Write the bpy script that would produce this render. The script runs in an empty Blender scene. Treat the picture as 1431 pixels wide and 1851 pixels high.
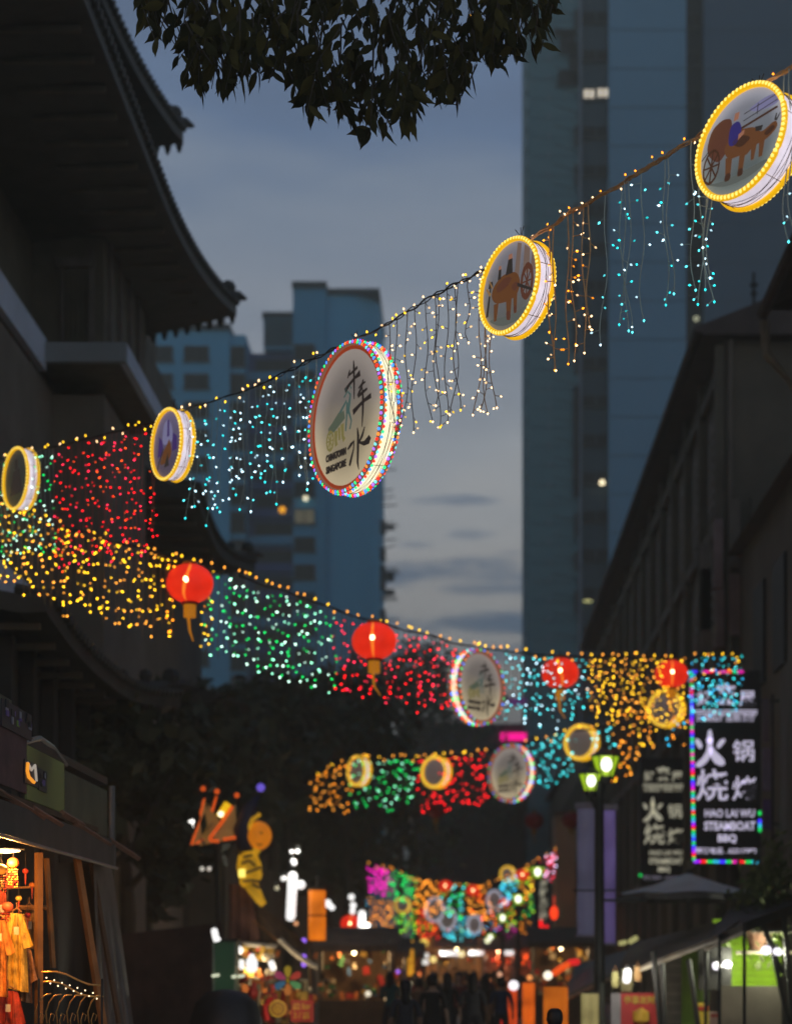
import bpy, bmesh, math, random
from mathutils import Vector, Matrix, noise

random.seed(7)
SC = bpy.context.scene
COL = SC.collection
R = math.radians
# ------------------------------------------------------------------ camera
# photograph frame 1431 x 1851, focal length 3600 px, eye level at y=1750, street vanishes at x=840
F, VX, VY, EYE = 3600.0, 840.0, 1750.0, 1.6
cam_data = bpy.data.cameras.new('camera')
cam = bpy.data.objects.new('camera', cam_data)
COL.objects.link(cam)
cam.location = (0, 0, EYE)
cam.rotation_euler = (R(90), 0, 0)
cam_data.sensor_fit = 'HORIZONTAL'
cam_data.lens = 70.0
cam_data.sensor_width = 70.0 * 1431 / F
cam_data.shift_x = (715.5 - VX) / 1431
cam_data.shift_y = (VY - 925.5) / 1431
cam_data.clip_start = 0.1
cam_data.clip_end = 4000
cam_data.dof.use_dof = True
cam_data.dof.focus_distance = 15.8
cam_data.dof.aperture_fstop = 1.28
SC.camera = cam

# ------------------------------------------------------------------ sky and sun
def lin(c):
    c = c / 255.0
    return c / 12.92 if c <= 0.04045 else ((c + 0.055) / 1.055) ** 2.4
def S(r, g, b):
    return (lin(r), lin(g), lin(b))

world = bpy.data.worlds.new('World')
SC.world = world
world.use_nodes = True
wt = world.node_tree
for n in list(wt.nodes):
    wt.nodes.remove(n)
def WN(t, **k):
    n = wt.nodes.new(t)
    for a, b in k.items():
        setattr(n, a, b)
    return n
def WL(a, b):
    wt.links.new(a, b)
def wmath(op, a, b=None, c=None, clamp=False):
    n = WN('ShaderNodeMath', operation=op)
    n.use_clamp = clamp
    for i, v in enumerate((a, b, c)):
        if v is None:
            continue
        if isinstance(v, (int, float)):
            n.inputs[i].default_value = v
        else:
            WL(v, n.inputs[i])
    return n.outputs[0]
wout = WN('ShaderNodeOutputWorld')
bg = WN('ShaderNodeBackground')
bg.inputs[1].default_value = 1.80
WL(bg.outputs[0], wout.inputs[0])
tc = WN('ShaderNodeTexCoord')
sep = WN('ShaderNodeSeparateXYZ')
WL(tc.outputs['Generated'], sep.inputs[0])
nish = WN('ShaderNodeTexSky', sky_type='NISHITA')
nish.sun_disc = False
nish.sun_elevation = R(1.0)
nish.sun_rotation = R(-25)
nish.air_density = 1.0
nish.ozone_density = 3.0
hyp = wmath('SQRT', wmath('ADD', wmath('MULTIPLY', sep.outputs[0], sep.outputs[0]), wmath('MULTIPLY', sep.outputs[1], sep.outputs[1])))
hyp = wmath('MAXIMUM', hyp, 0.02)
tanel = wmath('DIVIDE', sep.outputs[2], hyp)      # tangent of the elevation
azi = wmath('ARCTAN2', sep.outputs[0], sep.outputs[1])
# soft streaky clouds
mp = WN('ShaderNodeMapping')
mp.inputs['Scale'].default_value = (1.6, 1.6, 7.0)
mp.inputs['Rotation'].default_value = (0.0, R(14), 0.0)
WL(tc.outputs['Generated'], mp.inputs[0])
nz = WN('ShaderNodeTexNoise')
nz.inputs['Scale'].default_value = 3.2
nz.inputs['Detail'].default_value = 4
nz.inputs['Roughness'].default_value = 0.5
WL(mp.outputs[0], nz.inputs[0])
ramp = WN('ShaderNodeValToRGB')
cr = ramp.color_ramp
stops = [(0.0, S(128, 132, 142)), (0.150, S(160, 158, 158)), (0.21, S(166, 168, 171)), (0.26, S(152, 158, 166)),
         (0.33, S(126, 135, 149)), (0.385, S(112, 125, 144)), (0.435, S(88, 107, 136)), (0.49, S(80, 96, 122)),
         (0.75, S(60, 75, 102)), (1.0, S(52, 66, 92))]
cr.elements[0].position = 0
cr.elements[1].position = 1
cr.elements[0].color = (*stops[0][1], 1)
cr.elements[1].color = (*stops[-1][1], 1)
for p, c in stops[1:-1]:
    e = cr.elements.new(p)
    e.color = (*c, 1)
WL(wmath('ADD', tanel, wmath('MULTIPLY', wmath('SUBTRACT', nz.outputs[0], 0.5), 0.20)), ramp.inputs[0])
# stratus bands low over the street
mp2 = WN('ShaderNodeMapping')
mp2.inputs['Scale'].default_value = (1.0, 1.0, 3.2)
WL(tc.outputs['Generated'], mp2.inputs[0])
nz2 = WN('ShaderNodeTexNoise')
nz2.inputs['Scale'].default_value = 20
nz2.inputs['Detail'].default_value = 6
nz2.inputs['Roughness'].default_value = .6
WL(mp2.outputs[0], nz2.inputs[0])
wob = wmath('MULTIPLY', wmath('SUBTRACT', nz2.outputs[0], 0.5), 4.2)
def cloud(px, py, a, b, amt):
    """a lens-shaped bank of cloud, at a compass bearing and a height over the horizon"""
    u = wmath('DIVIDE', wmath('SUBTRACT', azi, math.atan((px - VX) / F)), a / F)
    v = wmath('DIVIDE', wmath('SUBTRACT', tanel, (VY - py) / F), b / F)
    d = wmath('ADD', wmath('MULTIPLY', u, u), wmath('MULTIPLY', v, v))
    f = wmath('ADD', wmath('SUBTRACT', 1.25, d), wob)
    mr = WN('ShaderNodeMapRange', interpolation_type='SMOOTHSTEP')
    mr.inputs['From Min'].default_value = 0.0
    mr.inputs['From Max'].default_value = 1.5
    mr.inputs['To Max'].default_value = amt
    WL(f, mr.inputs[0])
    return mr.outputs[0]
tot = None
for c in [(825, 905, 80, 12, .62), (845, 965, 52, 13, .5), (750, 985, 40, 7, .4), (930, 1000, 30, 7, .3), (760, 1035, 380, 28, .95), (1300, 1050, 500, 30, .8),
          (900, 1065, 200, 14, .7), (880, 1130, 300, 22, .95), (300, 1150, 500, 40, .8), (840, 1185, 600, 26, .9), (1500, 900, 300, 26, .7),
          (-200, 980, 500, 30, .8), (-1500, 1000, 900, 40, .8), (2600, 1050, 900, 60, .8)]:
    o = cloud(*c)
    tot = o if tot is None else wmath('MAXIMUM', tot, o)
mixc = WN('ShaderNodeMixRGB')
mixc.inputs[2].default_value = (*S(84, 106, 134), 1)
WL(tot, mixc.inputs[0])
WL(ramp.outputs[0], mixc.inputs[1])
mixn = WN('ShaderNodeMixRGB')
mixn.inputs[0].default_value = 0.90
sc_n = WN('ShaderNodeVectorMath', operation='SCALE')
sc_n.inputs['Scale'].default_value = 0.06
WL(nish.outputs[0], sc_n.inputs[0])
WL(sc_n.outputs[0], mixn.inputs[1])
WL(mixc.outputs[0], mixn.inputs[2])
# below the horizon: dark dusk ground haze
WL(mixn.outputs[0], bg.inputs[0])

sun_d = bpy.data.lights.new('sun', 'SUN')
sun_d.energy = 0.05
sun_d.angle = R(20)
sun_d.color = (1.0, 0.9, 0.8)
sun = bpy.data.objects.new('sun', sun_d)
COL.objects.link(sun)
sun.rotation_euler = (R(80), 0, R(25 + 180))
SC.view_settings.view_transform = 'Standard'
SC.view_settings.look = 'None'
SC.view_settings.exposure = 0.0
SC.view_settings.gamma = 1.0
SC.view_settings.use_curve_mapping = False
SC.cycles.use_denoising = True
SC.cycles.sample_clamp_indirect = 2.0
SC.cycles.sample_clamp_direct = 0.0
SC.cycles.max_bounces = 5
SC.cycles.diffuse_bounces = 2
SC.cycles.glossy_bounces = 2
SC.cycles.transmission_bounces = 3
SC.cycles.caustics_reflective = False
SC.cycles.caustics_refractive = False
SC.cycles.use_adaptive_sampling = False

# ------------------------------------------------------------------ helpers
def P(px, py, y):
    """metres of the place for a point seen at (px, py) and y metres down the street"""
    return Vector(((px - VX) / F * y, y, EYE + (VY - py) / F * y))

_mats = {}
def M(name, rgb, rough=0.75, var=0.25, scale=3.0, bump=0.0, metal=0.0, trans=0.0):
    """a plain surface with cloudy colour variation and wear"""
    if name in _mats:
        return _mats[name]
    m = bpy.data.materials.new(name)
    m.use_nodes = True
    nt = m.node_tree
    b = nt.nodes['Principled BSDF']
    b.inputs['Roughness'].default_value = rough
    b.inputs['Metallic'].default_value = metal
    if trans:
        b.inputs['Transmission Weight'].default_value = trans
    t = nt.nodes.new('ShaderNodeTexCoord')
    n = nt.nodes.new('ShaderNodeTexNoise')
    n.inputs['Scale'].default_value = scale
    n.inputs['Detail'].default_value = 5
    n.inputs['Roughness'].default_value = 0.6
    nt.links.new(t.outputs['Object'], n.inputs[0])
    r = nt.nodes.new('ShaderNodeValToRGB')
    r.color_ramp.elements[0].position = 0.3
    r.color_ramp.elements[1].position = 0.7
    r.color_ramp.elements[0].color = (*[max(0, c * (1 - var)) for c in rgb], 1)
    r.color_ramp.elements[1].color = (*[min(1, c * (1 + var)) for c in rgb], 1)
    nt.links.new(n.outputs[0], r.inputs[0])
    nt.links.new(r.outputs[0], b.inputs['Base Color'])
    if bump:
        bp = nt.nodes.new('ShaderNodeBump')
        bp.inputs['Strength'].default_value = bump
        nt.links.new(n.outputs[0], bp.inputs['Height'])
        nt.links.new(bp.outputs[0], b.inputs['Normal'])
    _mats[name] = m
    return m
def E(name, rgb, strength, sample=False, base=None, var=0.0, scale=4.0):
    """a surface that gives off light"""
    if name in _mats:
        return _mats[name]
    m = bpy.data.materials.new(name)
    m.use_nodes = True
    nt = m.node_tree
    b = nt.nodes['Principled BSDF']
    b.inputs['Base Color'].default_value = (*(base or [min(0.8, c) for c in rgb]), 1)
    b.inputs['Roughness'].default_value = 0.5
    b.inputs['Emission Color'].default_value = (*rgb, 1)
    b.inputs['Emission Strength'].default_value = strength
    if var:
        t = nt.nodes.new('ShaderNodeTexCoord')
        n = nt.nodes.new('ShaderNodeTexNoise')
        n.inputs['Scale'].default_value = scale
        nt.links.new(t.outputs['Object'], n.inputs[0])
        mr = nt.nodes.new('ShaderNodeMapRange')
        mr.inputs['From Min'].default_value = 0.3
        mr.inputs['From Max'].default_value = 0.7
        mr.inputs['To Min'].default_value = strength * (1 - var)
        mr.inputs['To Max'].default_value = strength * (1 + var)
        nt.links.new(n.outputs[0], mr.inputs[0])
        nt.links.new(mr.outputs[0], b.inputs['Emission Strength'])
    m.cycles.emission_sampling = 'AUTO' if sample else 'NONE'
    _mats[name] = m
    return m

class MB:
    """collects shapes; build() links them as one mesh object"""
    def __init__(s, o=(0, 0, 0)):
        s.v, s.f, s.m, s.o = [], [], [], Vector(o)
    def add(s, vs, fs, mi=0):
        k = len(s.v)
        s.v += [Vector(v) for v in vs]
        s.f += [[i + k for i in f] for f in fs]
        s.m += [mi] * len(fs)
    def box(s, a, b, mi=0):
        x0, y0, z0 = a; x1, y1, z1 = b
        s.add([(x0, y0, z0), (x1, y0, z0), (x1, y1, z0), (x0, y1, z0), (x0, y0, z1), (x1, y0, z1), (x1, y1, z1), (x0, y1, z1)],
              [(0, 3, 2, 1), (4, 5, 6, 7), (0, 1, 5, 4), (1, 2, 6, 5), (2, 3, 7, 6), (3, 0, 4, 7)], mi)
        return s
    def obox(s, c, size, rz=0, rx=0, ry=0, mi=0):
        mt = Matrix.Translation(c) @ Matrix.Rotation(rz, 4, 'Z') @ Matrix.Rotation(ry, 4, 'Y') @ Matrix.Rotation(rx, 4, 'X')
        x, y, z = [k / 2 for k in size]
        s.add([mt @ Vector(q) for q in [(-x, -y, -z), (x, -y, -z), (x, y, -z), (-x, y, -z), (-x, -y, z), (x, -y, z), (x, y, z), (-x, y, z)]],
              [(0, 3, 2, 1), (4, 5, 6, 7), (0, 1, 5, 4), (1, 2, 6, 5), (2, 3, 7, 6), (3, 0, 4, 7)], mi)
        return s
    def tube(s, pts, r, n=6, mi=0, cap=True):
        pts = [Vector(p) for p in pts]
        k0 = len(s.v)
        L = len(pts)
        for i, p in enumerate(pts):
            d = (pts[min(i + 1, L - 1)] - pts[max(i - 1, 0)])
            d = d.normalized() if d.length > 1e-9 else Vector((0, 0, 1))
            up = Vector((0, 0, 1)) if abs(d.z) < 0.9 else Vector((0, 1, 0))
            a = d.cross(up).normalized()
            b = d.cross(a).normalized()
            rr = r[i] if isinstance(r, (list, tuple)) else r
            for j in range(n):
                t = 2 * math.pi * j / n
                s.v.append(p + a * math.cos(t) * rr + b * math.sin(t) * rr)
        for i in range(L - 1):
            for j in range(n):
                j2 = (j + 1) % n
                s.f.append([k0 + i * n + j, k0 + i * n + j2, k0 + (i + 1) * n + j2, k0 + (i + 1) * n + j])
                s.m.append(mi)
        if cap:
            s.f.append([k0 + j for j in range(n)][::-1]); s.m.append(mi)
            s.f.append([k0 + (L - 1) * n + j for j in range(n)]); s.m.append(mi)
        return s
    def lathe(s, prof, c=(0, 0, 0), n=20, mi=0, lobes=0, lobe=0.0):
        c = Vector(c)
        k0 = len(s.v)
        for (r, z) in prof:
            for j in range(n):
                t = 2 * math.pi * j / n
                rr = r * (1 + (lobe * abs(math.cos(t * lobes / 2)) if lobes else 0))
                s.v.append(c + Vector((rr * math.cos(t), rr * math.sin(t), z)))
        for i in range(len(prof) - 1):
            for j in range(n):
                j2 = (j + 1) % n
                s.f.append([k0 + i * n + j, k0 + i * n + j2, k0 + (i + 1) * n + j2, k0 + (i + 1) * n + j])
                s.m.append(mi)
        s.f.append([k0 + j for j in range(n)][::-1]); s.m.append(mi)
        s.f.append([k0 + (len(prof) - 1) * n + j for j in range(n)]); s.m.append(mi)
        return s
    def ball(s, c, r, seg=8, rings=5, mi=0, sc=(1, 1, 1)):
        prof = []
        for i in range(rings + 1):
            a = -math.pi / 2 + math.pi * i / rings
            prof.append((max(1e-4, r * math.cos(a)), r * math.sin(a) * sc[2]))
        return s.lathe(prof, c, seg, mi)
    def octa(s, c, r, d=None, k=1.0, mi=0):
        """small glowing bulb stretched by k along d"""
        c = Vector(c)
        d = Vector(d).normalized() if d is not None else Vector((0, 0, 1))
        up = Vector((0, 0, 1)) if abs(d.z) < 0.9 else Vector((0, 1, 0))
        a = d.cross(up).normalized(); b = d.cross(a).normalized()
        s.add([c - d * r * k, c + a * r, c + b * r, c - a * r, c - b * r, c + d * r * k],
              [(0, 2, 1), (0, 3, 2), (0, 4, 3), (0, 1, 4), (5, 1, 2), (5, 2, 3), (5, 3, 4), (5, 4, 1)], mi)
        return s
    def prism(s, pts, y0, y1, mi=0):
        """outline in x,z pushed from y0 to y1"""
        n = len(pts)
        s.add([(p[0], y0, p[1]) for p in pts] + [(p[0], y1, p[1]) for p in pts],
              [list(range(n)), list(range(2 * n - 1, n - 1, -1))] + [[i, n + i, n + (i + 1) % n, (i + 1) % n] for i in range(n)], mi)
        return s
    def stroke(s, pts, y0, y1, mi=0):
        """brush stroke through (x, z, width) points in the x,z plane"""
        L = []; Rr = []
        n = len(pts)
        for i, (x, z, w) in enumerate(pts):
            a = pts[max(0, i - 1)]; b = pts[min(n - 1, i + 1)]
            d = Vector((b[0] - a[0], b[1] - a[1]))
            d = d.normalized() if d.length else Vector((1, 0))
            q = Vector((-d.y, d.x)) * w / 2
            L.append((x + q.x, z + q.y)); Rr.append((x - q.x, z - q.y))
        for i in range(n - 1):
            s.prism([L[i], Rr[i], Rr[i + 1], L[i + 1]], y0, y1, mi)
        return s
    def build(s, name, mats, parent=None, smooth=False, **tags):
        me = bpy.data.meshes.new(name)
        me.from_pydata([v - s.o for v in s.v], [], s.f)
        if not isinstance(mats, (list, tuple)):
            mats = [mats]
        for m in mats:
            me.materials.append(m)
        if len(mats) > 1:
            me.polygons.foreach_set('material_index', s.m)
        if smooth:
            me.polygons.foreach_set('use_smooth', [True] * len(me.polygons))
        me.update()
        o = bpy.data.objects.new(name, me)
        COL.objects.link(o)
        if parent is not None:
            o.parent = parent
        elif s.o.length:
            o.location = s.o
        for k, v in tags.items():
            o[k] = v
        return o
def fixn(o):
    bm = bmesh.new(); bm.from_mesh(o.data)
    bmesh.ops.recalc_face_normals(bm, faces=bm.faces)
    bm.to_mesh(o.data); bm.free()
    return o
def thing(name, label, cat, loc=(0, 0, 0), rz=0, group=None):
    o = bpy.data.objects.new(name, None)
    COL.objects.link(o)
    o.empty_display_size = 0.2
    o.location = loc
    o.rotation_euler = (0, 0, rz)
    o['label'] = label; o['category'] = cat
    if group:
        o['group'] = group
    return o
def tag(o, label, cat, group=None, kind=None):
    if label: o['label'] = label
    if cat: o['category'] = cat
    if group: o['group'] = group
    if kind: o['kind'] = kind
    return o
def dup(root, loc=None, rz=None, label=None):
    r = root.copy(); COL.objects.link(r)
    if loc is not None: r.location = loc
    if rz is not None: r.rotation_euler = (0, 0, rz)
    if label: r['label'] = label
    for ch in list(root.children):
        c = ch.copy(); COL.objects.link(c); c.parent = r
        for g in list(ch.children):
            d = g.copy(); COL.objects.link(d); d.parent = c
    return r
def place(mesh_obj, loc, parent, rz=0, scale=None, name=None):
    """another copy of a piece, sharing its mesh"""
    c = mesh_obj.copy(); COL.objects.link(c)
    c.parent = parent; c.location = loc; c.rotation_euler = (0, 0, rz)
    if scale: c.scale = scale
    return c
def text_mesh(body, size, bold=0.0, depth=0.004, width=None, align='CENTER'):
    cu = bpy.data.curves.new('lettering', 'FONT')
    cu.body = body; cu.size = size; cu.offset = bold; cu.extrude = depth
    cu.align_x = align; cu.align_y = 'CENTER'
    cu.resolution_u = 3
    ob = bpy.data.objects.new('lettering', cu)
    COL.objects.link(ob)
    dg = bpy.context.evaluated_depsgraph_get()
    dg.update()
    me = bpy.data.meshes.new_from_object(ob.evaluated_get(dg))
    bpy.data.objects.remove(ob)
    me.transform(Matrix.Rotation(R(90), 4, 'X'))
    if width:
        xs = [v.co.x for v in me.vertices]
        if xs:
            k = width / (max(xs) - min(xs))
            me.transform(Matrix.Diagonal((k, 1, 1, 1)))
    return me
def text(body, size, loc, mat, parent, bold=0.0, width=None, name='lettering', height=None, align='CENTER'):
    me = text_mesh(body, size, bold, 0.004, width, align)
    if height and len(me.vertices):
        zs = [v.co.z for v in me.vertices]
        k = height / (max(zs) - min(zs)); zc = (max(zs) + min(zs)) / 2
        me.transform(Matrix.Diagonal((1, 1, k, 1)) @ Matrix.Translation((0, 0, -zc)))
    me.materials.clear(); me.materials.append(mat)
    o = bpy.data.objects.new(name, me); COL.objects.link(o)
    o.parent = parent; o.location = loc
    return o

# ================================================================== large structure
# ground
G = -0.2
_box = MB.box
def _gbox(s, a, b, mi=0):
    # whatever starts at street level reaches down to it
    if a[2] == 0: a = (a[0], a[1], G)
    return _box(s, a, b, mi)
MB.box = _gbox
g = MB()
g.box((-600, -60, -0.7), (600, 1500, G))
tag(g.build('ground', M('dark_earth_asphalt', (.12, .12, .11), .9, .3, .4)), None, None, kind='structure')
g = MB()
g.box((-4.2, -20, G + .002), (4.6, 190, G + .006))
tag(g.build('street', M('grey_granite_paving', (.22, .21, .19), .55, .25, 1.2, .2)), None, None, kind='structure')
for sx, w in ((-4.2, -2.4), (4.6, 2.0)):
    g = MB(); g.box((min(sx, sx + w), -20, G + .001), (max(sx, sx + w), 190, G + .13))
    tag(g.build('pavement', M('pavement_tile', (.25, .23, .2), .7, .25, 2.0, .2)), None, None, kind='structure')

# ---- slab block straight ahead (left of the gap of sky)
mt_blue = M('pale_blue_render', S(104, 190, 226), .85, .10, .05)
mt_blue2 = M('mid_blue_render', S(88, 170, 206), .85, .10, .05)
mt_navy = M('navy_render', S(58, 88, 146), .85, .12, .05)
mt_glass = M('dark_window_glass', (.012, .014, .016), .55, .2, 2)
mt_glass.node_tree.nodes['Principled BSDF'].inputs['Specular IOR Level'].default_value = .15
mt_frame = M('grey_window_frame', (.04, .045, .05), .6)
mt_teal = M('teal_grey_render', S(98, 138, 146), .85, .10, .05)
mt_slate = M('slate_blue_render', S(112, 158, 184), .85, .10, .05)
mt_dslate = M('dark_slate_render', S(74, 96, 108), .85, .12, .05)
em_win = E('lit_window', S(255, 240, 215), .85)
em_win_dim = E('dimly_lit_window', S(150, 140, 110), .25)

Y1 = 200.0
def b1(px): return (px - VX) / F * Y1
def z1(py): return EYE + (VY - py) / F * Y1
t = thing('apartment_building', 'pale blue housing block with stepped roof behind the big round ox-cart disc', 'building', (b1(470), Y1, 0))
O1 = (b1(470), Y1, 0)
def blk(pxa, pxb, pyt, y0, y1, name, mat, py_b=None):
    m = MB(O1); m.box((b1(pxa), y0, 0 if py_b is None else z1(py_b)), (b1(pxb), y1, z1(pyt)))
    return m.build(name, mat, t)
blk(60, 415, 597, Y1, Y1 + 14, 'wing', mt_blue)
blk(415.1, 443, 602, Y1 + .5, Y1 + 14, 'wing', mt_blue)
blk(443.1, 530, 622, Y1 + 3, Y1 + 14, 'recessed_bay', mt_navy)
blk(473, 529.9, 566, Y1 + 1.6, Y1 + 10, 'plant_room', mt_blue2, 621.9)
blk(530.1, 590, 524, Y1 - .6, Y1 + 14, 'lift_core', mt_blue2)
# rounded end bay
m = MB(O1)
pts = []
xa, xb = b1(590.1), b1(684)
for i in range(9):
    a = math.pi / 2 * i / 8
    pts.append((xb - 3.2 + 3.2 * math.sin(a), Y1 + 3.2 - 3.2 * math.cos(a)))
pts = [(xa, Y1)] + pts + [(xb, Y1 + 14), (xa, Y1 + 14)]
n = len(pts); zt = z1(533)
m.add([(x, y, 0) for x, y in pts] + [(x, y, zt) for x, y in pts],
      [list(range(n))[::-1], list(range(n, 2 * n))] + [[i, (i + 1) % n, n + (i + 1) % n, n + i] for i in range(n)])
m.build('rounded_bay', mt_blue, t)
for (a, b_, py, y0) in ((58, 417, 597, Y1 - .4), (528.5, 591.5, 524, Y1 - 1.0), (591.6, 686, 533, Y1 - .4), (471, 528.4, 566, Y1 + 1.2)):
    m = MB(O1); m.box((b1(a), y0, z1(py) + .01), (b1(b_), Y1 + 14.3, z1(py) + .55)); m.build('parapet', M('dark_parapet', S(40, 56, 68), .9), t)
for i in range(5):      # louvres of the plant room
    m = MB(O1); m.box((b1(475), Y1 + 1.25, z1(576 + i * 9.5)), (b1(528), Y1 + 1.59, z1(572 + i * 9.5))); m.build('louvre', M('louvre_grey', S(40, 52, 60), .9), t)
# windows, one every storey (50 px a storey)
def window_proto(w, h, name='window', mat=mt_glass, sill=True):
    m = MB(); m.box((-w / 2, -.10, -h / 2), (w / 2, -.02, h / 2)); o = m.build(name, mat, None)
    f = MB()
    for a in ((-w / 2 - .1, -w / 2), (w / 2, w / 2 + .1), (-.05, .05)):
        f.box((a[0], -.14, -h / 2), (a[1], .0, h / 2))
    f.box((-w / 2 - .1, -.14, h / 2), (w / 2 + .1, 0, h / 2 + .1)); f.box((-w / 2 - .25, -.3, -h / 2 - .15), (w / 2 + .25, 0, -h / 2))
    fo = f.build('window_frame', mt_frame, o)
    return o
def put(proto, x, y, z, parent, o0, mat=None):
    if not proto.get('used'):
        o = proto; o['used'] = 1
        o.parent = parent; o.location = Vector((x, y, z)) - Vector(o0)
    else:
        o = proto.copy(); COL.objects.link(o); o.parent = parent; o.location = Vector((x, y, z)) - Vector(o0)
        for g_ in proto.children:
            d = g_.copy(); COL.objects.link(d); d.parent = o
    if mat:
        o.data = o.data.copy(); o.data.materials[0] = mat
    return o
wA = window_proto(2.3, 1.4); wB = window_proto(1.9, 1.35)
wC = window_proto(1.3, 1.9); wD = window_proto(3.6, 1.1)
for k in range(13):
    py = 640 + k * 50
    for px in (290, 355):
        put(wA, b1(px), Y1, z1(py), t, O1)
    put(wC, b1(429), Y1 + .5, z1(py + 2), t, O1)
    put(wB, b1(551), Y1 - .6, z1(py - 3 if k else py), t, O1, em_win_dim if k in (6,) else None)
    put(wD, b1(490), Y1 + 3, z1(py + 6), t, O1)
    m = MB(O1); m.box((b1(444), Y1 + 2.1, z1(py + 36)), (b1(529), Y1 + 3, z1(py + 20))); m.build('balcony_parapet', mt_navy if k % 3 else mt_blue2, t)
for (px, py) in ((550, 905), (278, 750 + 55)):
    m = MB(O1); m.ball((b1(px) + .2, Y1 - 1.0, z1(py)), .24, 8, 5); m.build('balcony_lamp', E('room_lamp', S(255, 240, 200), 2.2), t, smooth=True)
m = MB(O1); m.ball((b1(507), Y1 + 1.8, z1(914)), .34, 8, 5); m.build('balcony_lamp', E('amber_room_lamp', S(255, 170, 30), 1.6), t)
# laundry poles sticking out on the right of the rounded end
bm_ = MB(); bm_.tube([(0, 0, 0), (3.0, -.3, .1)], .07, 5)
rod0 = bm_.build('laundry_pole', M('bamboo_pole_dark', (.03, .03, .03), .8), None)
first = True
for py in (790, 830, 870, 880, 893, 925, 937, 960, 973, 1012, 1018, 1024, 1060, 1066, 1072, 1105):
    o = rod0 if first else rod0.copy()
    if not first: COL.objects.link(o)
    first = False
    o.parent = t; o.location = Vector((b1(683), Y1 + 5, z1(py + random.uniform(-3, 3)))) - Vector(O1); o.rotation_euler = (0, random.uniform(-.06, .06), random.uniform(-.2, .1))
    o.scale = (random.uniform(.45, .75), 1, 1)
for py in (935, 985, 1018, 1040, 1100):
    m = MB(O1); m.box((b1(684) - .1, Y1 + 3.6, z1(py + 12)), (b1(684) + .55, Y1 + 5.2, z1(py - 10))); m.build('air_conditioner', mt_frame, t)
for py in (930, 1018, 1025, 1050):    # a little hung washing
    m = MB(O1); m.box((b1(690), Y1 + 4.6, z1(py + 10)), (b1(690) + 1.1, Y1 + 4.7, z1(py))); m.build('hung_washing', M('dark_cloth', (.03, .03, .035), .9), t)
# small mast figure on the far roof
m = MB()
m.tube([P(398, 597, Y1 + 6), P(398, 583, Y1 + 6)], .12, 5); m.ball(P(398, 576, Y1 + 6), .55, 8, 6, sc=(1, 1, 1.4)); m.tube([P(390, 584, Y1 + 6), P(406, 584, Y1 + 6)], .18, 5)
m.tube([P(398, 569, Y1 + 6), P(398, 562, Y1 + 6)], .1, 5)
tag(m.build('roof_finial', M('dark_metal', (.02, .02, .02), .6, metal=.4)), 'small dark ball-topped mast standing on the flat roof under the temple eave', 'finial')

# ---- tower block on the right
Y2 = 144.0
def b2(px): return (px - VX) / F * Y2
def z2(py): return EYE + (VY - py) / F * Y2
O2 = (b2(1150), Y2, 0)
t = thing('tower_block', 'tall slate blue tower block with columns of small windows, rising out of the picture', 'building', O2)
H2 = 84.0
def blk2(pxa, pxb, y0, y1, name, mat, z0=0, zt=H2):
    m = MB(O2); m.box((b2(pxa), y0, z0), (b2(pxb), y1, zt)); return m.build(name, mat, t)
blk2(955, 1050, Y2, Y2 + 16, 'end_bay', mt_teal)
blk2(1050.05, 1100, Y2 + 1.2, Y2 + 16, 'window_column', mt_dslate)
blk2(1100.05, 1240, Y2, Y2 + 16, 'blank_wall', mt_slate)
blk2(1240.05, 1272, Y2 + 1.4, Y2 + 16, 'window_column', M('near_black_slate', S(44, 52, 58), .9))
blk2(1272.05, 1700, Y2, Y2 + 16, 'blank_wall', M('greyer_slate_render', S(78, 104, 124), .85, .1, .05))
storeys = [18 + 70 * k for k in range(25)]
wS = window_proto(.72, .70); wT = window_proto(1.0, .95)
for i, py in enumerate(storeys):
    if 1500 < py: break
    lit = abs(py - 158) < 10
    put(wS, b2(1066), Y2 + 1.2, z2(py), t, O2, em_win if lit else None)
    put(wS, b2(1091), Y2 + 1.2, z2(py - (2 if lit else 0)), t, O2, em_win if lit else None)
    put(wT, b2(1256), Y2 + 1.4, z2(py + 4), t, O2)
    # storey joints in the blank walls, slightly proud bands
    for (a, b_) in ((1101, 1239), (1273, 1500)):
        m = MB(O2); m.box((b2(a), Y2 - .03, z2(py + 36)), (b2(b_), Y2 + .0, z2(py + 34.8))); m.build('storey_band', M('storey_joint', S(60, 84, 104), .9), t)
    for dy in (0, 35):
        m = MB(O2); m.box((b2(955) - .12, Y2 + .1, z2(py + dy + 3)), (b2(955), Y2 + 1.2, z2(py + dy))); m.build('ledge', mt_teal, t)
        m = MB(O2); m.box((b2(957), Y2 - .02, z2(py + dy + 20)), (b2(1048), Y2, z2(py + dy + 19.2))); m.build('storey_band', M('storey_joint', S(60, 84, 104), .9), t)
    # slender racks and brackets on the end bay
    for dy in (0, 34):
        m = MB(O2)
        m.tube([(b2(1042), Y2 - .5, z2(py + dy + 16)), (b2(998), Y2 - 1.5, z2(py + dy + 13))], .035, 5)
        m.tube([(b2(1042), Y2 - .0, z2(py + dy + 16)), (b2(1042), Y2 - .55, z2(py + dy + 16))], .035, 5)
        m.build('laundry_rack', M('galvanised_rack', (.03, .035, .04), .6), t)
        m = MB(O2); m.box((b2(990), Y2 - .12, z2(py + dy + 22)), (b2(993), Y2 - .0, z2(py + dy + 12))); m.build('vent_cover', M('pale_vent', S(140, 155, 165), .7), t)
    if random.random() < .7:
        m = MB(O2); m.box((b2(1038), Y2 - .25, z2(py + 20 + random.uniform(5, 24))), (b2(1045), Y2 - .0, z2(py))); m.build('air_conditioner', mt_frame, t)
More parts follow.
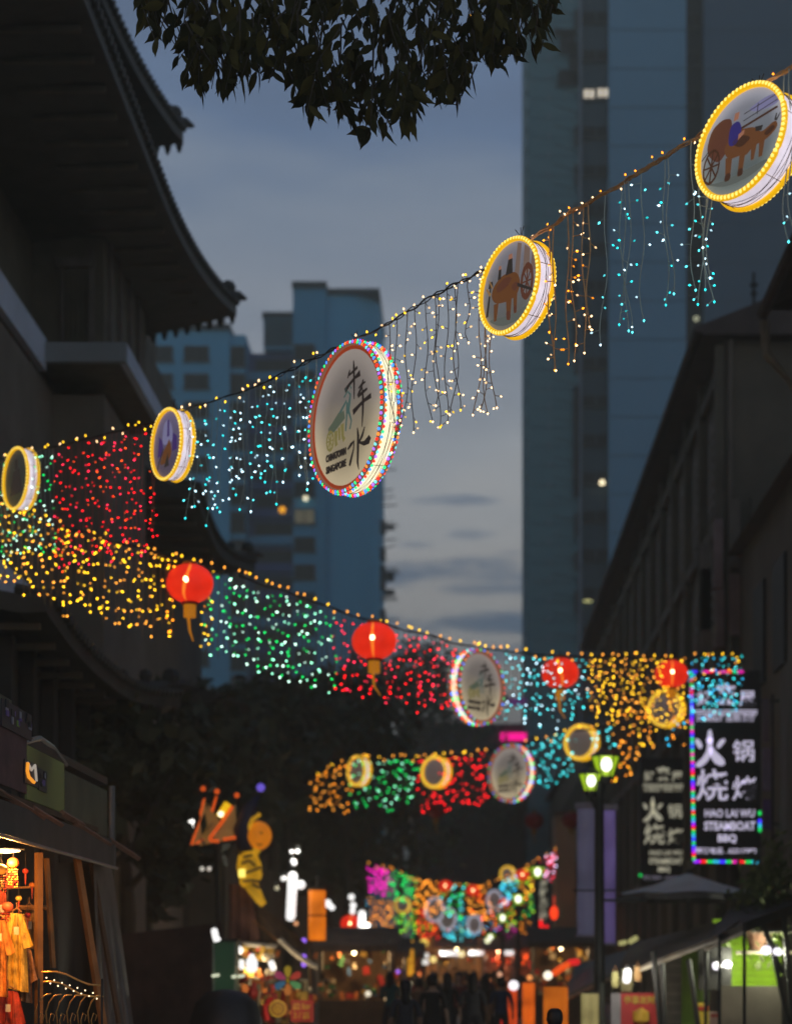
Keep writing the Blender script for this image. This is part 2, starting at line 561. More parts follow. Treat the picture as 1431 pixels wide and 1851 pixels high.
m = MB(O2); m.tube([(b2(1048), Y2 - .15, 5), (b2(1048), Y2 - .15, H2)], .12, 6); m.build('drain_pipe', M('pale_pipe', S(120, 135, 148), .6), t)
for (a, b_, c, d) in ((1000, 1042, 55, 68), (1012, 1038, 60, 100), (1008, 1044, 130, 158), (1028, 1044, 80, 150), (1030, 1046, 470, 560), (1036, 1046, 700, 900), (1034, 1045, 575, 640)):
    m = MB(O2); m.box((b2(a), Y2 - .35, z2(d)), (b2(b_), Y2 - .3, z2(c))); m.build('hung_washing', M('dark_cloth', (.03, .03, .035), .9), t)
for (px, py, nm, c) in ((1089, 868, 'warm', S(255, 235, 190)), (1260, 570, 'dim', S(170, 170, 140))):
    m = MB(O2); m.ball((b2(px), Y2 - .2 + .9, z2(py)), .2, 8, 5); m.build('corridor_lamp', E('corridor_lamp_' + nm, c, 2.5 if nm == 'warm' else 1.2), t)
m = MB(O2); m.box((b2(1056), Y2 + .95, z2(1083)), (b2(1071), Y2 + 1.1, z2(1077))); m.build('corridor_lamp', E('corridor_tube', S(230, 225, 150), 1.1), t)

# ---- far low buildings closing the street: dark base, and a neon strip
t = thing('podium_building', 'low dark building at the far end with a magenta neon strip under its roof', 'building', (2, 150, 0))
m = MB((2, 150, 0)); m.box((-4, 150, 0), (4.45, 160, z2(1290))); m.build('wall', M('podium_wall', (.07, .05, .06), .9), t)
m = MB((2, 150, 0)); m.box(tuple(P(905, 1338, 149.5)), tuple(P(955, 1325, 149.5) + Vector((0, .3, 0)))); m.build('glow_strip', E('magenta_neon', (1.0, .0, .28), 1.5, True), t)
m = MB((2, 150, 0)); m.box(tuple(P(912, 1275, 149.5)), tuple(P(952, 1262, 149.5) + Vector((0, .3, 0)))); m.build('glow_strip', E('purple_wall_glow', S(110, 40, 130), .5), t)  # purple glow on the wall, painted as an emitting slab
for k in range(6):
    m = MB((2, 150, 0)); m.box((-3.4 + k * 1.3, 149.8, 6.0), (-2.6 + k * 1.3, 149.98, 7.6)); m.build('window', mt_glass, t)
# lit gate / market building under the far lights
t = thing('market_hall', 'warmly lit market front closing the street under the coloured lights', 'building', (0, 120, 0))
m = MB((0, 120, 0)); m.box(tuple(P(770, 1790, 121)), tuple(P(900, 1695, 121) + Vector((0, 3, 0)))); m.build('wall', E('shop_front_glow', S(150, 88, 40), .75, base=(.3, .2, .1), var=.5, scale=.9), t)  # warm lamplight on the wall painted in as mottled emission
m = MB((0, 120, 0)); m.box(tuple(P(762, 1694, 120.2)), tuple(P(910, 1684, 120.2) + Vector((0, 3.4, 0)))); m.build('fascia', M('brown_fascia', (.12, .07, .04), .8), t)
for k, px in enumerate((778, 806, 838, 868, 896)):
    m = MB((0, 120, 0)); m.box(tuple(P(px, 1790, 120.8)), tuple(P(px + 3, 1695, 120.8) + Vector((0, .15, 0)))); m.build('pillar', M('dark_pillar', (.06, .04, .03), .8), t)

# ================================================================== temple on the left
mt_temple = M('temple_dark_timber', (.14, .125, .09), .85, .3, 1.2, .2)
mt_tile = M('temple_roof_tile', (.07, .068, .055), .6, .3, 2.0, .2)
mt_wall = M('temple_wall', (.20, .17, .13), .9, .2, .8)
mt_fascia = M('temple_pale_fascia', S(205, 218, 235), .8, .12, .7)
mt_soffit = M('temple_soffit', (.16, .15, .115), .9, .2)
OT = Vector((-9, 44, 0))
t = thing('temple', 'dark multi-tiered temple with upswept tiled eaves, on the left of the street', 'temple', OT)
def tb(a, b, name, mat):
    m = MB(OT); m.box(a, b); return m.build(name, mat, t)
# main body set back, projecting bay, and upper storeys
tb((-30, 12, 0), (-8.46, 64, 13.4), 'wall', mt_wall)
tb((-8.459, 41, 0), (-7.42, 46.3, 13.4), 'wall', mt_wall)
tb((-30, 14, 13.401), (-8.9, 62, 19.0), 'wall', mt_temple)
tb((-8.899, 41, 14.35), (-7.42, 46.3, 17.9), 'wall', mt_temple)
tb((-30, 16, 19.001), (-9.3, 60, 26), 'wall', mt_temple)
# balcony slab with pale fascia: street side, projecting bay front, bay side
def zt(py, y): return EYE + (VY - py) / F * y
zb, zu = zt(657, 40), zt(622, 40)
tb((-30, 12, zb + .02), (-8.56, 39.9, zu - .02), 'balcony_slab', mt_soffit)
tb((-8.55, 12, zb - .15), (-8.40, 40.0, zu + .1), 'balcony_fascia', mt_fascia)
tb((-8.42, 39.86, zb), (-6.78, 40.0, zu), 'balcony_fascia', M('temple_front_fascia', S(150, 158, 160), .8, .12, .7))
tb((-8.55, 40.01, zb + .02), (-6.93, 45.4, zu - .02), 'balcony_slab', mt_soffit)
tb((-6.92, 40.01, zb), (-6.77, 45.4, zu), 'balcony_fascia', mt_fascia)
# balustrade posts, railing, brackets of the balcony
for k in range(0):
    tb((-8.35 + k * .22, 39.9, zu + .03), (-8.29 + k * .22, 39.96, zu + .85), 'baluster', mt_temple)
for k in range(0):
    tb((-6.9, 40.3 + k * .36, zu + .03), (-6.83, 40.36 + k * .36, zu + .85), 'baluster', mt_temple)
# door and lattice of the bay front (faint in the dusk)
tb((-8.30, 40.90, zu + .3), (-8.24, 40.99, 16.2), 'door_frame', M('temple_frame', (.16, .14, .12), .8))
tb((-7.72, 40.90, zu + .3), (-7.62, 40.99, 16.4), 'door_frame', M('temple_frame', (.16, .14, .12), .8))
tb((-8.40, 40.86, 16.0), (-7.60, 40.98, 16.18), 'lintel', M('temple_frame', (.16, .14, .12), .8))
for k in range(5):
    tb((-8.18 + k * .1, 40.93, zu + .3), (-8.15 + k * .1, 40.985, 15.9), 'lattice_bar', mt_temple)
tb((-8.44, 40.8, 16.9), (-7.4, 40.99, 17.3), 'beam', mt_temple)
for k in range(4):
    tb((-7.41, 41.4 + k * 1.2, zu + .1), (-7.33, 41.55 + k * 1.2, 17.6), 'column', M('temple_frame', (.16, .14, .12), .8))

def eave_roof(xe, ze, y0, y1, xr, rise, up, name='roof', tile_far=True, upy=7.0):
    """upswept tiled roof: street eave at xe from y0 to y1, slope up to x=xr; corners lifted by up"""
    N, K = 40, 6
    top = []; m = MB(OT)
    def lift(y, v):
        e = max(0, 1 - (y1 - y) / upy) ** 2.2 + max(0, 1 - (y - y0) / upy) ** 2.2
        return up * e * (1 - v) ** 1.5
    def out(y, v):
        return .45 * max(0, 1 - (y1 - y) / upy) ** 2 * (1 - v)
    vs = []
    for i in range(N + 1):
        y = y0 + (y1 - y0) * i / N
        for j in range(K + 1):
            v = j / K
            yy = y1 - (y1 - y) if i < N else y1
            hip = max(0, v * abs(xr - xe) - (y1 - y)) if tile_far else 0
            x = xe + out(y, v) + (xr - xe) * v
            zz = ze + rise * (v ** 1.7) + lift(y, v)
            if hip > 0: x += hip * (1 if xr < xe else -1) * 0  # straight gable end
            vs.append((x, yy, zz))
    M_ = len(vs)
    fs = []
    for i in range(N):
        for j in range(K):
            a = i * (K + 1) + j
            fs.append((a, a + 1, a + K + 2, a + K + 1))
            fs.append((M_ + a, M_ + a + K + 1, M_ + a + K + 2, M_ + a + 1))
    lo = [(x, y, z - .28) for x, y, z in vs]
    for i in range(N):
        a = i * (K + 1)
        fs.append((a, a + K + 1, M_ + a + K + 1, M_ + a))
    for j in range(K):
        a = N * (K + 1) + j
        fs.append((a, a + 1, M_ + a + 1, M_ + a)); fs.append((j, M_ + j, M_ + j + 1, j + 1))
    m.add(vs + lo, fs)
    r = m.build(name, mt_tile, t)
    # street-side row of tile ends, small teeth
    tm = MB(OT)
    n = int((y1 - y0) / .30)
    for i in range(n):
        y = y0 + (y1 - y0) * (i + .5) / n
        tm.tube([(xe + out(y, 0) - .5, y, ze + lift(y, 0) + .12), (xe + out(y, 0) + .10, y, ze + lift(y, 0) + .01)], .085, 6)
    o = tm.build('tile_row', mt_tile, r); o['kind'] = 'stuff'
    # far gable-side eave: fan of single tile ends, far corner carries the ridge ornament
    pt = MB(); pt.tube([(0, -.5, .05), (0, .22, -.06)], .075, 8); pt.add([(-.1, .2, .04), (.1, .2, .04), (.03, .2, -.2), (-.03, .2, -.2), (-.1, .25, .04), (.1, .25, .04), (.03, .25, -.2), (-.03, .25, -.2)], [(0, 1, 2, 3), (7, 6, 5, 4), (0, 3, 7, 4), (1, 5, 6, 2), (0, 4, 5, 1), (3, 2, 6, 7)])
    proto = pt.build('roof_tile', mt_tile, None)
    W = abs(xr - xe)
    cnt = int(W / .235)
    for k in range(cnt):
        v = (k + .5) / cnt
        pos = Vector((xe + out(y1, v) + (xr - xe) * v, y1 + .02, ze + rise * (v ** 1.7) + lift(y1, v) - .18)) - OT
        if k == 0:
            o = proto; o.parent = r; o.location = pos
        else:
            o = place(proto, pos, r)
    c = Vector((xe + out(y1, 0), y1, ze + lift(y1, 0)))
    rm = MB(OT)
    rm.tube([c + Vector((-1.6, -1.6, -.05)), c + Vector((-.5, -.5, .05)), c + Vector((.05, .05, .2)), c + Vector((.22, .15, .16))], [.16, .15, .12, .04], 6)
    rm.ball(c + Vector((-.18, -.18, .32)), .19, 6, 4); rm.ball(c + Vector((-.62, -.62, .28)), .14, 6, 4); rm.ball(c + Vector((-1.0, -1.0, .24)), .12, 6, 4)
    rm.build('ridge_ornament', mt_tile, t)
    # rafters under the eave
    rf = MB(); rf.box((-1.5, -.05, -.1), (.0, .05, 0)); rp = rf.build('rafter', mt_temple, None)
    cnt = int((y1 - y0) / 1.1)
    for k in range(cnt):
        y = y0 + .5 + k * 1.1
        pos = Vector((xe - .2, y, ze + lift(y, 0) - .30)) - OT
        if k == 0: rp.parent = r; rp.location = pos; 
        else: place(rp, pos, r)
    return r
# lower of the two big roofs, corner seen at (420, 545), and the one above it at (335, 215)
eave_roof(-5.95, 17.0, 16, 48, -9.6, -.25, .62, upy=9)
eave_roof(-6.95, 20.4, 14, 46, -10.8, .3, .55, upy=9)
# gable walls under the roofs closing them off
tb((-9.3, 46.31, 13.401), (-8.9, 47.6, 17.0), 'wall', mt_temple)
# rising roof bodies hidden behind the eaves
for (x, z, h, y1) in ((-9.8, 17.3, 3.6, 46.5), (-11.0, 21.2, 5.0, 45)):
    m = MB(OT)
    m.add([(x, 16, z), (x, y1, z), (x - 9, y1 - 6, z + h), (x - 9, 16, z + h), (x - 18, y1, z), (x - 18, 16, z)],
          [(0, 1, 2, 3), (1, 4, 2), (3, 2, 4, 5), (0, 3, 5), (0, 5, 4, 1)])
    m.build('roof', mt_tile, t)
# low pavilion roofs farther along
OT2 = Vector((-8.5, 57, 0))
t2 = thing('temple_pavilion', 'black pavilion roof with an upturned corner beyond the temple, behind the hanging lights', 'pavilion', OT2)
tsave, t = t, t2
OTs, OT = OT, OT2
eave_roof(-6.35, 12.55, 47, 56, -9.6, 1.7, .5, upy=6)
m = MB(OT); m.box((-16, 47.5, 0), (-8.0, 55.5, 12.6)); m.build('wall', mt_wall, t2)
m = MB(OT); m.add([(-6.5, 47, 12.7), (-6.5, 56, 12.7), (-11.5, 54, 16.6), (-11.5, 49, 16.6), (-16, 56, 12.7), (-16, 47, 12.7)], [(0, 1, 2, 3), (1, 4, 2), (3, 2, 4, 5), (0, 3, 5), (0, 5, 4, 1)]); m.build('roof', mt_tile, t2)
t = tsave; OT = OTs
OT3 = Vector((-8.5, 37, 0))
t3 = thing('gate_pavilion', 'low dark tiled roof before the temple base with pale fascia boards', 'pavilion', OT3)
OT = OT3; t = t3
eave_roof(-6.3, 6.9, 30, 41, -8.8, 1.5, .35, upy=5)
m = MB(OT); m.box((-9.5, 30, 0), (-7.3, 40.6, 6.8)); m.build('wall', M('near_black_wall', (.05, .05, .045), .9), t3)  # wall colour simply set nearly black
def tb3(a, b, nm, mt):
    m = MB(OT3); m.box(a, b); m.build(nm, mt, t3)
tb3((-7.25, 30.5, 7.3), (-7.1, 33.6, 7.85), 'fascia', mt_fascia)
tb3((-7.64, 33.6, 7.4), (-7.28, 33.75, 8.0), 'fascia', mt_fascia)
for k in range(6):
    tb3((-7.28, 31 + k * 1.6, 0.1), (-7.05, 31.25 + k * 1.6, 6.8), 'column', M('near_black_wall', (.05, .05, .045), .9))
t = tsave; OT = OTs

# ================================================================== shophouse rows on the right
mt_shop = M('shophouse_dark_wall', (.14, .12, .085), .9, .25, .6, .15)
mt_shop2 = M('shophouse_olive_wall', (.135, .118, .082), .9, .3, .6, .15)
mt_roof = M('clay_roof_dark', (.08, .06, .05), .85, .3, 1.5, .3)
mt_shut = M('maroon_shutter', (.24, .16, .14), .7, .2, 2)
mt_shut2 = M('umber_shutter', (.155, .125, .09), .7, .2, 2)
OB = Vector((7, 52, 0))
t = thing('shophouse_row', 'long dark shophouse row whose eave slants down towards the street end, with tall shutters', 'building', OB)
def sb(a, b, name, mat, par=None):
    m = MB(OB); m.box(a, b); return m.build(name, mat, par or t)
EH, EX = 17.9, 6.0
sb((6.6, 50.9, 0), (30, 100, EH - .1), 'wall', mt_shop)
m = MB(OB)
m.add([(EX, 50.4, EH), (EX, 101, EH), (14, 101, EH + 3.2), (14, 50.4, EH + 3.2), (24, 101, EH), (24, 50.4, EH), (EX, 50.4, EH - .25), (EX, 101, EH - .25), (24, 101, EH - .25), (24, 50.4, EH - .25)],
      [(0, 3, 2, 1), (3, 5, 4, 2), (0, 1, 7, 6), (6, 7, 8, 9), (0, 6, 9, 5, 3), (1, 2, 4, 8, 7), (5, 9, 8, 4)])
m.build('roof', mt_roof, t)
m = MB(OB); m.tube([(EX - .1, 50.4, EH - .1), (EX - .1, 101, EH - .1)], .11, 6); m.build('gutter', mt_roof, t)
# storey ledges on the street face
for z in (4.4, 8.6, 12.8, 16.6):
    sb((6.42, 50.9, z), (6.599, 100, z + .3), 'ledge', mt_shop2)
# pilasters and shuttered windows on the street face
sh = MB(); sh.box((-.06, -.42, -1.25), (0, .42, 1.25))
for k in range(7): sh.box((-.09, -.38, -1.1 + k * .32), (-.06, .38, -.95 + k * .32))
sh0 = sh.build('shutter', mt_shut2, None)
k = 0
for y in [52.5 + 3.6 * i for i in range(13)]:
    sb((6.38, y - 1.75, .2), (6.60, y - 1.45, EH - .4), 'pilaster', mt_shop2)
    for z in (6.6, 10.8, 14.8):
        for dy in (-.55, .45):
            if y > 80: continue
            if k == 0: sh0.parent = t; sh0.location = Vector((6.6, y + dy, z)) - OB
            else: place(sh0, Vector((6.6, y + dy, z)) - OB, t)
            k += 1
# camera-facing gable: tall faintly red shutters
for (a, b_, c, d, mt) in ((1289, 1305, 940, 1065, mt_shut), (1292, 1307, 1068, 1170, mt_shut), (1316, 1336, 905, 1030, mt_shut2), (1316, 1337, 1040, 1150, mt_shut), (1266, 1280, 985, 1140, mt_shut2),
                          (1244, 1256, 1030, 1180, mt_shut2), (1356, 1378, 900, 1080, mt_shop2)):
    x0, x1 = (a - VX) / F * 50.7, (b_ - VX) / F * 50.7
    m = MB(OB); m.box((max(x0, 6.0), 50.55, zt(d, 50.7)), (max(x1, 6.25), 50.75, zt(c, 50.7))); o = m.build('shutter', mt, t)
m = MB(OB); m.tube([(6.75, 50.7, 0.2), (6.75, 50.7, EH - .3)], .08, 6); m.build('drain_pipe', mt_shut2, t)
# terrace beyond, lower
OB2 = Vector((7, 120, 0))
t = thing('terrace_house', 'lower far terrace continuing the shophouse row down to the market', 'building', OB2)
m = MB(OB2); m.box((6.1, 101.2, 0), (20, 143, 13.4)); m.build('wall', mt_shop2, t)
m = MB(OB2); m.add([(5.7, 101.1, 13.5), (5.7, 143, 13.5), (12, 143, 16), (12, 101.1, 16), (20, 143, 13.5), (20, 101.1, 13.5)], [(0, 3, 2, 1), (3, 5, 4, 2), (0, 5, 3), (1, 2, 4), (0, 1, 4, 5)]); m.build('roof', mt_roof, t)
for y in range(104, 142, 4):
    for z in (5.5, 9.6):
        m = MB(OB2); m.box((6.02, y, z), (6.1, y + 1.4, z + 2)); m.build('window', mt_glass, t)
# near building: dark, its eave corner at (1385, 545)
OB3 = Vector((8, 36, 0))
t = thing('near_shophouse', 'black near shophouse corner with a gutter and sloping eave at the right edge', 'building', OB3)
m = MB(OB3); m.box((6.75, 24, 0), (20, 38.2, 14.2)); m.build('wall', mt_shop, t)
m = MB(OB3)
m.add([(5.8, 22, 14.35), (5.8, 38.6, 14.35), (12, 38.6, 17.4), (12, 22, 17.4), (20, 38.6, 14.35), (20, 22, 14.35), (5.8, 22, 14.1), (5.8, 38.6, 14.1)],
      [(0, 3, 2, 1), (3, 5, 4, 2), (0, 1, 7, 6), (1, 2, 4), (0, 5, 3)])
m.build('roof', mt_roof, t)
m = MB(OB3); m.tube([(5.8, 38.6, 14.15), (5.85, 38.6, 13.5), (6.7, 38.5, 12.4), (6.72, 38.5, 10)], .10, 6); m.build('drain_pipe', M('pale_pipe_dim', (.28, .22, .14), .7), t)
m = MB(OB3); m.tube([(5.74, 22, 14.28), (5.74, 38.6, 14.28)], .1, 6); m.build('gutter', mt_roof, t)
for y in (27, 31, 35):
    m = MB(OB3); m.box((6.69, y, 8), (6.75, y + 1.5, 10.5)); m.build('window', mt_glass, t)
# middle low building that carries the steamboat signs
OB4 = Vector((8, 44, 0))
t = thing('restaurant_house', 'dark two-storey restaurant building behind the upright black steamboat sign', 'building', OB4)
m = MB(OB4); m.box((6.95, 38.7, 0), (20, 50.3, 12.0)); m.build('wall', mt_shop, t)
m = MB(OB4); m.add([(6.6, 38.7, 12), (6.6, 50.3, 12), (13, 50.3, 15), (13, 38.7, 15), (20, 50.3, 12), (20, 38.7, 12)], [(0, 3, 2, 1), (3, 5, 4, 2), (0, 5, 3), (1, 2, 4), (0, 1, 4, 5)]); m.build('roof', mt_roof, t)
for y in (40, 43, 46):
    m = MB(OB4); m.box((6.88, y, 8.2), (6.95, y + 1.6, 10.6)); m.build('window', mt_glass, t)
# mast on the far roof
m = MB(); m.tube([P(1362, 556, 60), P(1362, 492, 60)], .05, 5); m.tube([P(1355, 515, 60), P(1369, 515, 60)], .07, 5); m.ball(P(1362, 530, 60), .11, 6, 4)
tag(m.build('antenna', M('dark_metal', (.02, .02, .02), .6)), 'thin aerial with a short crossbar on the dark shophouse roof', 'antenna')

# left street row beyond the temple
OL = Vector((-8, 90, 0))
t = thing('left_shophouse_row', 'unlit shophouse row down the left side behind the street trees', 'building', OL)
m = MB(OL); m.box((-22, 60, 0), (-7.2, 150, 9.5)); m.build('wall', mt_shop2, t)
m = MB(OL); m.add([(-6.6, 60, 9.6), (-6.6, 150, 9.6), (-14, 150, 12), (-14, 60, 12), (-22, 150, 9.6), (-22, 60, 9.6)], [(0, 1, 2, 3), (3, 2, 4, 5), (0, 3, 5), (1, 4, 2), (0, 5, 4, 1)]); m.build('roof', mt_roof, t)
for y in range(63, 146, 5):
    for z in (5.2,):
        m = MB(OL); m.box((-7.2, y, z), (-7.12, y + 1.6, z + 2)); m.build('window', mt_glass, t)

MB.box = _box

# ================================================================== strings of lights across the street
def rgbn(c, k=1.0): return tuple(min(1.0, x * k) for x in c)
C_WARM = ('warm_white', (1.0, .62, .30)); C_AMB = ('amber', (1.0, .30, .012)); C_YEL = ('yellow', (1.0, .56, .015)); C_ICE = ('ice_white', (.55, .85, 1.0))
C_TEAL = ('teal', (.015, .50, .52)); C_AQUA = ('aqua', (.08, .68, .74)); C_RED = ('red', (1.0, .006, .012)); C_ROSE = ('rose', (1.0, .02, .07)); C_ORED = ('orange_red', (1.0, .08, .006))
C_GRN = ('green', (.0, .55, .09)); C_MINT = ('mint', (.30, .95, .60)); C_GWH = ('green_white', (.62, 1.0, .80)); C_MAG = ('magenta', (.80, .003, .42)); C_BLUE = ('blue', (.03, .25, .95)); C_LIME = ('lime', (.35, .75, .02))
C_CYAN = ('cyan', (.02, .42, .72)); C_GOLD = ('dim_gold', (.80, .30, .03)); C_LAV = ('lavender', (.7, .6, .9)); C_VIO = ('violet', (.35, .05, 1.0))
def bulb_mat(c, st):
    st = round(st, 1)
    return E('bulb_%s_%d' % (c[0], round(st * 10)), c[1], st)
mt_wire = M('transparent_wire', (.55, .45, .30), .4, .2)
mt_wire_d = M('dark_wire', (.05, .045, .04), .6, .2)
mt_cable = M('black_cable', (.03, .028, .025), .6, .2)

class Line:
    """overhead cable: what it looks like (px, py) and where it runs in plan (X,Y)->(X,Y)"""
    def __init__(s, pts, a, b):
        s.pts = sorted(pts); s.a = Vector(a); s.d = Vector(b) - Vector(a)
    def y(s, px):
        k = (px - VX) / F
        t = (s.a.x - k * s.a.y) / (k * s.d.y - s.d.x)
        return s.a.y + s.d.y * t
    def py(s, px):
        p = s.pts
        if px <= p[0][0]: q0, q1 = p[0], p[1]
        elif px >= p[-1][0]: q0, q1 = p[-2], p[-1]
        else:
            for i in range(len(p) - 1):
                if p[i][0] <= px <= p[i + 1][0]:
                    q0, q1 = p[i], p[i + 1]; break
        return q0[1] + (q1[1] - q0[1]) * (px - q0[0]) / (q1[0] - q0[0])
    def at(s, px, dpy=0): return P(px, s.py(px) + dpy, s.y(px))
    def m_per_px(s, px): return s.y(px) / F

L1 = Line([(1500, 85), (1431, 120), (1385, 150), (1270, 240), (1180, 296), (1110, 340), (1040, 378), (960, 432), (870, 490), (790, 530), (690, 592), (600, 632), (560, 652), (455, 702), (345, 737), (270, 765), (190, 785), (120, 803), (0, 830), (-60, 842)], (1.93, 13.7), (-5.87, 26.2))
L2 = Line([(-60, 870), (0, 905), (100, 948), (230, 985), (345, 1018), (440, 1045), (560, 1085), (610, 1104), (680, 1125), (740, 1140), (830, 1164), (868, 1172), (940, 1180), (1010, 1187), (1130, 1188), (1213, 1190), (1280, 1187), (1350, 1184), (1420, 1165)], (-4.04, 29), (4.2, 40.5))
L3 = Line([(520, 1440), (560, 1412), (600, 1386), (648, 1371), (783, 1370), (860, 1362), (920, 1350), (980, 1340), (1020, 1325), (1100, 1312), (1180, 1262), (1240, 1236), (1345, 1196), (1420, 1170)], (-4.51, 58), (4.89, 44))
F1 = Line([(620, 1545), (660, 1562), (705, 1572), (760, 1592), (810, 1602), (880, 1600), (930, 1582), (955, 1566), (1005, 1536), (1040, 1515)], (-4.3, 84), (4.0, 84))
F2 = Line([(620, 1612), (660, 1625), (720, 1636), (780, 1652), (840, 1658), (900, 1642), (960, 1612), (1010, 1575)], (-4.8, 104), (4.8, 102))
F3 = Line([(700, 1655), (745, 1664), (800, 1676), (860, 1680), (900, 1676), (960, 1664), (990, 1655)], (-4.5, 126), (4.5, 126))

def cable(line, pa, pb, label, r, bulbs, st, br, every, mt=None, extra=3):
    """the hanging cable itself with its own little bulbs"""
    o0 = line.at((pa + pb) / 2)
    t = thing('overhead_cable', label, 'cable', o0)
    m = MB(o0)
    n = 60
    for e in range(extra):
        ph = random.random() * 6
        m.tube([line.at(pa + (pb - pa) * i / n) + Vector((math.sin(i * .9 + ph + e) * r * 1.6, 0, math.cos(i * 1.1 + ph + e * 2) * r * 1.6)) for i in range(n + 1)], r * (1 if e == 0 else .55), 5, 0)
    m.build('wire', mt or mt_cable, t)
    st *= (1 if line is L1 else .62 if line is L2 else .55 if line is L3 else .42)
    b = MB(o0); px = pa; mats = [bulb_mat(c, st) for c in bulbs]
    w = MB(o0)
    while px < pb:
        p = line.at(px)
        d = Vector((random.uniform(-.5, .5), random.uniform(-.4, .4), random.choice([1, 1, .6, -.9]))).normalized()
        e = p + d * random.uniform(.02, .06) * (1 if line is L1 else 1.6)
        b.octa(e, br, d, 1.5, random.randrange(len(mats)))
        w.tube([p, e], r * .4, 4)
        px += every * random.uniform(.4, 1.6)
    o = b.build('bulbs', mats, t); o['kind'] = 'stuff'
    o = w.build('bulb_leads', mt_wire, t); o['kind'] = 'stuff'
    return t

def curtain(line, xs, length, cols, per0, br, st0, label, group, wr=.004, mt=None, lead=.045, wig=.02, top=6, fade=.35, k=1.5, thin=False):
    """curtain of hanging light strands. xs: where each strand hangs; length(px) in photograph px; cols: bulb colours; per: bulbs a strand"""
    pm = sum(xs) / len(xs)
    per = per0 * (.78 if line is L1 else .98 if line is L2 else .80 if line is L3 else .95)
    st = st0 * (.9 if line is L1 else .62 if line is L2 else .55 if line is L3 else .50)
    o0 = line.at(pm)
    t = thing('light_curtain', label, 'string lights', o0, 0, group)
    mats = [bulb_mat(c, st * s) for c in cols for s in (1.0, fade)]
    for px in xs:
        p0 = line.at(px)
        mpp = line.m_per_px(px)
        Lm = length(px) * mpp * (random.uniform(.86, 1.04) if not thin else random.uniform(.80, 1.06))
        n = max(6, int(Lm / .07)) if not thin else 6
        ph = random.random() * 6.28; ph2 = random.random() * 6.28
        curl = random.uniform(-1, 1)
        pts = []
        for i in range(n + 1):
            v = i / n
            a = wig * (.3 + v)
            pts.append(p0 + Vector((math.sin(v * 9 + ph) * a + curl * .05 * v ** 3, math.cos(v * 7 + ph2) * a, -Lm * v)))
        w = MB(p0); w.tube(pts, wr, 4 if thin else 5)
        b = MB(p0)
        z = Lm * top / max(40, length(px)) * random.uniform(.5, 1.6)
        step = Lm / per
        while z < Lm:
            v = z / Lm
            i = min(n - 1, int(v * n)); f_ = v * n - i
            q = pts[i].lerp(pts[i + 1], f_)
            a = random.uniform(0, 6.28)
            d = Vector((math.cos(a), math.sin(a) * .6, random.uniform(-.9, .5))).normalized()
            e = q + d * lead * random.uniform(.4, 1.3)
            if not thin: w.tube([q, e], wr * .7, 4)
            mi = random.randrange(len(cols)) * 2 + (1 if random.random() < .3 else 0)
            b.octa(e + d * br, br * random.uniform(.85, 1.15), d, k, mi)
            z += step * random.uniform(.45, 1.55)
        # bulb at the tip
        if not thin or random.random() < .35: b.octa(pts[-1], br, Vector((0, 0, 1)), k, random.randrange(len(cols)) * 2)
        w.o = p0; so = w.build('strand', mt or mt_wire, t); so.location = p0 - o0
        b.o = p0; bo = b.build('bulbs', mats, so); bo['kind'] = 'stuff'
    return t
def spread(a, b, n, j=.35):
    s = (b - a) / n
    return [a + s * (i + .5) + random.uniform(-j, j) * s for i in range(n)]
GR = 'coloured light curtains hanging over the street'

# ---- nearest string (L1), bulb light on its wires painted into their tinted colours
cable(L1, -55, 500, 'nearest overhead cable, left part, dotted with small yellow bulbs', .006, [C_YEL, C_WARM], 3.2, .012, 13)
cable(L1, 501, 960, 'nearest overhead cable, bare dark middle part with sparse warm bulbs', .0075, [C_WARM, C_YEL], 3.2, .010, 22)
cable(L1, 961, 1495, 'nearest overhead cable, bundled right part climbing to the corner', .008, [C_WARM, C_AMB], 3.4, .0085, 24, M('copper_wire_bundle', (.75, .42, .18), .5), 5)
A = [703, 716, 735, 750, 770, 786, 791, 808, 822, 826, 846]
curtain(L1, A, lambda px: 235 if px < 800 else (245 if px < 830 else 120), [C_WARM, C_WARM, C_YEL], 13, .0095, 4.0, 'warm white strands against the grey sky between the big disc and the second yellow disc', GR, .0042, M('umber_wire', (.16, .12, .09), .5), .05, .022)
curtain(L1, [868, 874, 880, 886], lambda px: 275, [C_WARM], 13, .0095, 4.0, 'bunched warm strands hanging low under the left edge of the second yellow disc', GR, .0045, M('brown_wire', (.40, .27, .16), .5), .045, .02)
curtain(L1, [992, 1000, 1026, 1034, 1053, 1064], lambda px: 275 - (px - 990) * .2, [C_AMB, C_WARM], 12, .0095, 4.0, 'amber strands beside the second yellow disc before the teal tower bay', GR, .006, M('copper_wire_bundle', (.75, .42, .18), .5), .05, .016)
curtain(L1, [1094, 1122, 1128, 1137, 1160, 1200, 1206, 1250], lambda px: 280, [C_AQUA, C_TEAL, C_ICE], 9, .0088, 4.0, 'sparse turquoise strands in front of the slate tower wall', GR, .004, M('green_tinted_wire', (.50, .56, .48), .5), .05, .02, top=30)
curtain(L1, [1266, 1272, 1278, 1284], lambda px: 310, [C_AQUA, C_ICE, C_TEAL], 13, .0088, 4.0, 'bunched turquoise strands under the left edge of the upper right disc', GR, .0045, M('green_tinted_wire', (.50, .56, .48), .5), .05, .02, top=110)
curtain(L1, [1418, 1427], lambda px: 300, [C_ICE, C_AQUA], 8, .0088, 4.0, 'short ice blue strands at the right edge below the upper right disc', GR, .0045, M('green_tinted_wire', (.50, .56, .48), .5), .05, .02, top=170)
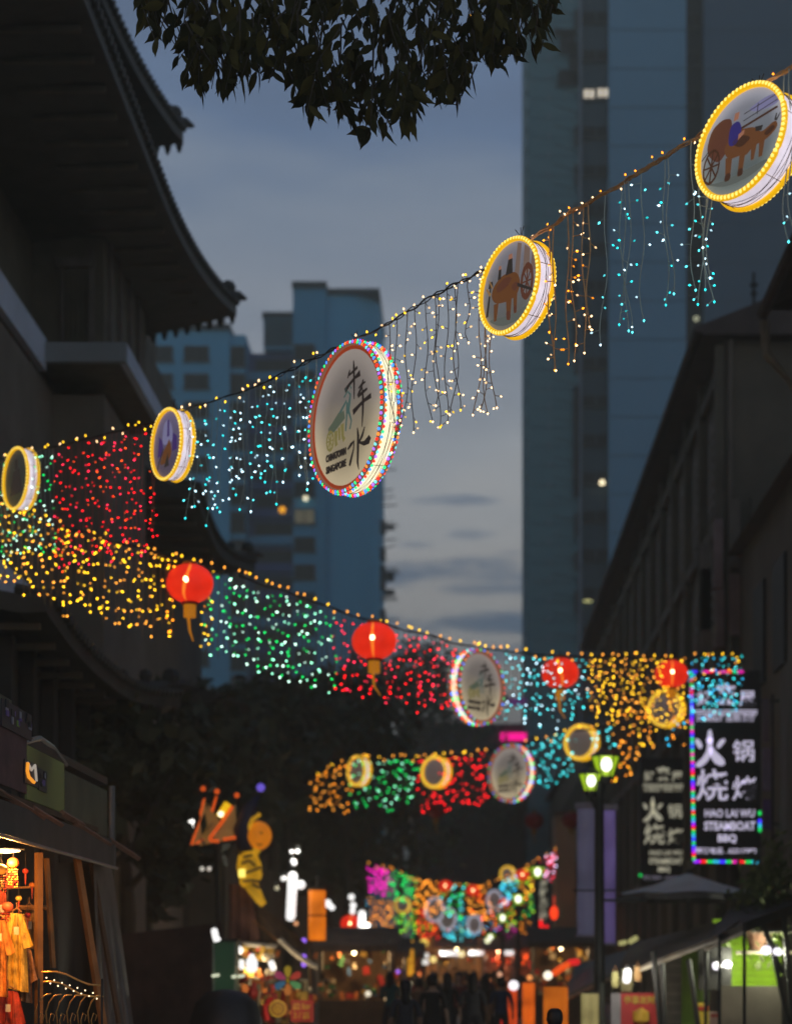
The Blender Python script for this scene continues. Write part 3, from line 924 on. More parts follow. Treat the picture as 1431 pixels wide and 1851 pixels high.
curtain(L1, spread(338, 575, 24), lambda px: 205 - 30 * math.sin(px * .11), [C_ICE, C_ICE, C_AQUA, C_TEAL], 9, .0108, 4.2, 'icy blue white curtain between the violet-pictured yellow disc and the big disc', GR, .0035, M('green_tinted_wire', (.50, .56, .48), .5), .05, .016, top=25)
curtain(L1, spread(95, 262, 25) + [276, 279], lambda px: 225, [C_RED, C_RED, C_ROSE, C_ORED], 10, .0108, 4.2, 'red curtain between the two leftmost yellow discs', GR, .0032, M('red_tinted_wire', (.45, .16, .12), .5), .03, .010, top=22)
curtain(L1, spread(-6, 100, 15), lambda px: 180, [C_GRN, C_GWH, C_MINT], 9, .0108, 4.2, 'green and white curtain around the leftmost yellow disc', GR, .0032, M('green_tinted_wire', (.50, .56, .48), .5), .035, .012, top=12)

# ---- second string with red lanterns (L2)
cable(L2, -50, 866, 'second overhead cable, left part, falling from the left edge past two lanterns', .012, [C_YEL, C_GOLD], 6.5, .017, 15)
cable(L2, 867, 1345, 'second overhead cable, right part, level before the shophouses', .010, [C_YEL, C_GOLD], 7.5, .018, 13)
W2 = M('brown_thin_wire', (.35, .24, .14), .6)
curtain(L2, spread(-20, 302, 42), lambda px: 150, [C_YEL, C_YEL, C_GOLD], 6, .0135, 9.0, 'yellow curtain left of the first red lantern', GR, .0045, W2, .03, .012, thin=True)
curtain(L2, [304, 309, 371, 378], lambda px: 150, [C_YEL, C_AMB], 9, .0135, 9.0, 'yellow bunches hanging on both sides of the first red lantern', GR, .0045, W2, .06, .02, thin=True)
curtain(L2, spread(372, 604, 25), lambda px: 158, [C_GRN, C_GRN, C_MINT, C_GWH], 8, .0135, 9.0, 'green curtain between the first and the second red lantern', GR, .0045, W2, .03, .012, thin=True, top=14)
curtain(L2, spread(604, 828, 24), lambda px: 150 - (px - 604) * .08, [C_RED, C_ROSE, C_RED], 8, .0135, 9.0, 'red curtain around the second red lantern and left of the second logo disc', GR, .0045, W2, .03, .012, thin=True, top=14)
curtain(L2, spread(908, 1062, 20), lambda px: 125, [C_AQUA, C_TEAL, C_AQUA, C_ICE], 7, .0142, 10.0, 'turquoise curtain around the third red lantern', GR, .0045, W2, .03, .012, thin=True, top=10)
curtain(L2, spread(1062, 1240, 26), lambda px: 118, [C_YEL, C_GOLD, C_YEL], 9, .0145, 10.5, 'dense yellow curtain left of the fourth red lantern', GR, .0045, W2, .03, .012, thin=True)
curtain(L2, spread(1244, 1344, 12), lambda px: 95, [C_CYAN, C_TEAL, C_AQUA], 6, .0145, 10.5, 'cyan curtain in front of the top of the large steamboat sign', GR, .0045, W2, .03, .012, thin=True)

# ---- third string (L3)
cable(L3, 560, 890, 'third overhead cable, left part, level above the lower red and green curtains', .012, [C_GOLD, C_YEL], 8.5, .022, 12)
cable(L3, 950, 1345, 'third overhead cable, right part, rising to the steamboat sign', .012, [C_GOLD, C_YEL], 8.5, .021, 14)
curtain(L3, spread(562, 636, 12), lambda px: 62 + (px - 560) * .35, [C_AMB, C_GOLD], 6, .022, 8.5, 'amber curtain at the far left of the third string', GR, .004, W2, .08, .03, thin=True, top=4)
curtain(L3, spread(636, 754, 17), lambda px: 92, [C_GRN, C_MINT, C_GRN], 6, .022, 8.5, 'green curtain between the small crescent disc and the middle yellow disc', GR, .004, W2, .08, .03, thin=True)
curtain(L3, spread(756, 884, 19), lambda px: 94, [C_RED], 7, .022, 8.0, 'red curtain between the middle yellow disc and the lower logo disc', GR, .004, W2, .08, .03, thin=True)
curtain(L3, spread(956, 1040, 13), lambda px: 88, [C_TEAL, C_AQUA], 7, .022, 8.0, 'teal curtain right of the lower logo disc', GR, .004, W2, .08, .03, thin=True)
curtain(L3, [1078, 1084, 1101, 1106], lambda px: 40, [C_TEAL, C_AQUA], 4, .022, 8.0, 'few teal bulbs just above the twin street lamp', GR, .004, W2, .08, .03, thin=True)
curtain(L3, spread(1112, 1180, 9), lambda px: 118 if px < 1150 else 90, [C_AMB, C_YEL, C_GOLD], 8, .021, 8.5, 'orange curtain above the smaller steamboat sign', GR, .004, W2, .08, .03, thin=True)
curtain(L3, [1205, 1214, 1226, 1233, 1238], lambda px: 105, [C_AMB, C_YEL, C_CYAN], 7, .021, 8.5, 'orange strands hanging under the right yellow disc before the sign edge', GR, .004, W2, .08, .03, thin=True, top=50)
curtain(L3, spread(1244, 1340, 9), lambda px: 85, [C_CYAN, C_AQUA, C_TEAL], 5, .021, 8.0, 'lower cyan curtain across the lettering at the top of the large sign', GR, .004, W2, .08, .03, thin=True, top=20)

# ---- far strings
def far(line, a, b, n, ln, cols, label, r=.034, st=10.0, per=6, top=3):
    curtain(line, spread(a, b, n), lambda px: ln, cols, per, r, st, label, GR, .006, W2, .10, .05, thin=True, top=top)
for ln_, a, b, lb in ((F1, 640, 1004, 'far sagging cable with magenta curtain at its left end'), (F2, 660, 960, 'far cable under the white ring discs'), (F3, 742, 960, 'farthest and lowest cable at the street end')):
    cable(ln_, a, b, lb, .02, [C_GOLD, C_AMB], 9, .032, 9)
far(F1, 662, 704, 9, 48, [C_MAG], 'magenta curtain, far left end of the first far string')
far(F1, 706, 748, 9, 52, [C_GRN], 'green curtain right beside the far magenta curtain')
far(F1, 750, 800, 10, 58, [C_GOLD, C_AMB], 'orange curtain in the middle of the first far string')
far(F1, 802, 842, 8, 58, [C_GRN, C_AQUA, C_GRN], 'green and aqua curtain below the far red lantern')
far(F1, 842, 884, 9, 62, [C_AMB, C_ORED, C_GOLD], 'orange and red curtain at the bottom of the sag')
far(F1, 905, 935, 6, 45, [C_CYAN, C_AQUA], 'blue curtain beside the far right yellow ring')
far(F1, 935, 975, 8, 46, [C_YEL, C_LIME, C_GOLD], 'yellow green curtain behind the far street lamp')
far(F1, 976, 1004, 7, 45, [C_LAV, C_ROSE], 'pinkish white curtain at the far right end')
far(F2, 656, 668, 3, 24, [C_CYAN], 'tiny blue tuft at the left end of the second far string', per=4)
far(F2, 668, 712, 10, 44, [C_GOLD, C_AMB], 'amber curtain at the left of the second far string')
far(F2, 712, 752, 9, 48, [C_LIME, C_GRN], 'green curtain under the small far yellow ring')
far(F2, 752, 790, 8, 46, [C_ORED, C_RED], 'red curtain left of the far white rings')
far(F2, 800, 855, 12, 40, [C_CYAN, C_AQUA, C_TEAL], 'light blue curtain between the far white rings')
far(F2, 855, 905, 9, 42, [C_ORED, C_AMB, C_CYAN], 'orange and blue curtain right of the far white rings')
far(F2, 912, 962, 9, 46, [C_AMB, C_LIME, C_GRN], 'mixed green and orange curtain below the far blue curtain')
far(F3, 752, 782, 5, 26, [C_LIME, C_YEL], 'lime tuft on the farthest string', per=4)
far(F3, 785, 822, 6, 22, [C_ORED, C_RED], 'red tuft on the farthest string', per=4)
far(F3, 822, 880, 9, 28, [C_LIME, C_GRN], 'green curtain low over the market front', per=4)
far(F3, 886, 934, 8, 30, [C_MAG], 'magenta curtain low at the right of the market front', per=5)
far(F3, 938, 956, 4, 32, [C_AMB], 'orange tuft at the end of the farthest string', per=4)

# two little amber bulbs in the tree
for (px, py) in ((850, 30), (856, 96)):
    p = P(px, py, 19)
    t = thing('hanging_bulb', 'upper amber bulb among the overhead leaves' if py < 50 else 'lower amber bulb among the overhead leaves', 'bulb', p)
    m = MB(p); m.ball(p, .020, 8, 6); m.build('bulb', E('amber_globe', (1.0, .45, .03), 2.0), t, smooth=True)
    m = MB(p); m.tube([p, p + Vector((0, 0, .6))], .004, 4); m.build('lead', mt_wire_d, t)

# ================================================================== round drum signs
mt_yrope = E('yellow_rope_light', (1.0, .52, .004), .80, True)
mt_ybead = E('yellow_rope_bead', (1.0, .74, .16), 1.35)
mt_rim_w = E('lit_white_drum_cloth', S(218, 208, 222), 1.0, True, var=.12, scale=9)
mt_rim_y = E('lit_cream_drum_cloth', S(240, 234, 196), 1.15, True, var=.10, scale=9)
mt_ochre = M('ochre_hoop', (.42, .26, .08), .6)
def panel_mat(name, c0, c1, edge):
    """translucent printed panel with painted-in inner light: paper colour drifts a little from top to bottom, as printed"""
    m = bpy.data.materials.new(name); m.use_nodes = True
    nt = m.node_tree; b = nt.nodes['Principled BSDF']
    tcn = nt.nodes.new('ShaderNodeTexCoord'); sp = nt.nodes.new('ShaderNodeSeparateXYZ')
    nt.links.new(tcn.outputs['Object'], sp.inputs[0])
    r = nt.nodes.new('ShaderNodeValToRGB')
    mr = nt.nodes.new('ShaderNodeMapRange'); mr.inputs['From Min'].default_value = -.45; mr.inputs['From Max'].default_value = .45
    nt.links.new(sp.outputs[2], mr.inputs[0])
    nn = nt.nodes.new('ShaderNodeTexNoise'); nn.inputs['Scale'].default_value = 3
    nt.links.new(tcn.outputs['Object'], nn.inputs[0])
    ad = nt.nodes.new('ShaderNodeMath'); ad.operation = 'MULTIPLY_ADD'; ad.inputs[1].default_value = .35; ad.inputs[2].default_value = -.17
    nt.links.new(nn.outputs[0], ad.inputs[0])
    a2 = nt.nodes.new('ShaderNodeMath'); a2.operation = 'ADD'
    nt.links.new(mr.outputs[0], a2.inputs[0]); nt.links.new(ad.outputs[0], a2.inputs[1]); nt.links.new(a2.outputs[0], r.inputs[0])
    r.color_ramp.elements[0].position = .30; r.color_ramp.elements[1].position = .72
    r.color_ramp.elements[0].color = (*c0, 1); r.color_ramp.elements[1].color = (*c1, 1)
    # stronger painted glow along the rim, as from lamps inside
    ln_ = nt.nodes.new('ShaderNodeVectorMath'); ln_.operation = 'LENGTH'; nt.links.new(tcn.outputs['Object'], ln_.inputs[0])
    m2 = nt.nodes.new('ShaderNodeMapRange'); m2.interpolation_type = 'SMOOTHSTEP'
    m2.inputs['From Min'].default_value = edge[0]; m2.inputs['From Max'].default_value = edge[1]
    m2.inputs['To Min'].default_value = edge[2]; m2.inputs['To Max'].default_value = edge[3]
    nt.links.new(ln_.outputs['Value'], m2.inputs[0])
    nt.links.new(r.outputs[0], b.inputs['Emission Color']); nt.links.new(m2.outputs[0], b.inputs['Emission Strength'])
    b.inputs['Base Color'].default_value = (.25, .24, .22, 1)
    m.cycles.emission_sampling = 'NONE'
    return m
def ink(name, c, k=1.0): return E('ink_' + name, c, k, base=tuple(x * .5 for x in c))
I_BR = ink('ox_brown', S(92, 58, 34)); I_BR2 = ink('ox_dark_brown', S(62, 40, 28)); I_CHEST = ink('chestnut', S(82, 50, 38)); I_BLUE = ink('blue_cloth', S(46, 40, 96))
I_DK = ink('dark_line', S(45, 40, 38)); I_TAN = ink('tan', S(128, 98, 66)); I_SK = ink('skin', S(140, 95, 75)); I_COLM = ink('column', S(105, 88, 80)); I_LAV = ink('pale_sky', S(110, 108, 140)); I_VIO = ink('violet', S(58, 42, 92)); I_GRY = ink('road_grey', S(84, 88, 84))
I_BLACK = E('black_brush_ink', S(38, 32, 30), 1.0, base=(.02, .02, .02)); I_TEALK = ink('teal_line', S(62, 84, 80)); I_OLV = ink('olive_line', S(112, 104, 62)); I_GRN2 = ink('grey_green', S(76, 84, 70)); I_REDR = E('orange_red_border', S(190, 72, 38), .42, base=(.5, .12, .04))

def flat(parent, polys, mat, y, name='printed_picture', soft=False):
    m = MB()
    for pl in polys:
        if len(pl) > 4 or (len(pl) == 4 and soft):
            for _ in range(2):     # round the drawn outline
                q = []
                for i in range(len(pl)):
                    a, b = pl[i], pl[(i + 1) % len(pl)]
                    q += [(a[0] * .78 + b[0] * .22, a[1] * .78 + b[1] * .22), (a[0] * .22 + b[0] * .78, a[1] * .22 + b[1] * .78)]
                pl = q
        m.prism(pl, y - .0015, y)
    o = fixn(m.build(name, mat, parent)); o['kind'] = 'stuff'
    return o
def wheel(cx, cz, r, w=.03, n=14, sx=1.0):
    out = []
    for i in range(n):
        a, b = 2 * math.pi * i / n, 2 * math.pi * (i + 1) / n
        out.append([(cx + r * sx * math.cos(a), cz + r * math.sin(a)), (cx + r * sx * math.cos(b), cz + r * math.sin(b)),
                    (cx + (r - w) * sx * math.cos(b), cz + (r - w) * math.sin(b)), (cx + (r - w) * sx * math.cos(a), cz + (r - w) * math.sin(a))])
    for i in range(4):
        a = math.pi * i / 4; c, s_ = math.cos(a), math.sin(a)
        out.append([(cx + r * sx * c - .006 * s_, cz + r * s_ + .006 * c), (cx + r * sx * c + .006 * s_, cz + r * s_ - .006 * c), (cx - r * sx * c + .006 * s_, cz - r * s_ - .006 * c), (cx - r * sx * c - .006 * s_, cz - r * s_ + .006 * c)])
    return out
def disc(center, D, T, rz, label, kind, picture=None, group='round drum signs on the overhead cables', beads=64, detail=True, tilt=0.0):
    c = Vector(center)
    k_ = (c.y - .17) / c.y; c = Vector((c.x * k_, c.y * k_, EYE + (c.z - EYE) * k_))
    t = thing('drum_sign', label, 'lantern sign', c, R(rz), group)
    t.rotation_euler = (R(tilt), 0, R(rz))
    R0 = D / 2
    N = 48
    logo = kind == 'logo'
    cloth = mt_rim_y if logo else mt_rim_w
    # drum wall
    m = MB()
    vs, fs = [], []
    for i in range(N):
        a = 2 * math.pi * i / N
        vs += [(R0 * .97 * math.cos(a), 0.0, R0 * .97 * math.sin(a)), (R0 * .97 * math.cos(a), T, R0 * .97 * math.sin(a))]
    for i in range(N):
        j = (i + 1) % N
        fs.append((2 * i, 2 * i + 1, 2 * j + 1, 2 * j))
    m.add(vs, fs)
    fixn(m.build('drum_wall', cloth, t, smooth=True))
    for nm, y, mt in (('front_panel', .0, picture or mt_dimpanel), ('back_panel', T, mt_dimpanel)):
        m = MB()
        m.add([(0, y, 0)] + [(R0 * .968 * math.cos(2 * math.pi * i / N), y, R0 * .968 * math.sin(2 * math.pi * i / N)) for i in range(N)],
              [(0, 1 + i, 1 + (i + 1) % N) for i in range(N)])
        fixn(m.build(nm, mt, t))
    rr = R0 * (.055 if detail else .125 if D > .7 else .15) if not logo else R0 * (.034 if detail else .062)
    def ring(rad, y, r_, n=48, sag=0):
        return [(rad * math.cos(2 * math.pi * i / n), y, rad * math.sin(2 * math.pi * i / n)) for i in range(n + 1)]
    for side, y in (('front', -.012), ('back', T + .012)):
        m = MB(); m.tube(ring(R0 * .975, y, rr), rr, 7, cap=False)
        rope = m.build('rope_light', mt_yrope if not logo else mt_crope, t, smooth=True)
        b = MB()
        mats = [mt_ybead] if not logo else mt_cbeads
        nb = beads
        for i in range(nb):
            a = 2 * math.pi * (i + .5) / nb
            q = Vector((R0 * .98 * math.cos(a), y - (.55 * rr if side == 'front' else -.55 * rr), R0 * .98 * math.sin(a)))
            tang = Vector((math.cos(a), 0, math.sin(a)))
            if detail: b.ball(q, rr * .72, 6, 4, mi=(i * 1) % len(mats))
            else: b.octa(q, rr * .8, tang, 1.0, i % len(mats))
            if logo:    # second row round the outside edge
                q2 = Vector((R0 * 1.0 * math.cos(a + .04), y + (.9 * rr if side == 'front' else -.9 * rr), R0 * 1.0 * math.sin(a + .04)))
                b.octa(q2, rr * .8, tang, 1.1, (i + 2) % len(mats))
        o = b.build('rope_beads', mats, rope); o['kind'] = 'stuff'
    if detail:   # thin wires wound round the drum wall
        for k in range(4):
            m = MB(); ph = random.random() * 6
            m.tube([(R0 * .985 * math.cos(2 * math.pi * i / 48), T * (.45 + .12 * k) + .008 * math.sin(i * .7 + ph), R0 * .985 * math.sin(2 * math.pi * i / 48)) for i in range(49)], .0026, 4, cap=False)
            m.build('hoop_wire', mt_ochre if k % 2 else mt_wire_d, t)
        m = MB()
        for a in (.25, 2.4, 4.3, 5.4):
            m.tube([(R0 * .99 * math.cos(a), -.01, R0 * .99 * math.sin(a)), (R0 * .99 * math.cos(a + .02), T + .01, R0 * .99 * math.sin(a + .02))], .003, 4)
        m.build('tie_wire', mt_ochre, t)
        m = MB()     # hanging loops up to the cable
        for dx in (-.05, .02, .06):
            m.tube([(dx, T * .5, R0 * .96), (dx * .3 + .01, T * .55, R0 + .06), (dx, T * .5, R0 + .11)], .004, 4)
        m.build('hanger', mt_wire_d, t)
    return t
mt_dimpanel = panel_mat('plain_dim_panel', S(70, 70, 70), S(92, 90, 92), (.2, .4, .8, 1.4))
mt_crope = E('pale_rope_core', S(150, 110, 90), .5)
mt_cbeads = [E('bead_red', (1.0, .02, .01), 2.0), E('bead_orange', (1.0, .25, .03), 1.6), E('bead_blue', (.03, .20, 1.0), 2.6), E('bead_green', (.01, .75, .18), 2.2),
             E('bead_red', (1.0, .02, .01), 2.0), E('bead_violet', (.35, .12, 1.0), 1.8), E('bead_aqua', (.15, .8, .8), 1.6)]
# upper right disc: ox cart with a driver in blue
p_ = panel_mat('ox_cart_panel', S(72, 80, 78), S(104, 106, 116), (.24, .37, 1.0, 1.9))
c = L1.at(1342); c = P(1340, 256, 13.7)
d1 = disc(c, .80, .16, -50, 'yellow-rimmed disc at the upper right with a blue-clad driver and his ox', 'yellow', p_, beads=70, tilt=-9)
flat(d1, [[(-.33, .02), (-.30, .18), (-.2, .23), (-.1, .20), (-.12, -.02), (-.2, -.1)]], I_CHEST, -.003)
flat(d1, [[(-.12, .06), (-.05, .10), (.12, .07), (.18, -.0), (.30, .06), (.33, .00), (.24, -.06), (.12, -.07), (.06, -.12), (.02, -.10), (-.1, -.1), (-.16, -.02)],
          [(-.13, -.08), (-.11, -.25), (-.07, -.25), (-.07, -.08)], [(.0, -.1), (.0, -.25), (.04, -.25), (.05, -.1)], [(.17, -.04), (.18, -.17), (.21, -.17), (.22, -.04)], [(.1, -.06), (.11, -.17), (.135, -.17), (.15, -.06)]], I_BR, -.0045)
flat(d1, wheel(-.26, -.10, .13, .02, sx=.6) + [[(-.06, .1), (.30, .155), (.31, .14), (-.05, .085)]], I_BR2, -.005)
flat(d1, [[(-.12, .15), (-.04, .17), (.0, .08), (-.04, -.01), (-.12, .0)]], I_BLUE, -.006)
flat(d1, [[(-.09, .175), (-.05, .18), (-.045, .23), (-.085, .23)], [(-.03, .02), (.02, .05), (.02, .08), (-.03, .06)]], I_SK, -.0065)
flat(d1, [[(.0, .20), (.34, .255), (.34, .250), (.0, .195)], [(.0, .15), (.36, .215), (.36, .21), (.0, .145)], [(.12, .155), (.126, .155), (.126, .235), (.12, .235)], [(-.36, -.02), (-.30, .03), (-.30, .022), (-.36, -.03)]], I_DK, -.0055)
flat(d1, [[(-.10, .02), (.0, .05), (.10, .0), (.0, -.05)], [(.20, -.01), (.28, .03), (.31, .0), (.24, -.04)], [(.0, -.2), (.045, -.2), (.05, -.255), (.0, -.255)], [(-.115, -.2), (-.065, -.2), (-.065, -.255), (-.12, -.255)]], I_BR2, -.0060, soft=True)
flat(d1, [[(-.34, -.20), (-.1, -.30), (.16, -.28), (.3, -.2), (.1, -.22), (-.15, -.25)]], I_GRY, -.0028)
flat(d1, [[(.30, .05), (.335, .095), (.34, .09), (.312, .045)], [(.29, .055), (.30, .10), (.308, .10), (.304, .05)], [(.12, .065), (.19, .055), (.18, .02), (.13, .03)]], I_DK, -.0068)
flat(d1, [[(.02, .22), (.20, .265), (.33, .24), (.30, .17), (.12, .175)]], I_LAV, -.0026)
# second disc: bullock facing a cart wheel before columns
p_ = panel_mat('bullock_panel', S(78, 80, 78), S(98, 98, 108), (.24, .37, 1.0, 1.5))
d2 = disc(P(922, 517, 16.1), .76, .13, -53, 'yellow-rimmed disc with a brown bullock and tall columns, before the tower edge', 'yellow', p_, beads=64, tilt=-3)
flat(d2, [[(.05, .05), (.08, .33), (.13, .31), (.11, .05)], [(.16, .05), (.17, .29), (.24, .24), (.24, .05)], [(.26, .05), (.27, .21), (.33, .12), (.33, .05)]], I_COLM, -.003)
flat(d2, [[(-.22, .05), (-.1, .12), (.08, .10), (.14, .0), (.10, -.10), (-.02, -.12), (-.18, -.1), (-.24, -.03)],
          [(-.2, -.1), (-.19, -.24), (-.16, -.24), (-.14, -.1)], [(-.04, -.11), (-.02, -.27), (.02, -.28), (.03, -.11)], [(.05, -.09), (.07, -.24), (.1, -.24), (.1, -.08)]], I_BR, -.0045)
flat(d2, wheel(.22, -.02, .15, .05, sx=.55), I_CHEST, -.005)
flat(d2, [[(-.06, .1), (-.03, .22), (.02, .22), (.03, .1)], [(-.16, .09), (-.15, .17), (-.12, .17), (-.12, .09)], [(-.28, .05), (-.27, .1), (-.23, .1), (-.22, .05)], [(-.3, -.18), (-.26, .05), (-.245, .05), (-.27, -.18)], [(.1, -.03), (.3, -.12), (.3, -.1), (.1, .0)]], I_DK, -.006)
flat(d2, [[(-.18, .04), (-.06, .09), (.04, .06), (-.04, .0), (-.16, -.02)], [(-.035, -.2), (.02, -.2), (.03, -.275), (-.02, -.275)], [(.06, -.18), (.10, -.18), (.10, -.24), (.07, -.24)], [(.02, .0), (.10, .02), (.10, -.06), (.04, -.05)]], I_CHEST, -.0055, soft=True)
flat(d2, [[(-.3, -.2), (-.1, -.31), (.14, -.31), (.28, -.2), (.05, -.25)]], I_GRY, -.0028)
flat(d2, [[(-.03, .22), (-.025, .26), (.015, .26), (.02, .22)], [(-.155, .17), (-.15, .20), (-.125, .20), (-.12, .17)]], I_SK, -.0062)
flat(d2, [[(-.24, .0), (-.30, .06), (-.31, .05), (-.26, -.02)], [(-.22, .05), (-.27, .12), (-.278, .115), (-.235, .04)]], I_TAN, -.0062)
# third: violet sky facade
p_ = panel_mat('facade_panel', S(66, 58, 76), S(84, 78, 106), (.24, .36, 1.0, 1.2))
d3 = disc(P(303, 803, 22.0), .77, .12, -56, 'yellow-rimmed disc with a violet sky picture, second from the left', 'yellow', p_, beads=58)
flat(d3, [[(-.14, .0), (-.1, .22), (.0, .28), (.1, .2), (.16, .0)]], I_LAV, -.003)
flat(d3, [[(.0, .08), (.01, .26), (.05, .26), (.05, .08)], [(-.24, -.1), (-.2, .12), (-.12, .06), (-.1, -.1)], [(.12, -.1), (.14, .1), (.24, .04), (.24, -.1)]], I_VIO, -.0045)
flat(d3, [[(-.2, -.2), (-.1, -.06), (.0, .0), (.06, .06), (.12, -.12), (.0, -.2)]], I_BR, -.005)
flat(d3, [[(-.26, -.22), (-.1, -.02), (-.09, -.04), (-.25, -.24)], [(-.08, -.24), (.02, -.1), (.04, -.24)]], I_DK, -.006)
# leftmost
p_ = panel_mat('dark_green_panel', S(34, 42, 34), S(38, 42, 40), (.24, .40, .9, 1.3))
d4 = disc(P(30, 865, 26.1), .80, .12, -54, 'yellow-rimmed disc with a dark picture at the left edge', 'yellow', p_, beads=54)
flat(d4, [[(-.2, -.2), (-.1, .1), (.1, .12), (.2, -.2)], [(-.05, .12), (-.05, .25), (.05, .25), (.05, .12)]], I_DK, -.003)
# big town disc
p_logo = panel_mat('cream_logo_panel', S(134, 122, 98), S(104, 97, 92), (.32, .64, 1.0, 1.9))
def logo_art(t, k, y0=-.003, words=True):
    """town emblem: three brushed characters at the right, the ox-drawn water cart at the left, two lines of lettering under it"""
    def sc(pts): return [(a * k, b * k, w * k) for a, b, w in pts]
    m = MB(); y1 = y0 - .002
    CH = [
        # niu
        [[(.13, .50, .012), (.135, .44, .032), (.14, .30, .03), (.14, .14, .012)], [(.06, .43, .012), (.045, .40, .03), (.02, .36, .008)], [(.05, .385, .02), (.12, .40, .026), (.20, .42, .03)],
         [(-.03, .255, .05), (.06, .30, .032), (.16, .335, .03), (.25, .355, .06)]],
        # che
        [[(.22, .22, .012), (.29, .245, .028), (.35, .25, .012)], [(.31, .28, .02), (.27, .21, .035), (.21, .155, .035), (.24, .14, .02)], [(.21, .145, .026), (.30, .165, .034), (.38, .18, .02)],
         [(.12, .02, .055), (.24, .06, .036), (.34, .085, .034), (.45, .10, .05)], [(.29, .21, .012), (.305, .10, .036), (.30, -.02, .032), (.285, -.15, .010)]],
        # shui
        [[(.20, -.14, .014), (.215, -.22, .040), (.21, -.36, .038), (.205, -.46, .034), (.225, -.53, .008)], [(.02, -.30, .02), (.08, -.27, .036), (.135, -.25, .03), (.13, -.32, .02), (.07, -.43, .04), (.055, -.46, .03)],
         [(.335, -.16, .012), (.29, -.23, .036), (.225, -.285, .02)], [(.225, -.28, .016), (.32, -.31, .042), (.40, -.30, .075), (.43, -.27, .05)]],
    ]
    for ch in CH:
        for st in ch: m.stroke(sc(st), y1, y0)
    fixn(m.build('calligraphy', I_BLACK, t))
    m = MB()
    for st in ([(-.27, -.02, .02), (-.10, .09, .03), (.0, .16, .02)], [(-.05, .20, .02), (.02, .24, .015), (.07, .20, .03), (.05, .12, .04), (.03, .03, .03)], [(.01, .14, .03), (.0, .0, .025), (-.02, -.12, .02)], [(.04, .05, .03), (.09, -.05, .02), (.06, -.12, .02)],
               [(-.03, .25, .014), (.0, .28, .01)], [(.09, .25, .014), (.06, .29, .01)]): m.stroke(sc(st), y1, y0)
    fixn(m.build('emblem_water_carrier', I_TEALK, t))
    m = MB()
    for st in ([(-.34, -.06, .07), (-.24, -.03, .10), (-.12, .02, .10), (-.04, .04, .08)], [(-.26, .00, .03), (-.14, .07, .03)]): m.stroke(sc(st), y1 - .001, y0 - .0005)
    fixn(m.build('emblem_cart', I_GRN2, t))
    m = MB()
    for st in ([(-.20, -.08, .06), (-.20, -.18, .04), (-.19, -.22, .05)], [(-.08, -.04, .06), (-.07, -.16, .04), (-.04, -.20, .05)], [(-.14, -.06, .04), (-.13, -.18, .03)]): m.stroke(sc(st), y1 - .002, y0 - .001)
    fixn(m.build('emblem_ox', I_OLV, t))
    m = MB()
    for pl in wheel(-.31 * k, -.15 * k, .10 * k, .025 * k, sx=.75): m.prism(pl, y1 - .003, y0 - .002)
    fixn(m.build('emblem_wheel', I_OLV, t))
    if words:
        text('CHINATOWN', .085 * k, (-.20 * k, y0 - .002, -.305 * k), I_BLACK, t, .003 * k, .38 * k, height=.07 * k)
        text('SINGAPORE', .085 * k, (-.20 * k, y0 - .002, -.415 * k), I_BLACK, t, .003 * k, .38 * k, height=.07 * k)
def logo_disc(center, D, T, rz, label, beads, detail=True):
    t = disc(center, D, T, rz, label, 'logo', p_logo, beads=beads, detail=detail)
    R0 = D / 2; N = 48; m = MB()
    for i in range(N):
        a, b = 2 * math.pi * i / N, 2 * math.pi * (i + 1) / N
        m.prism([(R0 * .955 * math.cos(a), R0 * .955 * math.sin(a)), (R0 * .955 * math.cos(b), R0 * .955 * math.sin(b)), (R0 * .895 * math.cos(b), R0 * .895 * math.sin(b)), (R0 * .895 * math.cos(a), R0 * .895 * math.sin(a))], -.004, -.001)
    fixn(m.build('orange_border', I_REDR, t))
    logo_art(t, D * .72, words=True)
    return t
logo_disc(P(627, 755, 18.6), 1.38, .15, -57, 'largest round sign with orange border, ox-cart emblem and three black characters', 92)
logo_disc(P(868, 1242, 35.0), 1.30, .17, 52, 'blurred round character sign tilted rightwards on the second string, beside the red curtain', 40, False)
logo_disc(P(920, 1398, 48.0), 1.36, .18, -46, 'lower round character sign on the third string, between red and teal curtains', 38, False)
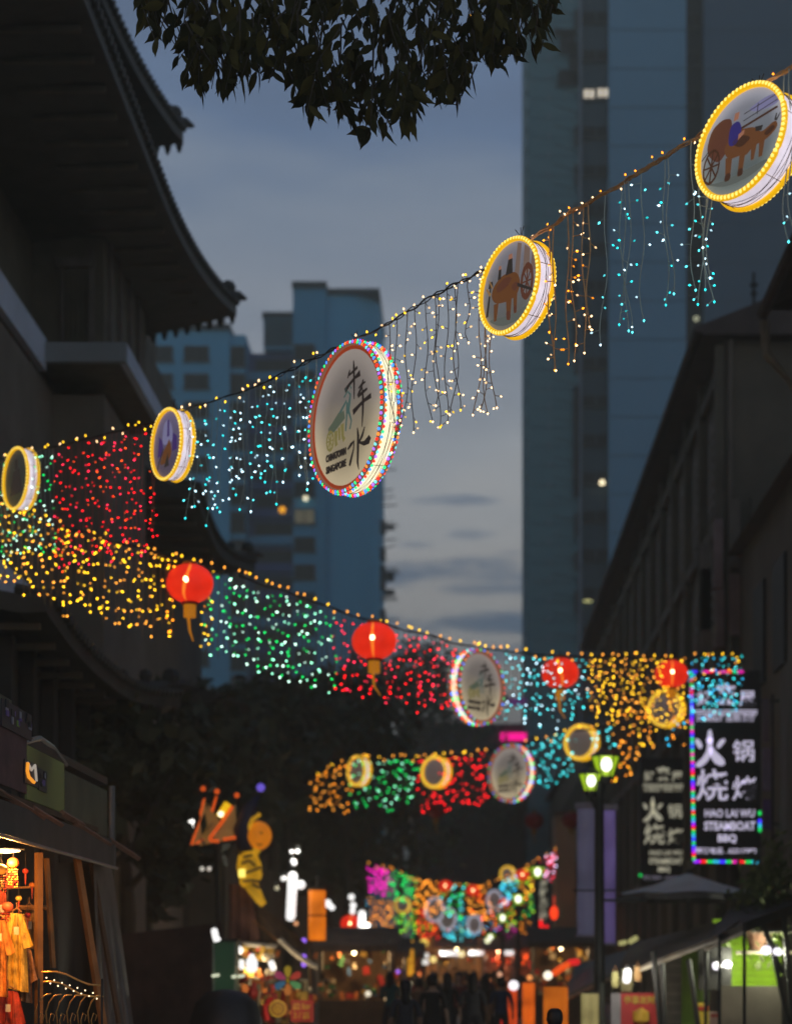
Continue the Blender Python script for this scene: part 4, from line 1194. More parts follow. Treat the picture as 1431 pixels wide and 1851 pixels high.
# small yellow discs on the third string and the far ones
pd = panel_mat('brown_dusk_panel', S(70, 62, 58), S(84, 74, 74), (.2, .42, .9, 1.3))
for (px, py, y, D, rz, lb) in ((645, 1394, 57, .82, -50, 'yellow ring disc half hidden at the left of the third string'), (785, 1396, 52.5, .80, -36, 'yellow ring disc between the lower green and red curtains'),
                               (1048, 1342, 47.5, .80, -34, 'yellow ring disc just left above the twin street lamp'), (1202, 1281, 44.9, .78, -26, 'yellow ring disc under the fourth red lantern'),
                               (727, 1637, 100, .75, -20, 'tiny yellow ring disc over the far green curtain'), (916, 1580, 86, .62, -30, 'tiny yellow ring disc at the right of the far strings')):
    disc(P(px, py, y), D, .17, rz, lb, 'yellow', pd, beads=30, detail=False)
mt_wrope = E('white_rope_light', S(225, 225, 245), .5)
for (px, py, y, D, lb) in ((785, 1645, 98, 1.15, 'left one of the far white ring discs'), (808, 1661, 100, 1.1, 'lower middle far white ring disc'), (893, 1627, 103, .95, 'upper right far white ring disc above the blue curtain'), (857, 1672, 101, .9, 'lowest far white ring disc near the magenta curtain')):
    p = P(px, py, y)
    t = thing('ring_sign', lb, 'lantern sign', p, R(-40), 'far white ring discs')
    m = MB(); m.tube([(D / 2 * math.cos(a * .2618), 0, D / 2 * math.sin(a * .2618)) for a in range(25)], .058, 6, cap=False); m.build('rope_light', mt_wrope, t, smooth=True)
    m = MB(); m.add([(0, .03, 0)] + [(D / 2 * .9 * math.cos(a * .2618), .03, D / 2 * .9 * math.sin(a * .2618)) for a in range(24)], [(0, 1 + i, 1 + (i + 1) % 24) for i in range(24)]); m.build('panel', pd, t)

# ================================================================== red lanterns
mt_lred = E('lantern_red_silk', (1.0, .028, .008), .74, True, base=(.5, .02, .01), var=.14, scale=5)
mt_lstreak = E('lantern_streak_glow', (1.0, .22, .02), 1.0)
mt_lspot = E('lantern_hot_spot', (1.0, .72, .35), 7.0)
mt_lgold = E('lantern_gold_trim', S(205, 125, 15), .55, base=(.5, .25, .02))
mt_lgold_d = M('gold_trim_dull', (.45, .24, .04), .5)
mt_lred_d = M('unlit_red_silk', (.32, .02, .02), .7)
def lantern(p, D, label, lit=True, lean=0.0, group='round red lanterns', rz=0.0):
    t = thing('red_lantern', label, 'lantern', p, rz, group)
    r = D / 2
    prof = []
    for i in range(15):
        a = -math.pi / 2 * .88 + math.pi * .88 * i / 14
        prof.append((r * math.cos(a) ** .85, r * .84 * math.sin(a)))
    m = MB(); m.lathe(prof, (0, 0, 0), 40, 0, lobes=18, lobe=.03)
    sh = m.build('shade', mt_lred if lit else mt_lred_d, t, smooth=True)
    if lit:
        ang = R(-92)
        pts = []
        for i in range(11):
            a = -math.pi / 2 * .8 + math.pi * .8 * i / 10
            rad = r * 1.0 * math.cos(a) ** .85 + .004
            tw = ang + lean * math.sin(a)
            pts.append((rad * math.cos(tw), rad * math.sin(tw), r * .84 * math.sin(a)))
        m = MB(); m.tube(pts, [.006 + .022 * math.sin(math.pi * i / 10) for i in range(11)], 5); m.build('painted_streak', mt_lstreak, t)  # bright streak of inner light, painted on the camera-facing side
        q = Vector(pts[5]); m = MB(); m.ball(q + Vector((0, .0, 0)), .034, 8, 6, sc=(1, 1, 1.4)); m.build('painted_hot_spot', mt_lspot, t)  # hot spot of the inner light, put on the front of the shade
    m = MB(); m.lathe([(r * .36, 0), (r * .38, .03), (r * .30, .05)], (0, 0, -r * .84 - .03), 18); m.build('bottom_cap', mt_lred_d, t)
    m = MB(); m.lathe([(r * .30, 0), (r * .34, .02), (r * .30, .05)], (0, 0, r * .82), 18); m.build('top_cap', mt_lgold_d, t)
    m = MB(); m.lathe([(r * .27, 0), (r * .27, r * .55)], (0, 0, -r * .84 - .03 - r * .55), 16); m.build('tassel_head', mt_lgold if lit else mt_lgold_d, t)
    zt_ = -r * .84 - .03 - r * .55
    m = MB(); m.tube([(-.02, 0, zt_), (.0, 0, zt_ - r * .6), (.05 * (1 if lean >= 0 else 2), 0, zt_ - r * 1.05)], [.022, .018, .007], 6); m.build('tassel', mt_lgold if lit else mt_lgold_d, t)
    m = MB(); m.tube([(0, 0, r * .84), (0, 0, r * .84 + .12)], .008, 5); m.build('hanger', mt_wire_d, t)
    return t
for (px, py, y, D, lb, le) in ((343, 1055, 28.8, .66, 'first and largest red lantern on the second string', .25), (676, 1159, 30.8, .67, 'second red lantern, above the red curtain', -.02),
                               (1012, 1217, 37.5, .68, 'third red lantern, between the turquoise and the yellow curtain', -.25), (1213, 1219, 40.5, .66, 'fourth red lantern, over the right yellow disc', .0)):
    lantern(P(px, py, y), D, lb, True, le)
for (px, py, y, lb) in ((788, 1462, 60, 'unlit dark red lantern under the lower red curtain'), (965, 1484, 66, 'unlit dark red lantern right of the lower logo disc'), (1033, 1483, 66, 'unlit dark red lantern left of the violet banner')):
    lantern(P(px, py, y), .62, lb, False)
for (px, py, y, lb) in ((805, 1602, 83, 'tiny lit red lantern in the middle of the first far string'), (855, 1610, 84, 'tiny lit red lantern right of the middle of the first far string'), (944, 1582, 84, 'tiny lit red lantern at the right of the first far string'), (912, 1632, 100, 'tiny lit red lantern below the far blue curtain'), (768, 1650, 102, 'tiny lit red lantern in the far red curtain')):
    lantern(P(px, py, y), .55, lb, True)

# ================================================================== trees
def leaf_mesh(L, W, bend=.25):
    """one pointed drooping leaf, folded along its rib"""
    m = MB()
    n = 5; vs = []
    for i in range(n + 1):
        v = i / n
        w = W / 2 * math.sin(math.pi * min(1, v * 1.0) ** .75) * (1 if v < .75 else (1 - v) / .25 * .8 + .0) if 0 < i < n else 0
        z = -L * v
        y = bend * L * v * v
        if i == 0 or i == n: vs.append((0, y, z))
        else: vs += [(-w, y + w * .3, z), (0, y, z), (w, y + w * .3, z)]
    fs = [(0, 1, 2), (0, 2, 3)]
    for i in range(n - 2):
        a = 1 + i * 3
        fs += [(a, a + 3, a + 4, a + 1), (a + 1, a + 4, a + 5, a + 2)]
    a = 1 + (n - 2) * 3; e = len(vs) - 1
    fs += [(a, e, a + 1), (a + 1, e, a + 2)]
    m.add(vs, fs)
    return m
mt_leaf = M('dark_green_leaf', (.048, .045, .016), .8, .35, 6)
mt_leaf2 = M('yellow_green_leaf', (.080, .066, .018), .8, .3, 6)
for q_ in (mt_leaf, mt_leaf2): q_.node_tree.nodes['Principled BSDF'].inputs['Specular IOR Level'].default_value = .12
mt_bark = M('dark_bark', (.08, .065, .045), .9, .3, 4, .4)
# boundary of the overhanging foliage, as seen
edge = [(-40, -40), (60, -60), (150, -10), (215, -5), (262, 40), (285, 105), (300, 60), (330, 175), (372, 195), (420, 190), (445, 150), (480, 190), (510, 150), (540, 205), (560, 235), (600, 215), (628, 255), (655, 270),
        (690, 262), (720, 262), (750, 245), (756, 180), (775, 160), (795, 225), (825, 210), (838, 150), (870, 125), (905, 150), (925, 160), (950, 110), (975, 135), (985, 105), (992, 45), (1010, 20), (1040, -40)]
def edge_y(px):
    for i in range(len(edge) - 1):
        if edge[i][0] <= px <= edge[i + 1][0]:
            a, b = edge[i], edge[i + 1]
            return a[1] + (b[1] - a[1]) * (px - a[0]) / (b[0] - a[0])
    return -60
TO = Vector((-5.6, 13.5, G))
tree = thing('rain_tree', 'broad tree whose dark leafy branches hang into the top of the picture', 'tree', TO)
m = MB(TO); m.tube([TO, TO + Vector((.1, 0, 2)), TO + Vector((.0, .2, 5)), TO + Vector((.4, .6, 8.6)), TO + Vector((.9, 1.0, 11))], [.34, .27, .23, .18, .1], 10); m.build('trunk', mt_bark, tree)
limbs = []
for k, (px, y) in enumerate(((120, 14.5), (330, 15.5), (470, 16.5), (600, 15.0), (720, 17.0), (850, 16.0), (960, 17.2))):
    e = P(px, -30 - 25 * (k % 3), y)
    a = TO + Vector((.3, .5, 8.4 + .25 * (k % 3)))
    mid = a.lerp(e, .5) + Vector((0, 0, .9))
    limbs.append((a, mid, e))
    m = MB(TO); m.tube([a, a.lerp(mid, .5) + Vector((0, 0, .25)), mid, mid.lerp(e, .5) + Vector((0, 0, .15)), e], [.11, .085, .06, .045, .025], 7); m.build('limb', mt_bark, tree)
rt = random.Random(11)
leafp = [leaf_mesh(.175, .074), leaf_mesh(.15, .068, .35), leaf_mesh(.20, .070, .15)]
leaf_me = []
for i, lm in enumerate(leafp):
    o = lm.build('leaf', mt_leaf if i < 2 else mt_leaf2, None, smooth=True); leaf_me.append(o.data); bpy.data.objects.remove(o)
tw = MB(TO)
leaves = []
def twig(px, py_tip, y, L=.6, n=7):
    tip = P(px, py_tip, y)
    lx = rt.uniform(-.25, .25)
    base = tip + Vector((lx, rt.uniform(-.1, .1), L))
    pts = [base, base.lerp(tip, .5) + Vector((lx * .2, 0, .05)), tip]
    tw.tube(pts, [.009, .006, .003], 4)
    for i in range(n):
        v = .1 + .9 * (i + rt.random() * .6) / n
        q = base.lerp(tip, min(1, v)) + Vector((0, 0, .03))
        leaves.append((q, rt.uniform(-1.05, 1.05), rt.uniform(0, 6.28), rt.uniform(.75, 1.15), v))
for k in range(104):
    px = rt.uniform(230, 1000)
    ey = edge_y(px)
    if ey < -20: continue
    twig(px, ey - rt.uniform(18, 40), rt.uniform(14.2, 17.2), rt.uniform(.35, .7), rt.randint(5, 8))
nedge = len(leaves)
for k in range(600):     # inner mass, thicker upwards
    px = rt.uniform(-30, 1000)
    ey = edge_y(px)
    if ey < -30: continue
    py = ey - 45 - (ey + 90) * rt.random() ** 1.1
    if py < -60: continue
    # open pockets where the sky shows
    if noise.noise(Vector((px * .030, py * .042, 3.1))) > .12: continue
    twig(px, py, rt.uniform(13.8, 18.0), rt.uniform(.25, .5), rt.randint(5, 8))
tw.build('twigs', mt_bark, tree)['kind'] = 'stuff'
vis = [l for l in leaves[:nedge]]
rt.shuffle(vis)
single, rest = vis[:290], vis[290:] + leaves[nedge:]
for (q, tilt, az, s, v) in single:
    o = bpy.data.objects.new('leaf', leaf_me[rt.randrange(3)]); COL.objects.link(o); o.parent = tree
    o.location = q - TO; o.rotation_euler = (tilt * .6, tilt, az); o.scale = (s, s, s)
lm = MB(TO)
base_v = [[v.co.copy() for v in me.vertices] for me in leaf_me]; base_f = [[list(p.vertices) for p in me.polygons] for me in leaf_me]
for (q, tilt, az, s, v) in rest:
    i = rt.randrange(3)
    mtx = Matrix.Translation(q) @ Matrix.Rotation(az, 4, 'Z') @ Matrix.Rotation(tilt, 4, 'Y') @ Matrix.Rotation(tilt * .6, 4, 'X') @ Matrix.Scale(s, 4)
    lm.add([mtx @ c_ for c_ in base_v[i]], base_f[i], 1 if i == 2 else 0)
o = lm.build('foliage', [mt_leaf, mt_leaf2], tree, smooth=True); o['kind'] = 'stuff'

mt_crown = M('street_tree_foliage', (.05, .06, .025), .7, .4, 1.5)
mt_crown2 = M('street_tree_foliage_light', (.085, .09, .04), .7, .4, 1.5)
def street_tree(x, y, h, r, label, seed, n=900, squash=.75, leafs=.32, holes=.2):
    rr = random.Random(seed)
    o0 = Vector((x, y, G))
    t = thing('street_tree', label, 'tree', o0, 0, 'street trees along the left pavement')
    top = h - r * squash - G
    m = MB(o0); m.tube([o0, o0 + Vector((.1, 0, top * .5)), o0 + Vector((-.1, .1, top * .9)), o0 + Vector((.1, 0, top + r * .3))], [.24, .18, .13, .05], 8)
    for k in range(6):
        a = k * 1.05 + rr.random(); zb_ = top * rr.uniform(.5, .9)
        m.tube([o0 + Vector((0, 0, zb_)), o0 + Vector((math.cos(a) * r * .4, math.sin(a) * r * .4, zb_ + r * .35)), o0 + Vector((math.cos(a) * r * .75, math.sin(a) * r * .75, top + r * .25))], [.09, .06, .02], 6)
    m.build('trunk', mt_bark, t)
    cr_ = MB(o0)
    cl = []
    for k in range(int(22 + r * 5)):
        a = rr.uniform(0, 6.28); e = rr.uniform(-.7, 1.4); d = rr.random() ** .45 * r * .85
        cl.append((o0 + Vector((math.cos(a) * math.cos(e) * d, math.sin(a) * math.cos(e) * d, top + math.sin(e) * d * squash)), rr.uniform(.22, .42) * r))
    for k in range(n):
        c_, cr2 = cl[rr.randrange(len(cl))]
        v = Vector((rr.gauss(0, 1), rr.gauss(0, 1), rr.gauss(0, .8))).normalized() * cr2 * rr.random() ** .4
        q = c_ + v
        a = Vector((rr.gauss(0, 1), rr.gauss(0, 1), rr.gauss(0, 1))).normalized(); b = a.cross(Vector((rr.gauss(0, 1), rr.gauss(0, 1), rr.gauss(0, 1)))).normalized()
        s = leafs * rr.uniform(.5, 1.2)
        cr_.add([q - a * s, q + b * s * .5, q + a * s, q - b * s * .5], [(0, 1, 2, 3)], rr.randrange(3) == 0)
    o = cr_.build('crown', [mt_crown, mt_crown2], t); o['kind'] = 'stuff'
    return t
tk = 1
for (px, y, pyt, r, n, lb) in ((160, 39, 1255, 2.3, 1500, 'dark leafy tree between the nearest stall and the low tiled roof'), (222, 43, 1240, 2.0, 1500, 'dark leafy tree close to the temple wall, left of the crown lantern'), (262, 49, 1390, 2.4, 1500, 'lower bushy tree left of the crown lantern'), (330, 60, 1255, 3.4, 1500, 'dark street tree just beyond the temple, under the green curtain'), (430, 66, 1225, 3.2, 1500, 'dark street tree second from the temple'),
                               (520, 72, 1218, 3.3, 1500, 'dark street tree below the left part of the red curtain'), (625, 78, 1205, 3.4, 1500, 'tall dark street tree beneath the second red lantern'),
                               (722, 131, 1150, 4.6, 1100, 'sparse topped street tree rising against the pale sky gap'), (800, 138, 1190, 4.4, 1100, 'airy street tree left of the second character disc'),
                               (590, 88, 1300, 4.0, 1500, 'wide street tree behind the third string'), (750, 134, 1310, 6.0, 2200, 'wide dark tree closing the view above the far strings'),
                               (880, 146, 1330, 6.0, 2200, 'dark tree under the magenta neon strip'), (480, 80, 1390, 4.0, 1400, 'low dark tree left of the far amber curtain'), (655, 100, 1400, 4.4, 1700, 'low tree mass in the middle behind the red curtain')):
    H = EYE + (VY - pyt) / F * y
    street_tree((px - VX) / F * y, y, H, r, lb, tk, n, .8 if r > 3 else .95, .36 if r > 3 else .30); tk += 1

# potted greenery at the right by the big sign
for (px, py, y, lb) in ((1400, 1600, 36, 'leafy potted shrub at the right edge beside the steamboat sign'), (1372, 1640, 37, 'smaller shrub half hidden behind the grey parasol')):
    rr = random.Random(px); o0 = P(px, py + 60, y); m = MB(o0)
    for k in range(500):
        q = P(px, py, y) + Vector((rr.gauss(0, .22), rr.gauss(0, .2), rr.gauss(0, .42)))
        a = Vector((rr.gauss(0, 1), rr.gauss(0, 1), rr.gauss(0, 1))).normalized(); b = a.cross(Vector((0.2, .3, 1))).normalized()
        m.add([q - a * .1, q + b * .04, q + a * .1, q - b * .04], [(0, 1, 2, 3)])
    t = thing('potted_shrub', lb, 'plant', o0)
    m.build('foliage', M('shrub_leaf', (.10, .13, .04), .6, .4, 5), t)['kind'] = 'stuff'
    m = MB(o0); m.tube([o0, P(px, py, y)], .03, 5); m.build('stem', mt_bark, t)
    m = MB(o0); m.lathe([(.18, 0), (.26, .35), (.28, .4)], o0 - Vector((0, 0, .2)), 14); m.build('pot', M('clay_pot', (.15, .07, .04), .8), t)
    m = MB(o0); m.box(tuple(o0 + Vector((-.4, -.35, -.26))), tuple(o0 + Vector((1.2, .35, -.205)))); m.build('shelf', mt_shop2, t)

# ================================================================== steamboat signs
mt_board = M('black_sign_board', (.014, .013, .013), .45, .1)
mt_ltr = E('white_sign_letter', S(205, 198, 222), .85)
mt_ltr2 = E('cream_sign_letter', S(176, 172, 150), .80)
mt_ltrd = E('dim_sign_letter', S(110, 105, 118), .8)
mt_arm = M('steel_bracket', (.05, .05, .05), .5, metal=.6)
seg_cols = [E('led_red', (1.0, .01, .02), 1.5), E('led_green', (.01, .72, .12), 1.2), E('led_cyan', (.03, .5, .75), 1.3), E('led_blue', (.05, .03, 1.0), 1.6), E('led_violet', (.30, .01, .9), 1.5), E('led_magenta', (.8, .01, .4), 1.4)]
def led_run(pts, seg, r, parent, name='led_rope', gap=0.0, seed=1):
    """rope of coloured LED segments along a polyline"""
    rr = random.Random(seed); m = MB(); k = rr.randrange(6)
    for i in range(len(pts) - 1):
        a, b = Vector(pts[i]), Vector(pts[i + 1]); L = (b - a).length; n = max(1, int(L / seg))
        for j in range(n):
            if rr.random() < gap: continue
            m.tube([a.lerp(b, j / n), a.lerp(b, (j + .96) / n)], r, 6, k % 6)
            k += rr.choice([1, 1, 2, 4])
    return m.build(name, seg_cols, parent)
def fire_char(cx, cz, s, mat, parent, y=-.02):
    """big brushed character huo"""
    m = MB()
    for st in ([(.0, .50, .06), (.0, .36, .13), (.0, .18, .14), (.0, .05, .15), (-.03, -.12, .16), (-.14, -.30, .17), (-.28, -.42, .16), (-.38, -.45, .05)],
               [(.02, .02, .10), (.10, -.15, .20), (.22, -.30, .25), (.33, -.38, .18), (.38, -.42, .05)], [(-.36, .26, .05), (-.32, .18, .14), (-.25, .06, .12), (-.26, .0, .05)],
               [(.40, .24, .05), (.33, .20, .13), (.24, .08, .12), (.20, .02, .05)], [(-.10, .22, .03), (.0, .22, .20), (.09, .23, .04)]):
        m.stroke([(cx + a * s, cz + b * s, w * s) for a, b, w in st], y - .01, y)
    return fixn(m.build('brushed_character', mat, parent))
def steamboat(x0, x1, ztop, zbot, y, label, mt, led=True):
    w = x1 - x0; h = ztop - zbot; cx = (x0 + x1) / 2
    t = thing('hanging_sign', label, 'sign', (cx, y, zbot), 0, 'upright black steamboat signs')
    m = MB(); m.box((-w / 2, 0, 0), (w / 2, .16, h)); m.build('board', mt_board, t)
    m = MB()
    for a, b in (((-w / 2 - .03, -.015, -.03), (-w / 2, .17, h + .03)), ((w / 2, -.015, -.03), (w / 2 + .03, .17, h + .03)), ((-w / 2, -.015, h), (w / 2, .17, h + .03)), ((-w / 2, -.015, -.03), (w / 2, .17, 0))): m.box(a, b)
    m.build('sign_frame', mt_arm, t)
    for z in (h * .2, h * .85):
        m = MB(); m.tube([(w / 2, .08, z), (w / 2 + .45, .08, z)], .03, 6); m.build('bracket', mt_arm, t)
    Z = lambda v: h * (1 - v)
    text('好', w * .24, (-w * .31, -.01, Z(.145)), mt, t, .006); text('来', w * .33, (-.0 * w, -.01, Z(.125)), mt, t, .012); text('屋', w * .25, (w * .32, -.01, Z(.145)), mt, t, .006)
    m = MB(); m.box((-w * .46, -.012, Z(.207)), (w * .47, -.002, Z(.200))); m.box((-w * .46, -.012, Z(.221)), (w * .47, -.002, Z(.214))); m.build('underline', mt, t)
    text('火锅烧烤自助餐厅', w * .12, (0, -.01, Z(.245)), mt, t, .002, w * .88)
    fire_char(-w * .235, Z(.405), w * .56, mt, t)
    text('锅', w * .34, (w * .27, -.01, Z(.425)), mt, t, .006)
    text('烧', w * .50, (-w * .20, -.01, Z(.61)), mt, t, .008); text('烤', w * .38, (w * .28, -.01, Z(.625)), mt, t, .006)
    text('HAO LAI WU', w * .17, (w * .06, -.01, Z(.745)), mt, t, .006, w * .74, height=h * .042)
    text('STEAMBOAT', w * .19, (w * .06, -.01, Z(.812)), mt, t, .010, w * .76, height=h * .048)
    text('BBQ', w * .19, (w * .02, -.01, Z(.880)), mt, t, .012, w * .28, height=h * .048)
    text('预订电话 . 62219988', w * .1, (0, -.01, Z(.945)), mt if led else mt_ltrd, t, .003, w * .90)
    return t, w, h
xs0, xs1 = (1250 - VX) / F * 44, (1372 - VX) / F * 44
t, w, h = steamboat(xs0, xs1, zt(1215, 44), zt(1558, 44), 44, 'large upright black restaurant sign outlined with coloured LEDs, farthest right', mt_ltr)
led_run([(-w / 2 - .02, -.05, h - .0), (-w / 2 + .04, -.05, 0.02)], .085, .034, t, seed=3)
led_run([(-w / 2 + .04, -.05, .0), (w / 2 - .04, -.05, -.01)], .14, .034, t, seed=5)
led_run([(w / 2 + .01, -.05, .20), (w / 2 + .0, -.05, 1.30)], .09, .034, t, gap=.4, seed=8)
led_run([(-w / 2 - .02, -.05, h), (w / 2 - .1, -.05, h)], .12, .030, t, gap=.3, seed=9)
xs0, xs1 = (1158 - VX) / F * 58.5, (1238 - VX) / F * 58.5
t, w, h = steamboat(xs0, xs1, zt(1372, 58.5), zt(1600, 58.5), 58.5, 'smaller dimmer upright black restaurant sign behind the parasol', mt_ltr2, False)
m = MB(); m.ball((-w / 2 - .02, -.06, .28), .045, 6, 5); m.build('led_dot', seg_cols[1], t)
# narrow lit edges of another sign further right
t = thing('side_banner', 'narrow dim violet upright banner right of the large steamboat sign', 'banner', P(1386, 1520, 43))
o0 = P(1386, 1520, 43); m = MB(o0); m.box(tuple(P(1379, 1502, 43)), tuple(P(1393, 1445, 43) + Vector((0, .05, 0)))); m.build('cloth', M('violet_cloth', (.13, .07, .22), .7), t)
m = MB(o0); m.box(tuple(P(1378, 1430, 43)), tuple(P(1393, 1352, 43) + Vector((0, .05, 0)))); m.build('cloth', M('mauve_cloth', (.22, .17, .24), .7), t)
m = MB(o0); m.box(tuple(P(1378, 1342, 43)), tuple(P(1390, 1262, 43) + Vector((0, .05, 0)))); m.build('cloth', M('umber_cloth', (.16, .11, .13), .7), t)
m = MB(o0); m.tube([P(1396, 1520, 43.1), P(1396, 1255, 43.1)], .03, 5); m.build('pole', mt_arm, t)
# small vertical sign with white characters further down the street
o0 = P(982, 1640, 78)
t = thing('hanging_sign', 'narrow upright sign of five pale characters over a red neon loop', 'sign', o0)
m = MB(o0); m.box(tuple(P(972, 1665, 78)), tuple(P(992, 1590, 78) + Vector((0, .15, 0)))); m.build('board', mt_board, t)
for k, ch in enumerate('海鲜大酒楼'):
    p = P(982, 1600 + k * 15, 77.97) - o0
    text(ch, .33, tuple(p), mt_ltr2, t, .008)
m = MB(o0); m.tube([P(975, 1664, 77.9), P(976, 1676, 77.9), P(984, 1681, 77.9), P(991, 1676, 77.9)], .11, 8); m.build('neon_loop', E('red_neon', (1.0, .01, .015), 1.6), t)
o0 = P(1001, 1651, 70)
m = MB(o0); m.ball(o0, .14, 12, 8, sc=(1, 1, 1.7)); m.tube([o0 + Vector((0, 0, .2)), o0 + Vector((0, 0, .6))], .012, 5)
tag(m.build('red_lamp', E('orange_red_lamp', (1.0, .05, .01), 1.6), smooth=True), 'small red oval lamp beside the dim beige pillar', 'lamp')
# beige column wall, warmly lit at the bottom
o0 = Vector((5.0, 88, 0))
t = thing('party_wall', 'beige party wall pillar behind the street lamps, brown in the dusk', 'wall', o0)
m = MB(o0); m.box(((1002 - VX) / F * 88, 88, G), ((1040 - VX) / F * 88, 90, zt(1475, 88))); m.build('wall', M('beige_render', (.42, .30, .18), .9, .2, .5), t)
m = MB(o0); m.box(((1000 - VX) / F * 88, 87.8, zt(1475, 88)), ((1043 - VX) / F * 88, 90.1, zt(1468, 88))); m.build('coping', mt_shop2, t)

# ================================================================== street lamps and banners
mt_iron = M('black_cast_iron', (.025, .028, .026), .5, .15)
mt_lglass = E('lamp_glass_green', S(165, 205, 30), .85, True, base=(.4, .5, .1))
mt_lcore = E('lamp_core', (1.0, 1.0, .86), 2.5, True)
def lamp_head(t, off, s=1.0, glass=None):
    ox, oy, oz = off
    m = MB(); m.lathe([(.115 * s, 0), (.21 * s, .30 * s), (.215 * s, .31 * s)], (ox, oy, oz), 6); g_ = m.build('lamp_glass', glass or mt_lglass, t)
    m = MB(); m.lathe([(.24 * s, 0), (.23 * s, .03 * s), (.10 * s, .12 * s), (.05 * s, .15 * s), (.05 * s, .19 * s), (.005, .22 * s)], (ox, oy, oz + .312 * s), 6); m.build('lamp_roof', mt_iron, t)
    m = MB()
    for k in range(6):
        a = 2 * math.pi * k / 6
        m.tube([(ox + .12 * s * math.cos(a), oy + .12 * s * math.sin(a), oz), (ox + .222 * s * math.cos(a), oy + .222 * s * math.sin(a), oz + .31 * s)], .012 * s, 4)
    m.lathe([(.05 * s, -.12 * s), (.12 * s, -.05 * s), (.125 * s, 0)], (ox, oy, oz), 6)
    m.build('lamp_cage', mt_iron, t)
    m = MB(); m.ball((ox, oy - .215 * s, oz + .17 * s), .085 * s, 8, 6, sc=(1, 1, 1.3)); m.build('lamp_core', mt_lcore, t, smooth=True)
def post(x, y, H, label, heads, s=1.0, group=None, pr=.07):
    t = thing('street_lamp', label, 'street lamp', (x, y, G), 0, group)
    H -= G; heads = [(a_, b_ - G, c_) for a_, b_, c_ in heads]
    m = MB(); m.lathe([(.17 * s, 0), (.17 * s, .25), (.12 * s, .35), (.11 * s, .8), (pr, .95), (pr * .8, H - .1), (pr * .8, H)], (0, 0, 0), 12); m.build('post', mt_iron, t, smooth=True)
    for (dx, z, hs) in heads:
        if dx:
            m = MB(); m.tube([(0, 0, z - .25), (dx * .5, 0, z - .33), (dx, 0, z - .12)], .03 * s, 6); m.build('arm', mt_iron, t)
        lamp_head(t, (dx, 0, z), hs)
    return t
yl = 38.0
xl = (1083 - VX) / F * yl
t = post(xl, yl, zt(1412, yl), 'nearest twin-headed green-lit street lamp in front of two violet banners', [((1094 - 1083) / F * yl, zt(1404, yl), 1.2), ((1068 - 1083) / F * yl - .01, zt(1430, yl), 1.0)], 1.15, pr=.105)
m = MB(); m.tube([(-.05, .0, zt(1628, yl) - G), (.9, .0, zt(1628, yl) - G)], .03, 6); m.tube([(-.5, .0, zt(1610, yl) - G), (.3, .0, zt(1610, yl) - G)], .02, 6); m.build('cross_arm', mt_iron, t)
t['category'] = 'street lamp'
for (px, py, y, lb) in ((936, 1636, 72, 'street lamp with a bright white head in front of the far green lights'), (971, 1588, 66, 'taller far street lamp with a glowing head under the pink curtain'), (886, 1702, 100, 'farthest street lamp near the magenta curtain'), (908, 1668, 88, 'small far street lamp at the right of the blue curtain')):
    post((px - VX) / F * y, y, zt(py, y) - .12, lb, [(0, zt(py, y), 1.15)], 1.0, 'far street lamps with white heads', pr=.08)
for (pxa, pxb, pya, pyb, y, c, lb) in ((1043, 1074, 1462, 1690, 40.5, (.30, .30, .48), 'pale violet grey upright banner left of the twin street lamp'), (1091, 1112, 1465, 1705, 40.5, (.36, .26, .62), 'stronger violet upright banner right of the twin street lamp')):
    o0 = P((pxa + pxb) / 2, pyb, y)
    t = thing('street_banner', lb, 'banner', o0)
    a, b = P(pxa, pya, y), P(pxb, pyb, y)
    m = MB(o0); n = 10
    vs = []
    for i in range(n + 1):
        v = i / n
        for x in (a.x, (a.x + b.x) / 2, b.x):
            vs.append((x, y + .05 * math.sin(v * 7 + x * 9), a.z + (b.z - a.z) * v))
    M0 = len(vs)
    vs += [(x, yy + .012, z) for x, yy, z in vs]
    fs = []
    for i in range(n):
        for j in range(2):
            k = i * 3 + j
            fs += [(k, k + 1, k + 4, k + 3), (M0 + k, M0 + k + 3, M0 + k + 4, M0 + k + 1)]
        fs += [(i * 3, i * 3 + 3, M0 + i * 3 + 3, M0 + i * 3), (i * 3 + 2, M0 + i * 3 + 2, M0 + i * 3 + 5, i * 3 + 5)]
    m.add(vs, fs); m.build('banner_cloth', E('glowing_banner_%d' % pxa, S(72, 70, 92) if pxa < 1080 else S(92, 78, 132), .42, base=c, var=.5, scale=1.3), t, smooth=True)  # cloth carries a weak mottled emission of its own
    m = MB(o0); m.box((a.x - .05, y - .05, a.z), (b.x + .05, y + .07, a.z + .12)); m.build('top_rail', M('banner_rail', (.35, .33, .42), .6), t)
    m = MB(o0); m.box((a.x - .03, y - .03, b.z - .05), (b.x + .03, y + .05, b.z)); m.build('bottom_rail', M('banner_rail', (.35, .33, .42), .6), t)
    m = MB(o0); m.tube([(b.x + .08 if pxa < 1080 else a.x - .08, y + .1, G), (b.x + .08 if pxa < 1080 else a.x - .08, y + .1, a.z + .1)], .035, 6); m.build('pole', mt_iron, t)

